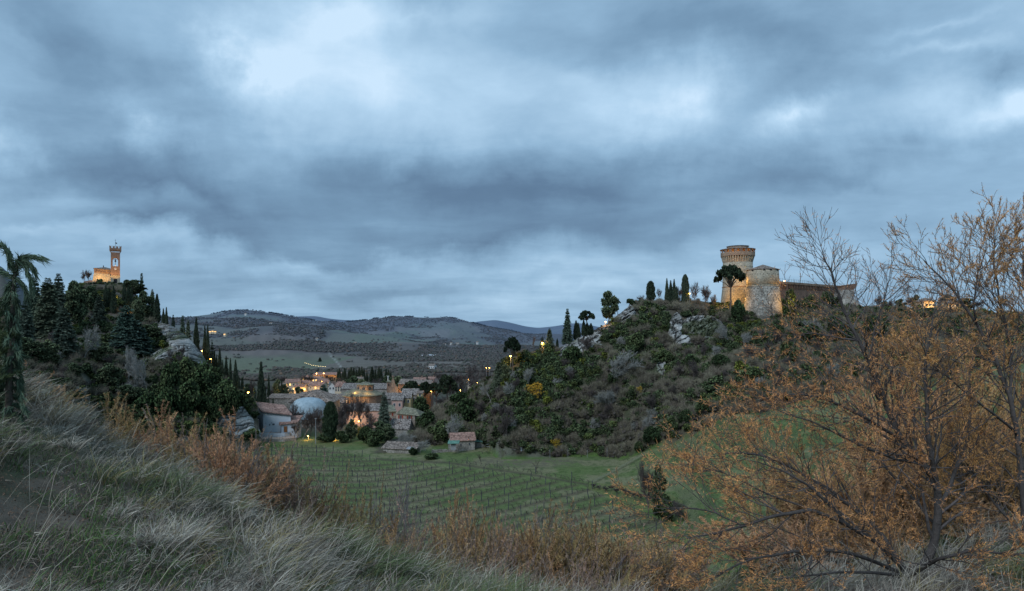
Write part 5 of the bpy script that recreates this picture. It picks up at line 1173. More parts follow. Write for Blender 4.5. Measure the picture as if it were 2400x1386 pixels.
T('k', 640, 900, 30, Y=420, label='bare tree left of the lamp-lit houses'); T('o', 700, 905, 24, Y=480, label='olive-brown tree in front of the lamp-lit houses'); T('k', 590, 885, 30, Y=420, label='bare tree above the bright street lamp')
for i, (px, yt, w, Y) in enumerate([(700,948,44,270),(718,968,40,262),(738,960,34,268),(690,935,30,285)]): T('k', px, yt, w, Y=Y, label='reddish bare tree in front of the domed hall, %s from the left' % ORD[[1,2,3,0][i]], group='bare trees in front of the domed hall')
for i, (px, yt, w, Y) in enumerate([(812,925,36,280),(830,915,40,282),(846,920,38,278),(858,935,34,275),(800,945,30,272)]): T('k', px, yt, w, Y=Y, label='dark bare tree in front of the church rotunda, %s from the left' % ORD[[1,2,3,4,0][i]], group='bare trees in front of the church rotunda')
T('o', 823, 983, 34, Y=252, label='dark evergreen between the ivy column and the stone house'); T('f', 900, 918, 38, Y=262, label='tall dark conifer left of the stone house', v=2); T('o', 893, 985, 50, Y=250, label='dark evergreen left of the low outbuilding')
T('o', 905, 1000, 46, Y=246, label='shadowed evergreen beside the low outbuilding'); T('s', 882, 1008, 60, Y=238, label='olive-green shrub behind the long low shed'); T('s', 858, 1000, 40, Y=246, label='yellow-green shrub left of the dark evergreens'); T('s', 800, 1010, 40, Y=248, label='low dark shrub right of the ivy column'); T('s', 760, 1018, 44, Y=250, label='low dark shrub at the foot of the tall pole')
T('y', 842, 1000, 20, Y=258, label='yellow-green bush lit from behind near the church'); T('b', 936, 1010, 44, Y=228, label='pollarded grey bush with upright shoots behind the long low shed', v=1); T('b', 985, 1030, 46, Y=222, label='grey bush of upright shoots right of the long low shed', v=1)
T('s', 968, 1048, 24, Y=218, label='bright green shrub right of the long low shed'); T('s', 1010, 1062, 40, Y=212, label='low dark shrub at the corner of the vineyard'); T('b', 1052, 970, 50, 1052, label='yellowish bare tree behind the farm shed')
T('s', 1000, 965, 60, 1010, label='dark green bushy tree right of the stone house'); T('s', 1030, 985, 60, 1035, label='dark shrub behind the dry-stone wall'); T('s', 1095, 935, 70, 990, label='large green tree above the farm shed'); T('s', 1080, 918, 50, 950, label='green tree on the rise above the farm shed'); T('k', 1190, 960, 60, 1045, label='grey bare tree at the meadow edge right of the farm shed')
T('s', 985, 930, 50, Y=290, label='dark shrub behind the stone house roof'); T('k', 1030, 925, 50, Y=300, label='grey bare tree under the umbrella pine')
T('p', 1050, 861, 52, Y=335, v=1, label='tall round-headed pine standing over the town'); T('p', 962, 890, 44, Y=352, v=0, label='flat pine in front of the brick nave, left one'); T('p', 994, 892, 44, Y=351, v=0, label='flat pine in front of the brick nave, middle one'); T('p', 1024, 894, 44, Y=349, v=0, label='flat pine in front of the brick nave, right one')
T('f', 1168, 848, 34, 925, label='pale green conifer at the left foot of the low ridge', v=1); T('o', 1185, 852, 30, 900, label='dark evergreen behind the pale green conifer')
for i, (px, yt, w, Y) in enumerate([(1085,870,40,380),(1110,862,46,370),(1138,842,44,350),(1125,880,40,330),(1092,898,40,330),(1150,870,30,320),(1070,895,30,340),(1010,885,34,420),(1060,885,40,430)]): T('k', px, yt, w, Y=Y, label='bare tree in the wood right of the town', group='bare trees right of the town')
T('o', 1110, 900, 36, Y=320, label='dark evergreen among the bare trees right of the town')
cy = [(792,866,6),(796,863,7),(803,870,6),(808,862,9),(818,866,8),(823,860,9),(829,862,9),(835,866,8),(842,860,9),(848,859,8),(853,863,7),(860,868,5),(872,859,11),(880,866,6),(888,860,10),(893,863,8),(905,864,9),(911,866,8),(916,868,5)]
for i, (px, yt, w) in enumerate(cy): T('c', px, yt+1, w*1.1, Y=640, label='small cypress in the long row behind the town, %s from the left' % ORD[i], group='long row of cypresses behind the town')
for i, (px, yt, w) in enumerate([(750,838,7),(747,850,8)]): T('c', px, yt, w, Y=1050, label='distant lone cypress above the string of lights' if i == 0 else 'smaller distant cypress beside the lone one')
for i, (px, yt, w, Y, k) in enumerate([(725,878,60,640,'k'),(760,872,40,720,'k'),(690,886,50,620,'k'),(660,880,50,640,'k'),(770,878,30,660,'k'),(825,880,50,520,'o'),(850,888,40,480,'o'),(800,884,40,560,'k'),(935,880,50,450,'o'),(880,885,50,500,'k'),(905,880,40,520,'o'),(960,882,50,520,'k'),(990,878,50,600,'k'),(1030,870,60,650,'k'),(620,892,40,480,'k'),(560,905,40,420,'k'),(580,898,40,450,'o'),(665,900,26,500,'o'),(1075,868,60,560,'k'),(1110,850,60,600,'k')]):
    T(k, px, yt, w, Y=Y, label={'k': 'leafless tree between the houses and the fields', 'o': 'dark evergreen tree between the houses and the fields'}[k], group={'k': 'leafless trees around the town', 'o': 'evergreens around the town'}[k])
# ------------------------------------------------------------------ far valley: farmhouses, greenhouses, lights, woods
def far_house(px, py, Y, w, h, label, wm=m_pale, rm=m_tile, group=None, d=9, lit=()):
    x, y, z = P(px, py, Y); g_ = max(gz(x, Y), z-3); z = max(z, gz(x, Y)-.5)
    house('farmhouse', label, 'house', px-w/2, px+w/2, HZ-(z+h)/Y*F, HZ-z/Y*F, Y, d, 'gx', h*.35, wm, rm, (3,1), 1.4, 1.6, lit, rz=R(rs.uniform(-20,20)), group=group)
far_house(1011, 868, 900, 14, 6, 'white farmhouse alone in the fields beyond the town')
rng = np.random.RandomState(12)
for i, (px, py) in enumerate([(1042,812),(1052,815),(1060,812),(1068,816),(1076,813),(1084,815),(1092,817),(1057,809),(1072,810)]): far_house(px, py, 1900, 5+rng.rand()*3, 6, 'small white house in the far hamlet', group='white houses of the far hamlet')
for i, (px, py, Y, w, l) in enumerate([(634,771,2300,7,'far house on the left slope of the big hill'),(832,809,1700,8,'distant white house at the top of the field track'),(826,811,1690,6,'small red-roofed house beside the distant white one'),(742,814,1500,5,'tiny pale hut on the meadow slope'),(1118,807,1900,5,'lone white house right of the hamlet'),(575,738,3300,5,'white house near the crest of the left far hill')]): far_house(px, py, Y, w, 6, l)
for i, (px, py) in enumerate([(492,780),(498,779),(504,780),(526,786)]): far_house(px, py, 1900, 5, 5, 'farmhouse with lit windows on the far left slope', wm=m_cream, group='lit farmhouses on the far left slope', lit=(0,1,2))
gh_mat = stone('greenhouse_film', (.62,.68,.75), (.78,.83,.88), .2, .5, .05, contrast=.1)
for i in range(5):
    px = 1001+i*6; t_ = thing('greenhouse', 'white film tunnel greenhouse in the far fields', 'greenhouse', (P(px,840,1250).x, 1250, max(P(px,841,1250).z, gz(P(px,840,1250).x,1250))), R(60), 'row of far greenhouses')
    MB().poly(sum([[(-16,math.cos(a_)*2.6,math.sin(a_)*2.2),(16,math.cos(a_)*2.6,math.sin(a_)*2.2)] for a_ in np.linspace(0,math.pi,9)], []), [(2*j,2*j+1,2*j+3,2*j+2) for j in range(8)]+[tuple(range(0,18,2)),tuple(range(1,18,2))]).build('film', gh_mat, t_)
for i in range(13):
    u = i/12; px = 715+u*48; py = 856+9*math.sin(u*1.5)+rng.normal()*.4; b_ = hit(px, py+.5, 400, 3000); g_ = G(px, b_); t_ = thing('lane_lamp', 'tiny pale lamp in the string of lights on the field lane', 'street lamp', g_, group='string of lamps on the field lane')
    MB().tube([(0,0,-.5),(0,0,3.4)], .08, 5).build('pole', m_zinc, t_); MB().lathe([(.02,3.1),(.38,3.3),(.38,3.6),(.02,3.8)], 8).build('bulb', emis('lane_bulb', (1,.75,.35), 3) if i == 0 else bpy.data.materials['lane_bulb'], t_)
# woods of the far country
wr = np.random.RandomState(77); n = 60000
Yw = 700*(3900/700)**wr.rand(n); pw_ = 380+900*wr.rand(n); xw = (pw_-CX)/F*Yw
dn = fbm(xw*.0035, Yw*.003, 4, 52)+.10*sst(2300,3600,Yw)-.05*sst(1400,2000,Yw)*(1-sst(2200,2600,Yw)); dn2 = fbm(xw*.012, Yw*.008, 3, 53)
keep = (dn > .545+.012*wr.rand(n))*(wr.rand(n) < .9) + ((dn2 > .74)*(wr.rand(n) < .30)) + (np.abs(dn2-.5) < .004)*(wr.rand(n) < .5) > 0
keep |= (Yw < 1500)*(fbm(xw*.006, Yw*.006, 3, 54) > .52)*(wr.rand(n) < .35)*(pw_ > 640)
xw, Yw = xw[keep], Yw[keep]; zw = ground(xw, Yw); m_ = len(xw)
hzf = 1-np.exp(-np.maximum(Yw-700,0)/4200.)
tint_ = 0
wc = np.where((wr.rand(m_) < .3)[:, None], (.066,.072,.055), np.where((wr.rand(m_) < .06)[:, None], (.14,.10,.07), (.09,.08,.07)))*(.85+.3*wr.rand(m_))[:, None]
wc = wc*(1-.8*hzf[:, None])+np.array((.10,.14,.21))*(.8*hzf[:, None])  # the same haze mixed into the tree colours with distance
hh = (4+4*wr.rand(m_))*np.where(Yw < 1600, .75, 1); wd_ = (2.2+2.4*wr.rand(m_))*np.where(Yw < 1600, .8, 1)
ico = np.array([(0,0,1),(.9,0,.45),(.28,.86,.4),(-.73,.53,.5),(-.73,-.53,.4),(.28,-.86,.5),(.6,.4,-.1),(-.3,.6,-.1),(-.7,-.1,-.15),(-.1,-.7,-.1),(.6,-.4,-.12)])
fi = np.array([(0,1,2),(0,2,3),(0,3,4),(0,4,5),(0,5,1),(1,6,2),(2,7,3),(3,8,4),(4,9,5),(5,10,1),(1,10,6),(2,6,7),(3,7,8),(4,8,9),(5,9,10)])
V = ico[None]*(1+.25*wr.normal(size=(m_, 11, 1)))*np.stack([wd_, wd_, hh*.42], 1)[:, None]+np.stack([xw, Yw, zw+hh*.25], 1)[:, None]
Cw = np.repeat(wc, 11, 0)*np.tile(np.array([1.06]+[1]*5+[.95]*5), m_)[:, None]
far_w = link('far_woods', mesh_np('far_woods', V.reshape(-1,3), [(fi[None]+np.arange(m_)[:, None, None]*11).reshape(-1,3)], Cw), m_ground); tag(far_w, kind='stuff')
# tufted tree line on the skyline ridge
n = 2400; pw_ = 470+830*wr.rand(n); k_n = fbm(pw_*.05, pw_*0, 4, 61); pw_ = pw_[k_n > .38+.3*wr.rand(n)]; n = len(pw_); Yw = 3790+wr.rand(n)*30; xw = (pw_-CX)/F*Yw; zw = ground(xw, Yw); hh = 5+6*wr.rand(n)
V = ico[None]*(1+.25*wr.normal(size=(n, 11, 1)))*np.stack([hh*.6, hh*.6, hh*.5], 1)[:, None]+np.stack([xw, Yw, zw+hh*.3], 1)[:, None]
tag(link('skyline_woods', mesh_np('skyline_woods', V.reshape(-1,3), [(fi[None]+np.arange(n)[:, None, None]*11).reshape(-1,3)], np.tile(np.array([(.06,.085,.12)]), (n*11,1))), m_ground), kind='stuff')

rt_ = np.random.RandomState(31)
for i in range(46):
    px = rt_.uniform(640, 1010); Y = rt_.uniform(315, 470); py0 = HZ-F*gz((px-CX)/F*Y, Y)/Y; h_ = rt_.uniform(26, 40)*330/Y
    kd = 'k' if rt_.rand() < .6 else 'o'
    T(kd, px, py0-h_*.9, h_*.9, Y=Y, label={'k': 'leafless tree squeezed between the roofs of the town', 'o': 'dark evergreen squeezed between the roofs of the town'}[kd], group={'k': 'leafless trees between the roofs', 'o': 'evergreens between the roofs'}[kd])
for i, (px, yt, w, Y) in enumerate([(745,955,40,262),(728,950,44,266),(800,975,36,262),(860,985,40,262),(872,965,36,268),(690,985,30,258),(752,990,36,255)]):
    T('k', px, yt, w, Y=Y, label='brown leafless tree in the gardens behind the vineyard', group='brown leafless trees in the gardens behind the vineyard')
# ------------------------------------------------------------------ meadow with vineyard (finer sheet laid on the ground)
PLX, PLY = PATH
def rowshift(px):
    g_ = np.linspace(500, 1700, 241); sl = .03+(-.25-.03)*sst(760, 1080, g_); y = np.concatenate([[0], np.cumsum((sl[1:]+sl[:-1])/2*np.diff(g_))])
    return np.interp(px, g_, y)-np.interp(850, g_, y)
YK = []; y_ = 1052.; d_ = 9.5
while y_ < 1420: YK.append(y_); y_ += d_; d_ *= 1.052
YK = np.array(YK)
def in_vine(px, py):
    pl = np.interp(px, PLX, PLY, left=0, right=1400); top = np.interp(px, [600, 760, 880, 1030], [1040, 1050, 1078, 1094])
    return (px > 560) & (px < 1560) & (py > top) & (py > pl+4)
npx, nY = 900, 620
pxs = np.linspace(540, 2460, npx); Ym = np.geomspace(96, 262, nY)
PXm, YYm = np.meshgrid(pxs, Ym); Xm = (PXm-CX)/F*YYm; Zm = ground(Xm, YYm)+.06-1.5*sst(236, 258, YYm)-1.*sst(101, 96, YYm)
PYm = HZ-F*Zm/YYm; Cm = gcolor(Xm, YYm, Zm)
n1 = fbm(Xm*.9, YYm*.9, 4, 71); n2 = fbm(Xm*.12, YYm*.12, 4, 72); n3 = fbm(Xm*3, YYm*3, 3, 73)
grass = lerp((.105,.145,.052), (.175,.175,.095), sst(.42,.62,n2)); grass = lerp(grass, (.05,.085,.025), sst(.5,.72,n1)*.7); grass = lerp(grass, (.20,.19,.12), sst(.6,.8,n3)*.35)
rgt = sst(1450, 1620, PXm)
streak = fbm(Xm*.25+YYm*.1, Zm*1.2, 4, 74); grass = lerp(grass, (.06,.085,.035), sst(.46,.62,streak)[...]*.75*rgt); grass = lerp(grass, (.15,.155,.085), sst(.56,.7,fbm(Xm*.12,Zm*.5,3,75))*.5*rgt)
# bare brown garden ground behind the path
gd = np.clip(1.2-np.hypot((PXm-1230)/170, (PYm-1083)/17), 0, 1); grass = lerp(grass, (.135,.12,.085), sst(.1,.8,gd)*sst(.3,.6,n1)*.9)
wt = np.exp(-((PYm-np.interp(PXm, PLX, PLY, left=0, right=3000)+1)/3.0)**2); grass = lerp(grass, (.075,.065,.045), wt*.8)
wt = np.exp(-((PYm-np.interp(PXm, PLX, PLY, left=0, right=3000)-6)/3.0)**2); grass = lerp(grass, (.13,.19,.06), wt*.5)
tk = np.exp(-((PYm-np.interp(PXm, [1385,1430,1480,1510], [1131,1108,1080,1066], left=0, right=0))/2.2)**2); grass = lerp(grass, (.17,.17,.12), tk*.6); 
tk = np.exp(-((PYm-5-np.interp(PXm, [1385,1430,1480,1510], [1131,1108,1080,1066], left=0, right=0))/2.)**2); grass = lerp(grass, (.05,.05,.03), tk*.6)
dt = np.exp(-((PYm-np.interp(PXm, [1380,1430,1500,1560,1600], [1138,1150,1168,1190,1215], left=0, right=0))/(5+np.clip(PXm-1380,0,220)*.10))**2); grass = lerp(grass, (.045,.034,.026), np.clip(dt*1.3,0,1)); Zm = Zm-dt*.7
q0 = PYm-rowshift(PXm); ki = np.clip(np.searchsorted(YK, q0), 1, len(YK)-1); near_ = np.minimum(np.abs(q0-YK[ki]), np.abs(q0-YK[ki-1])); gap = (YK[ki]-YK[ki-1])
strip = np.exp(-(near_/(gap*.21))**2)*in_vine(PXm, PYm)
grass = lerp(grass, (.085,.06,.048), np.clip(strip*(.35+.9*n3), 0, 1)*.8)
onm = 1-np.clip(sst(-1.0,.5,np.maximum(_hill(LH,Xm,YYm,PXm,.35,21),_hill(RH,Xm,YYm,PXm,.3,22))-Zm+.3), 0, 1)
Cm = lerp(Cm, grass, onm)
m_mead = col_mat('meadow_grass', 3.0, .4, .7)
tag(grid_mesh('meadow', Xm, YYm, Zm, Cm, m_mead), kind='structure')

# posts and vines, every row
mpost = MB().box(-.08,.08,-.08,.08,-.3,2.2); mpost = mpost.build('vineyard_post', m_zinc); tag(mpost, 'weathered wooden post standing in a vineyard row', 'post', 'wooden posts of the vineyard rows')
mvines = []
for s in range(3):
    r = np.random.RandomState(300+s); out = []; a = NP()
    grow((0,0,-.1), (.05*s,0,1), .95, .055, 0, r, out, up=.1, wob=.22, nseg=4); top = out[-1][1]; out = [(o[0],o[1],.085,.07,1) for o in out]
    for k in range(3): grow(top, (math.cos(k*2.2+s)*1.0, math.sin(k*2.2+s)*.3, .4), .6, .045, 0, r, out, up=0, wob=.3, nseg=3)
    segs_to(a, out, (.075,.06,.052), 4, .03, 5, .04); o = link('vine', a.mesh('vine'), m_twig); tag(o, 'gnarled bare vine stock pruned short in the vineyard', 'vine', 'pruned vines of the vineyard'); mvines.append(o)
cand = []; posts = []
rv = np.random.RandomState(9)
for k, yk in enumerate(YK):
    px = 566+rv.rand()*10; i = 0
    while px < 1556:
        py = yk+float(rowshift(px))
        if py < 1400 and bool(in_vine(np.array([px]), np.array([py]))[0]):
            Y = hit(px, py, 97)
            if Y < 245 and Y > 98.5: (posts if i % 4 == 0 else cand).append((Y, px))
            step = 1.25*F/max(Y, 90)*1.05
        else: step = 10
        px += step*(.85+.3*rv.rand()); i += 1
for (a_, b_) in [(1045,1085),(1060,1088)]: pass
for px in np.arange(1060, 1390, 11): cand.append((hit(px, float(np.interp(px, PLX, PLY))-5, 97), px))
for px in np.arange(1130, 1300, 14): cand.append((hit(px, 1064+rv.rand()*2, 97), px))
for px in (1095,1165,1255,1340): posts.append((hit(px, float(np.interp(px, PLX, PLY))-5, 97), px))
print('vines', len(cand), 'posts', len(posts))
cand.sort(); posts.sort()
def vloc(px, Y): g_ = G(px, Y); return (g_.x, g_.y, g_.z+.04)
for i, (Y, px) in enumerate(posts[:300]):
    o = mpost if i == 0 else mpost.copy()
    if i: COL.objects.link(o)
    o.location = vloc(px, Y); o.rotation_euler = (rv.normal()*.05, rv.normal()*.06, rv.rand()*6); o.scale = (1,1,.8+.35*rv.rand())
first = [True]*3; rest = NP()
for i, (Y, px) in enumerate(cand):
    k = i % 3; l = vloc(px, Y); s = .85+.3*rv.rand()
    if i < 297:
        o = mvines[k] if first[k] else mvines[k].copy()
        if not first[k]: COL.objects.link(o)
        first[k] = False; o.location = l; o.rotation_euler = (0, rv.normal()*.1, rv.normal()*.5+math.pi*(rv.rand() < .5)); o.scale = (s,s,s)
    else:
        me = mvines[k].data; V = np.empty(len(me.vertices)*3); me.vertices.foreach_get('co', V); V = V.reshape(-1,3)*s+np.array(l)
        qs = [tuple(p.vertices) for p in me.polygons]; rest.add(V, Q=np.array([q for q in qs if len(q) == 4]), C=np.array((.085,.07,.06)))
if rest.n: tag(link('far_vines', rest.mesh('far_vines'), m_twig), kind='stuff')
# wire fence posts, low frame, little fruit trees
for i, (px, yt, yb) in enumerate([(1289,1053,1075),(1331,1052,1073),(1377,1054,1073),(1423,1049,1073)]):
    Y = hit(px, yb, 97); g_ = G(px, Y); o = MB().tube([(0,0,-.3),(0,0,(yb-yt)/F*Y)], .05, 6).build('fence_post', m_grey, None, g_); tag(o, 'thin pale fence post at the edge of the thicket, %s from the left' % ORD[i], 'post', 'fence posts along the thicket edge')
fr = thing('garden_frame', 'low frame of pale rails lying in the grass beside the farm shed', 'frame', G(1185, hit(1185,1052,97)))
b0_ = fr.location.copy(); pts = [Vector((P(a_,b_,hit(a_,b_,97))-b0_))+Vector((0,0,.35)) for a_, b_ in [(1128,1046),(1165,1041),(1240,1048),(1232,1058),(1180,1056),(1128,1047)]]
m_ = MB().tube(pts, .07, 5)
for p_ in pts: m_.tube([p_+Vector((0,0,-.6)), p_], .05, 5)
m_.build('rails', m_grey, fr)
o = MB().lathe([(.35,-.2),(.4,.8),(.3,.95)], 12).build('water_barrel', m_blue, None, G(1221, hit(1221,1056,97))); tag(o, 'small blue barrel in the garden by the low frame', 'barrel')
for px, yt, yb, l in [(1127,1060,1083,'small pruned fruit tree at the left in the meadow'),(1257,1076,1107,'crooked little fruit tree with a bent trunk in the meadow')]:
    Y = hit(px, yb, 97); t_ = bare(int(px), 4, 2, (.07,.06,.05), .6, 3, .13, .03, .03, first=.5); t_ = mk_bare('fruit_tree', l, 'tree', t_); g_ = G(px, Y); s = ((yb-yt)/F*Y)/4; t_.location = g_; t_.scale = (s,s,s)
o = clumps(991, [(0,0,.2,.35),(.2,0,.15,.25)], 90, .2, (.6,.6,.58), core=True, hue=.02); tag(link('white_stone', o.mesh('white_stone'), m_rock, None, G(482, 20) if False else G(481, hit(481,1008,97))), 'white stone in the grass under the left crag', 'stone')
# --- trees down by the ditch
T('o', 1545, 1085, 44, Y=140, label='dark ivy-covered tree at the end of the ditch', v=0); T('k', 1520, 1075, 70, Y=142, label='brown bare bush left of the ivy-covered tree by the ditch')
T('s', 1560, 1160, 60, Y=138, label='dark low shrub filling the ditch under the ivy-covered tree'); T('k', 1590, 1170, 50, Y=135, label='dark bare shrub right of the ditch')

rd_ = np.random.RandomState(21)
for i in range(16):
    t = i/15; px = 1392+t*205; py = float(np.interp(px, [1380,1430,1500,1560,1600], [1141,1153,1172,1195,1220]))+rd_.normal()*2; h_ = 9+15*t+4*rd_.rand()
    T('k', px, py-h_, 26+22*t, py, label='low dark brown bramble along the meadow ditch', group='brown brambles along the ditch')
# ------------------------------------------------------------------ tamarisks
def foliage(np_, tips, r, n, ln, w, col, prob=None, droop=.0, var=.35):
    A = []; B = []; C = []
    for pts, lev in tips:
        p = 1. if prob is None else prob(pts[-1])
        m = int(n*(1 if lev == 0 else .5)*p*(.6+.8*r.rand()))
        if m < 1: continue
        t = r.rand(m)*(len(pts)-1.001); i = t.astype(int); f = (t-i)[:, None]; a = pts[i]*(1-f)+pts[i+1]*f
        d = unit(pts[i+1]-pts[i]); dd = unit(d*.75+r.normal(size=(m,3))*.5+np.array([0,0,-droop]))
        l = ln*(.5+r.rand(m))[:, None]; A.append(a); B.append(a+dd*l); C.append(np.array(col)[None]*(1-var+2*var*r.rand())*(.75+.5*r.rand(m))[:, None])
    if A:
        A = np.concatenate(A); B = np.concatenate(B); np_.blades(A, B, w*(.7+.6*r.rand(len(A))), r, np.concatenate(C))
def tama(seed, H, stems, lev, n, ln, w, col, tw, spread=.58, fan=.5, r0=.035, minr=.006):
    r = np.random.RandomState(seed); out = []; tips = []; tr = NP(); cr_ = NP()
    for s in range(stems):
        a = s*2.4+r.rand(); f = fan*(.3+.9*r.rand()); grow((math.cos(a)*.15, math.sin(a)*.15, -.3), (math.cos(a)*f, math.sin(a)*f, 1), H*.5*(.7+.5*r.rand()), r0*(.6+.7*r.rand()), lev, r, out, up=.05, spread=spread, nch=2, ratio=.58, wob=.13, nseg=4, tips=tips)
    k = H/max(o[1][2] for o in out); out = [(o[0]*k,o[1]*k,o[2],o[3],o[4]) for o in out]; tips = [(p*k, l) for p, l in tips]
    segs_to(tr, out, tw, 3, minr); foliage(cr_, tips, r, n, ln, w, col)
    return tr, cr_
ORA = (.66,.34,.12); OLI = (.36,.265,.12); PNK = (.36,.25,.175); ORM = (.44,.285,.14)
m_tam = col_mat('tamarisk_foliage', 1.5, .25, 0, objrand=.2)
def mkt(lab, *a, **k):
    tr, cr_ = tama(*a, **k); return mk_tree('tamarisk_bush', lab, 'bush', tr, cr_, cm=m_tam, tm=m_twig)
TB = [mkt('', 401, 3.2, 15, 2, 95, .075, .016, (.50,.305,.15), (.13,.11,.10), fan=.38), mkt('', 402, 3.2, 15, 2, 95, .075, .016, OLI, (.12,.105,.095), fan=.34), mkt('', 403, 3.2, 13, 2, 42, .07, .015, PNK, (.17,.145,.14), fan=.38), mkt('', 404, 3.2, 8, 3, 2, .08, .012, PNK, (.19,.17,.17), fan=.4)]
TW = []
for t_ in TB:
    me = t_.children[0].data; V = np.empty(len(me.vertices)*3); me.vertices.foreach_get('co', V); V = V.reshape(-1,3); TW.append(float(np.percentile(V[:,0],95)-np.percentile(V[:,0],5))*1.15)
print('TW', TW, [len(c.data.polygons) for t_ in TB for c in t_.children])
def bushY(px, yt, h, y0=9.5):
    Ys = np.linspace(y0, 95, 400); hh = (HZ-yt)/F*Ys-ground((px-CX)/F*Ys, Ys); i = np.argmax(hh >= h)
    return float(Ys[i]) if hh[i] >= h else None
def tb(k, px, yt, h, w, label, group=None, y0=9.5, twin=True):
    yt -= 30; w *= 1.45; h *= 1.12
    Y = bushY(px, yt, h, y0)
    if Y is None: print('no room', px, yt, h); return
    g_ = G(px, Y); place(TB[k], (g_.x, g_.y, g_.z-.1), rs.rand()*6.28, (w/F*Y/TW[k],)*2+(h/3.2,), label, group)
    if twin and group:
        px2 = px+rs.uniform(-45, 45); Y2 = bushY(px2, yt+rs.uniform(15, 55), h*rs.uniform(.75, 1), y0) 
        if Y2: g_ = G(px2, Y2); place(TB[k], (g_.x, g_.y, g_.z-.1), rs.rand()*6.28, (w/F*Y2/TW[k],)*2+(h*.9/3.2,), label, group)
LG = 'autumn tamarisks along the left hedge'
for i, (px, yt, h, w, k) in enumerate([(30,800,3.2,90,0),(70,806,3.2,100,0),(110,812,3,90,0),(150,822,3,100,0),(190,842,3,90,1),(230,862,3,100,1),(270,872,3,100,1),(310,882,3.4,110,1),(350,895,3,90,1),(390,915,3,100,1),(430,945,3,100,1),(130,850,2.6,90,1),(210,890,2.4,90,1),(290,925,2.4,100,1),(360,950,2.4,110,1)]):
    tb(k, px, yt, h, w, 'rounded tamarisk in the hedge bordering the dry grass at the left' if i < 11 else 'low olive-brown tamarisk in front of the hedge', LG if i < 11 else 'low tamarisks before the hedge', 30 if px < 200 else 22)
G2 = 'orange tamarisks between grass and vineyard'
for px, yt, h, w, k in [(300,935,3,120,0),(350,960,2.8,120,0),(400,970,3,120,2),(450,985,2.8,120,0),(500,970,3.2,120,2),(545,1000,3,120,0),(480,1030,2.6,120,3),(590,1010,3,120,2),(640,1050,3.2,120,0),(560,1060,2.6,130,1),(620,1105,2.6,130,0),(680,1110,3,120,0),(730,1160,2.8,110,0),(700,1075,3,110,2),(390,1015,2.4,110,1),(770,1180,2.6,110,2),(660,1150,2.4,110,3)]:
    tb(k, px, yt, h, w, {0:'orange tamarisk bush between the dry grass and the vineyard',1:'olive-brown tamarisk bush between the dry grass and the vineyard',2:'faded pinkish tamarisk bush between the dry grass and the vineyard',3:'almost leafless grey bush between the dry grass and the vineyard'}[k], G2+['',' (olive)',' (faded)',' (leafless)'][k])
tb(1, 822, 1098, 4.2, 80, 'tall narrow olive-orange tamarisk rising in front of the vineyard'); tb(1, 850, 1150, 3, 80, 'lower tamarisk leaning on the tall narrow one')
tb(3, 900, 1085, 4.2, 150, 'wide leafless bush with dark twigs in front of the vineyard'); tb(3, 935, 1150, 3.4, 120, 'smaller leafless bush right of the wide dark one'); tb(3, 560, 990, 3, 130, 'pale leafless bush leaning over the orange hedge')
G3 = 'tamarisks below the vineyard'
for px, yt, h, w, k in [(985,1195,3,110,2),(1040,1180,3.2,110,0),(1085,1163,3.6,90,1),(1120,1160,3.4,80,0),(1160,1172,3.2,110,2),(1210,1180,3.2,120,2),(1265,1200,3,120,0),(1305,1195,3.4,140,1),(1360,1195,3.2,140,1),(1400,1210,3,130,0),(1440,1250,2.8,120,2),(1330,1240,2.6,130,1),(1240,1250,2.4,110,2),(1130,1240,2.6,120,2),(1050,1250,2.4,110,1),(950,1260,2.2,110,2),(880,1230,2.4,110,0),(820,1210,2.4,110,0),(1290,1150,4.4,110,3),(1180,1190,3.4,120,3),(1380,1290,2.2,120,3),(1480,1270,3,130,3),(1520,1230,3.4,120,2)]:
    tb(k, px, yt, h, w, {0:'orange tamarisk bush below the vineyard',1:'ochre rounded tamarisk bush below the vineyard',2:'faded pinkish tamarisk bush below the vineyard',3:'leafless grey-twigged bush below the vineyard'}[k], G3+['',' (ochre)',' (faded)',' (leafless)'][k])
for px, yt, h, w, k in [(1450,1215,3,120,2),(1500,1250,3,120,1),(1560,1245,3,120,2),(1610,1280,2.8,120,1),(1250,1225,2.8,120,0),(1100,1215,2.8,120,1),(900,1190,2.6,110,2),(760,1130,2.8,110,1)]:
    tb(k, px, yt, h, w, {0:'orange tamarisk bush below the vineyard',1:'ochre rounded tamarisk bush below the vineyard',2:'faded pinkish tamarisk bush below the vineyard'}[k], G3+['',' (ochre)',' (faded)'][k])
# thin bare shrubs in the pale grass at the bottom
for i, (px, yt, h, w, k) in enumerate([(800,1210,1.7,130,3),(940,1245,1.8,150,3),(1060,1265,1.6,150,2),(1170,1245,2.0,170,3),(1290,1285,1.6,150,2),(1380,1300,1.6,140,3),(1480,1320,1.6,140,2),(1240,1320,1.3,140,3),(1010,1310,1.3,140,3),(720,1180,1.5,110,2)]):
    g_ = G(px, 10.2+.3*(i % 3)); hz_ = (HZ-yt)/F*g_.y-g_.z; place(TB[2], (g_.x, g_.y, g_.z-.05), i*1.7, (w/F*g_.y/TW[2]*.9,)*2+(max(hz_*1.15, .8)/3.2,), 'thin reddish-grey shrub standing in the pale grass, %s' % ['under the tall narrow tamarisk','left of centre','in the middle','tall and wide','right of the tall wide one','near the right end','at the right end','lowest on the right','lowest on the left','leftmost'][i], 'thin shrubs in the pale grass')

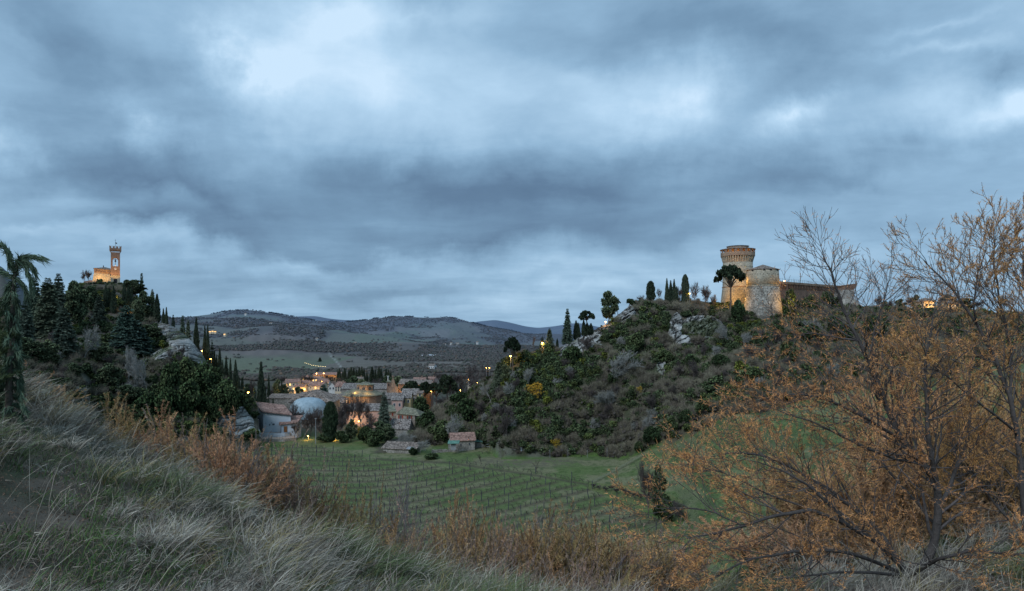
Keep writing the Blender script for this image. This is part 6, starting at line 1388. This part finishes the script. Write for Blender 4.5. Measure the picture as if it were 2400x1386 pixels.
# the big tamarisks in the right foreground, grown on hand-laid limbs
def bigtree(name, label, limbs, seed, Yb=10., dens=1., topprob=None, side=.75):
    r = np.random.RandomState(seed); out = []; tips = []; tr = NP(); cr_ = NP()
    p0 = P(limbs[0][0][0][0], limbs[0][0][0][1], Yb); base = Vector((p0.x, p0.y, p0.z)); ob_ = np.array(base)
    for pts, ra, rb, dn in limbs:
        W_ = [np.array(P(a[0], a[1], Yb+(a[2] if len(a) > 2 else 0)))-ob_ for a in pts]
        # smooth
        T_ = np.linspace(0, len(W_)-1, (len(W_)-1)*4+1); Wn = np.array([[np.interp(t, range(len(W_)), [w[c] for w in W_]) for c in range(3)] for t in T_]); Wn[1:-1] += r.normal(size=Wn[1:-1].shape)*.012
        Ws = Wn.copy(); Ws[1:-1] = (Wn[:-2]+Wn[1:-1]*2+Wn[2:])/4
        R_ = np.linspace(ra*.78, rb, len(Ws)); tr.tubes(Ws[:-1], Ws[1:], R_[:-1], R_[1:], 7, np.array((.085,.075,.07))*(.8+.4*r.rand()))
        L_ = 0
        for i in range(2, len(Ws)-1):
            f = i/(len(Ws)-1); d = unit(Ws[i+1]-Ws[i])
            for k in range(r.poisson(dn*(.5+f))):
                ax = unit(np.cross(d, r.normal(size=3))); a = .45+.5*r.rand(); dd = d*math.cos(a)+ax*math.sin(a)
                grow(Ws[i], dd, (1.15-.55*f)*side*(.6+.7*r.rand()), max(R_[i]*.45, .006), 2 if r.rand() < .7 else 1, r, out, up=.05, spread=.45, nch=2, ratio=.55, wob=.14, nseg=4, tips=tips)
        grow(Ws[-1], unit(Ws[-1]-Ws[-3]), .6*side, rb*.8, 2, r, out, up=.05, spread=.4, nch=2, ratio=.6, wob=.12, nseg=4, tips=tips)
    segs_to(tr, out, (.12,.105,.10), 3, .0028, 5, .02)
    pr_ = (lambda p: topprob(p[2]+base.z)) if topprob else None
    foliage(cr_, tips, r, 14*dens, .05, .0065, ORA, prob=pr_, var=.25)
    t = thing(name, label, 'tree', base); link('trunk', tr.mesh('trunk'), m_bark, t); link('crown', cr_.mesh('crown'), m_tam, t); print(name, len(out), len(tips), cr_.n)
    return t
tp = lambda z: float(np.clip(.25+1.0*sst(.6, -.9, z), 0, 1))
bigtree('tamarisk_tree', 'large twisted tamarisk with dark trunk and orange plumes in the right foreground', [
 ([(2140,1352),(2185,1290),(2202,1210),(2196,1135),(2165,1090,.1),(2112,1030,.2),(2082,965,.3),(2062,915,.3),(2040,858,.3),(2012,800,.3),(1985,742,.4),(1964,690,.4),(1950,640,.4),(1932,610,.4)], .085, .010, 1.0),
 ([(2196,1135),(2180,1060,-.2),(2172,990,-.3),(2170,920,-.3),(2168,850,-.3),(2180,790,-.3),(2190,730,-.3)], .05, .010, 1.3),
 ([(2198,1200),(2235,1120,.4),(2262,1050,.6),(2278,960,.7),(2270,870,.7),(2292,800,.8)], .045, .010, 1.4),
 ([(2082,965,.3),(2045,900,.8),(2040,840,.9),(2050,770,.9),(2066,720,.9),(2080,670,.9)], .03, .007, .8),
 ([(2112,1030,.2),(2040,985,-.3),(1970,950,-.5),(1900,925,-.6),(1830,925,-.6),(1775,940,-.6)], .035, .007, 1.9),
 ([(2165,1090,.1),(2080,1070,-.5),(1990,1030,-.8),(1900,985,-1),(1820,960,-1)], .035, .007, 1.9),
 ([(2012,800,.3),(1960,790,0),(1900,780,-.1),(1860,790,-.1)], .016, .005, .9),
 ], 501, 10.0, 1.0, tp)
bigtree('tamarisk_tree', 'low spreading tamarisk with long near-horizontal grey branches at the lower right', [
 ([(2130,1350),(2060,1275,-.4),(1980,1225,-.8),(1900,1195,-1),(1820,1208,-1.1),(1740,1234,-1.2),(1680,1246,-1.2),(1610,1262,-1.2)], .05, .009, .8),
 ([(2130,1345),(2050,1230,.5),(1960,1160,.8),(1880,1110,1),(1800,1070,1.1),(1720,1060,1.2),(1670,1070,1.2)], .045, .008, 1.2),
 ([(2130,1350),(2040,1310,-.6),(1950,1290,-1),(1860,1290,-1.3),(1760,1310,-1.5),(1680,1350,-1.6)], .04, .008, 1.0),
 ([(2130,1350),(2060,1345,-.9),(1970,1340,-1.5),(1880,1350,-1.8)], .035, .010, 1.5),
 ([(1980,1225,-.8),(1900,1140,-1),(1830,1100,-1),(1760,1080,-1)], .025, .006, 1.2),
 ([(1900,1195,-1),(1800,1160,-.8),(1710,1110,-.7),(1660,1100,-.6)], .02, .006, 1.1),
 ([(1740,1234,-1.2),(1680,1200,-1.2),(1600,1190,-1.1),(1545,1185,-1.1)], .014, .005, 1.0),
 ([(2130,1350),(2200,1310,-.8),(2290,1290,-1.2),(2380,1300,-1.5)], .04, .012, 1.5),
 ], 502, 9.6, 1.0)
bigtree('tamarisk_tree', 'tall tamarisk rising at the right edge with rust-coloured upper plumes', [
 ([(2420,1400),(2405,1260),(2395,1130),(2385,1020),(2368,930),(2335,850),(2295,770),(2250,700),(2205,650),(2165,610)], .07, .008, 1.5),
 ([(2368,930),(2372,830,.2),(2355,750,.2),(2337,680,.2),(2330,610,.2),(2333,560,.2)], .035, .007, 1.9),
 ([(2395,1130),(2420,980,.3),(2425,830,.3),(2412,730,.3),(2398,640,.3),(2400,580,.3)], .045, .007, 1.9),
 ([(2385,1020),(2330,970,-.4),(2270,930,-.6),(2220,880,-.8),(2180,860,-.8)], .03, .006, 1.8),
 ([(2335,850),(2290,830,.3),(2240,790,.4),(2190,770,.5)], .022, .006, 1.6),
 ([(2405,1260),(2330,1180,.2),(2280,1110,.2),(2240,1040,.2)], .035, .008, 1.9),
 ([(2295,770),(2280,720,-.2),(2288,670,-.2),(2296,620,-.2)], .02, .006, 1.6),
 ], 503, 10.4, 1.15, lambda z: float(np.clip(.8+.4*sst(.6,-.4,z), 0, 1.1)))
bigtree('tamarisk_tree', 'dense rusty tamarisk filling the ground between the twisted trunk and the right edge', [
 ([(2290,1400),(2280,1250),(2250,1130),(2230,1040),(2215,960),(2220,880)], .05, .009, 2.2),
 ([(2290,1400),(2230,1280,.4),(2150,1180,.6),(2080,1100,.8),(2040,1030,.9),(2000,980,.9)], .045, .008, 2.2),
 ([(2290,1400),(2330,1260,.5),(2350,1150,.6),(2330,1060,.7),(2310,980,.7)], .045, .008, 2.2),
 ([(2250,1130),(2180,1080,.6),(2120,1000,.7),(2100,920,.8),(2110,850,.8)], .03, .007, 2.0),
 ([(2290,1400),(2180,1330,.3),(2060,1270,.6),(1960,1200,.8),(1880,1130,1)], .04, .008, 2.0),
 ], 504, 12.5, 1.1)
# supporting bushes behind them
for i, (px, yt, w, Y, k) in enumerate([(1850,1010,200,15.5,0),(1960,1000,240,15,0),(2060,960,240,16,0),(2170,900,240,16,0),(2290,890,240,15.5,0),(2390,850,230,15,0),(1800,1180,230,12.5,0),(1900,1200,240,12.5,2),(2020,1180,230,12.8,0),(2330,1150,230,12,0),(2120,760,190,19,0),(2210,740,190,20,0),(2330,760,200,18,0)]):
    g_ = G(px, Y); h = (HZ-yt)/F*Y-g_.z; place(TB[k], (g_.x, g_.y, g_.z-.1), i*1.3, (w/F*Y/TW[k],)*2+(h/3.2,), 'orange tamarisk bush crowded behind the large foreground tamarisks' if k == 0 else 'pinkish thin tamarisk bush at the left of the large foreground tamarisks', 'tamarisks behind the large foreground ones' if k == 0 else 'thin tamarisks left of the large ones')

# ------------------------------------------------------------------ drooping conifer at the left edge
m_con = col_mat('conifer_needles', 3, .3, 0)
def frond(np_, r, a, b, n, ln, w, spread, droop, col, t0=0.):
    a = np.array(a, float); b = np.array(b, float); t = t0+(1-t0)*r.rand(n)[:, None]; d = unit((b-a)[None])[0]
    p = a+(b-a)*t+r.normal(size=(n,3))*.012; dd = unit(d*1.0+r.normal(size=(n,3))*spread+np.array([0,0,-droop])); l = ln*(.5+.8*r.rand(n))[:, None]
    np_.blades(p, p+dd*l, w, r, np.array(col)*(.5+1.0*r.rand(n))[:, None])
r = np.random.RandomState(8); Yc2 = 9.; tr = NP(); cr_ = NP(); ob_ = np.array(P(20, 960, Yc2))
def q3(px, py, d=0): return np.array(P(px, py, Yc2+d))-ob_
limbs = [([(20,985),(22,900),(26,820),(30,740),(30,690),(34,650),(40,622),(46,606)], .05, .012),
 ([(46,606),(62,600),(82,601),(100,606)], .008, .003), ([(40,612),(58,622),(70,650),(76,682)], .008, .003), ([(36,640),(24,600),(12,578),(0,572),(-12,585)], .008, .003), ([(46,606),(60,612),(72,622),(82,640)], .006, .003),
 ([(12,578),(18,590),(22,604),(24,618)], .005, .003), ([(34,650),(14,640),(0,632),(-15,640)], .008, .003), ([(32,660),(20,672),(16,690),(20,715)], .006, .003), ([(34,650),(50,662),(60,678),(66,700)], .006, .003)]
for k in range(30):
    y = 676+k*10; s = 1 if k % 2 else -1; L_ = (12+k*.55)*(.7+.5*r.rand()); limbs.append(([(28,y),(28+s*L_*.6,y+4,(r.rand()-.5)*.4),(28+s*L_,y+16+8*r.rand(),(r.rand()-.5)*.8)], .008, .003))
for pts, ra, rb in limbs:
    W_ = np.array([q3(*p) for p in pts]); R_ = np.linspace(ra, rb, len(W_)); tr.tubes(W_[:-1], W_[1:], R_[:-1], R_[1:], 6, BARK)
    for a, b in zip(W_[:-1], W_[1:]):
        if ra > .02: frond(cr_, r, a, b, 130, .12, .016, .9, .3, (.085,.12,.075)); continue
        frond(cr_, r, a, b, 70, .15, .016, .22, .42, (.085,.125,.08))
for k in range(110):
    c = q3(-40+36*r.rand()-10*r.rand(), 720+260*r.rand(), -.3+.9*r.rand()); d = np.array([r.normal()*.1+.08, r.normal()*.1, .12+.1*r.rand()]); frond(cr_, r, c, c+d, 90, .09, .010, .5, .0, (.075,.10,.045))
t = thing('drooping_conifer', 'dark feathery conifer with a bent drooping top at the left edge', 'conifer', Vector(ob_)); link('trunk', tr.mesh('trunk'), m_bark, t); link('crown', cr_.mesh('crown'), m_con, t)

# ------------------------------------------------------------------ dry grass slope
def blades3(np_, p, d0, bend, L_, w, col, r, tipc=1.25):
    """curved blades: base p, start direction, end direction, three segments"""
    n = len(p); L_ = L_[:, None]; pts = [p]; q = p; 
    for k in range(3):
        f = (k+.5)/3; d = unit(d0*(1-f)+bend*f); q = q+d*L_/3; pts.append(q)
    sd = unit(np.cross(unit(bend-d0*.3), rdir(n, r))); w = w[:, None]
    V = np.stack([pts[0]-sd*w*.5, pts[0]+sd*w*.5, pts[1]-sd*w*.5, pts[1]+sd*w*.5, pts[2]-sd*w*.38, pts[2]+sd*w*.38, pts[3]], 1)
    b = np.arange(n)[:, None]*7; Q = np.concatenate([b+np.array([[0,1,3,2]]), b+np.array([[2,3,5,4]])]); T_ = b+np.array([[4,5,6]])
    sh = np.array([.45,.45,.8,.8,1.,1.,tipc])[None, :, None]; np_.add(V.reshape(-1,3), Q=Q, T=T_, C=(col[:, None]*sh).reshape(-1,3))  # shading put into the blade colour, dark at the base, light at the tip
r = np.random.RandomState(15); gnp = NP(); green = NP()
nt_ = 16500; Yt = 1.3*(14.5/1.3)**(r.rand(nt_)**.72); ut = -1.0+2.05*r.rand(nt_); xt = ut*Yt
den = fbm(xt*.8, Yt*.8, 3, 91); px_ = CX+F*ut; zt_ = ground(xt, Yt); py_ = HZ-F*zt_/Yt
soil = np.maximum(sst(.0, .6, 1.1-np.hypot((px_-40)/330, (py_-1270)/260)), sst(0,.6,1.-np.hypot((px_-500)/90, (py_-1310)/60)))*1.0   # bare dark patch at lower left
keep = (Yt < np.interp(px_, [0,350,600,900,1200,1600,1900,2400], [14.5,13.2,11.2,9.8,9.2,9.2,11,11.2])) & (r.rand(nt_) > soil*.995) & (r.rand(nt_) < .25+.75*sst(.36,.5,fbm(xt*.9+4, Yt*.9, 3, 96))) & (py_ < 1700) & (r.rand(nt_) > sst(1450,1650,px_)*.55)
xt, Yt, zt_, den, px_, py_ = [a[keep] for a in (xt, Yt, zt_, den, px_, py_)]; nt_ = len(xt)
per = 30; tt = np.repeat(np.arange(nt_), per); n = len(tt); ang = r.rand(n)*6.283; rad = np.abs(r.normal(size=n))*.06
bp_ = np.stack([xt[tt]+np.cos(ang)*rad, Yt[tt]+np.sin(ang)*rad, zt_[tt]-.02], 1)
tl_ = (.24+.34*sst(.35,.65,den))*(.75+.5*r.rand(nt_))*(.55+.45*sst(3.5,9,Yt)); ln_b = tl_[tt]*(.55+.7*r.rand(n))
d0 = unit(np.stack([np.cos(ang)*.5+.25, np.sin(ang)*.45, np.full(n, 1.)], 1)); wind = np.stack([.6+.5*r.normal(size=n)+np.cos(ang)*.7, -.1+.6*r.normal(size=n)+np.sin(ang)*.6, .15+.45*r.normal(size=n)], 1)
gm = sst(.45,.6,fbm(xt*.55+9, Yt*.55, 3, 93)); tint = np.where((r.rand(nt_) < gm*.8)[:, None], np.array([(.14,.18,.085)]), np.array([(.47,.43,.36)])*(.65+.55*r.rand(nt_))[:, None]); tint = np.where((r.rand(nt_) < .12)[:, None], np.array([(.33,.27,.12)]), tint); tint = np.where((r.rand(nt_) < .12)[:, None], np.array([(.20,.15,.13)]), tint)
cb_ = tint[tt]*(.65+.7*r.rand(n))[:, None]
wb = (.0026+.0018*r.rand(n))*(1+Yt[tt]*.06)
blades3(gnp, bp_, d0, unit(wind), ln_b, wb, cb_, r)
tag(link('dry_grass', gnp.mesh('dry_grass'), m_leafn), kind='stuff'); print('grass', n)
# tall seed stems
ns = 900; ys_ = 2.2+9.5*r.rand(ns)**.8; us = -.95+1.5*r.rand(ns); xs_ = us*ys_; zs2 = ground(xs_, ys_); p = np.stack([xs_, ys_, zs2], 1); st = NP()
L_ = .45+.4*r.rand(ns); d0 = unit(np.stack([.15+.15*r.normal(size=ns), .1*r.normal(size=ns), np.ones(ns)], 1)); bd = unit(np.stack([.75+.3*r.normal(size=ns), .2*r.normal(size=ns), .55+.2*r.normal(size=ns)], 1)); c_ = np.array([(.42,.38,.31)])*(.7+.5*r.rand(ns))[:, None]
blades3(st, p, d0, bd, L_, np.full(ns, .0045)*(1+ys_*.04), c_, r)
q = p.copy()
for k in range(3): f = (k+.5)/3; q = q+unit(d0*(1-f)+bd*f)*L_[:, None]/3
dd = unit(bd+np.array([.2,0,-.3])); st.blades(q-dd*.03, q+dd*.03, .005, r, c_*.9)
tag(link('seed_stems', st.mesh('seed_stems'), m_leafn), kind='stuff')
# short green blades and litter on the dark soil at lower left
n = 75000; Yt = 1.3*(9/1.3)**r.rand(n); ut = -1+1.1*r.rand(n); xt = ut*Yt; k_ = fbm(xt*1.3, Yt*1.3, 3, 95) > .45; xt, Yt = xt[k_], Yt[k_]; n = len(xt); p = np.stack([xt, Yt, ground(xt, Yt)-.01], 1)
sg = NP(); c_ = np.where((r.rand(n) < .45)[:, None], np.array([(.10,.19,.05)]), np.array([(.24,.20,.155)]))*(.6+.7*r.rand(n))[:, None]
blades3(sg, p, unit(r.normal(size=(n,3))*.4+np.array([0,0,1.])), unit(r.normal(size=(n,3))*.7+np.array([.5,0,.1])), .08+.16*r.rand(n), .004+.003*r.rand(n), c_, r)
tag(link('short_grass', sg.mesh('short_grass'), m_leafn), kind='stuff')
n = 42000; Yt = 1.3*(9/1.3)**r.rand(n); ut = -1+.9*r.rand(n); xt = ut*Yt; p = np.stack([xt, Yt, ground(xt, Yt)+.012], 1); lf = NP(); c_ = np.array([(.20,.13,.09)])*(.4+1.1*r.rand(n))[:, None]; lf.quads(p, .012+.022*r.rand(n), r, c_, up=0, asp=.4); tag(link('leaf_litter', lf.mesh('leaf_litter'), m_leafn), kind='stuff')
# rough growth on the steep slope below, out to the vineyard
n = 26000; Yt = 13*(100/13)**r.rand(n); ut = -.85+1.75*r.rand(n); xt = ut*Yt; p = np.stack([xt, Yt, ground(xt, Yt)-.05], 1); rg_ = NP()
c_ = lerp((.22,.20,.14), (.10,.14,.055), sst(.4,.6,fbm(xt*.2, Yt*.2, 3, 97)))*(.6+.7*r.rand(n))[:, None]
c_ = lerp(c_, np.array([(.40,.36,.28)])*(.7+.5*r.rand(n))[:, None], (sst(30,20,Yt)*(ut < -.35)*.85))
for j in range(4): blades3(rg_, p+r.normal(size=(n,3))*np.array([.15,.15,0]), unit(r.normal(size=(n,3))*.35+np.array([0,0,1.])), unit(r.normal(size=(n,3))*.5+np.array([.6,0,.3])), .35+.5*r.rand(n), (.008+.0009*Yt), c_, r)
tag(link('slope_grass', rg_.mesh('slope_grass'), m_leafn), kind='stuff')
# grass tufts on the meadow and the right-hand field
n = 30000; px_ = 560+1900*r.rand(n); Yt = 97*(235/97)**r.rand(n); xt = (px_-CX)/F*Yt; zt_ = ground(xt, Yt); hl = np.maximum(_hill(LH,xt,Yt,px_,.35,21), _hill(RH,xt,Yt,px_,.3,22)); k_ = (hl < zt_-.5); pyt = HZ-F*zt_/Yt; k_ &= np.exp(-((pyt-np.interp(px_, [1380,1430,1500,1560,1600], [1138,1150,1168,1190,1215], left=0, right=0))/(5+np.clip(px_-1380,0,220)*.10))**2) < .25; k_ &= (r.rand(n) < .25+.75*sst(1420,1560,px_)); xt, Yt, zt_, px_ = xt[k_], Yt[k_], zt_[k_], px_[k_]; n = len(xt)
p = np.stack([xt, Yt, zt_], 1); mg = NP(); c_ = lerp((.075,.12,.035), (.17,.165,.09), sst(.4,.62,fbm(xt*.15, zt_*.6, 3, 98)))*(.55+.7*r.rand(n))[:, None]
for j in range(3): blades3(mg, p+r.normal(size=(n,3))*np.array([.2,.2,0]), unit(r.normal(size=(n,3))*.5+np.array([0,0,1.])), unit(r.normal(size=(n,3))*.6+np.array([.5,0,.2])), .2+.3*r.rand(n), .05+.05*r.rand(n), c_, r)
tag(link('meadow_tufts', mg.mesh('meadow_tufts'), m_leafn), kind='stuff')
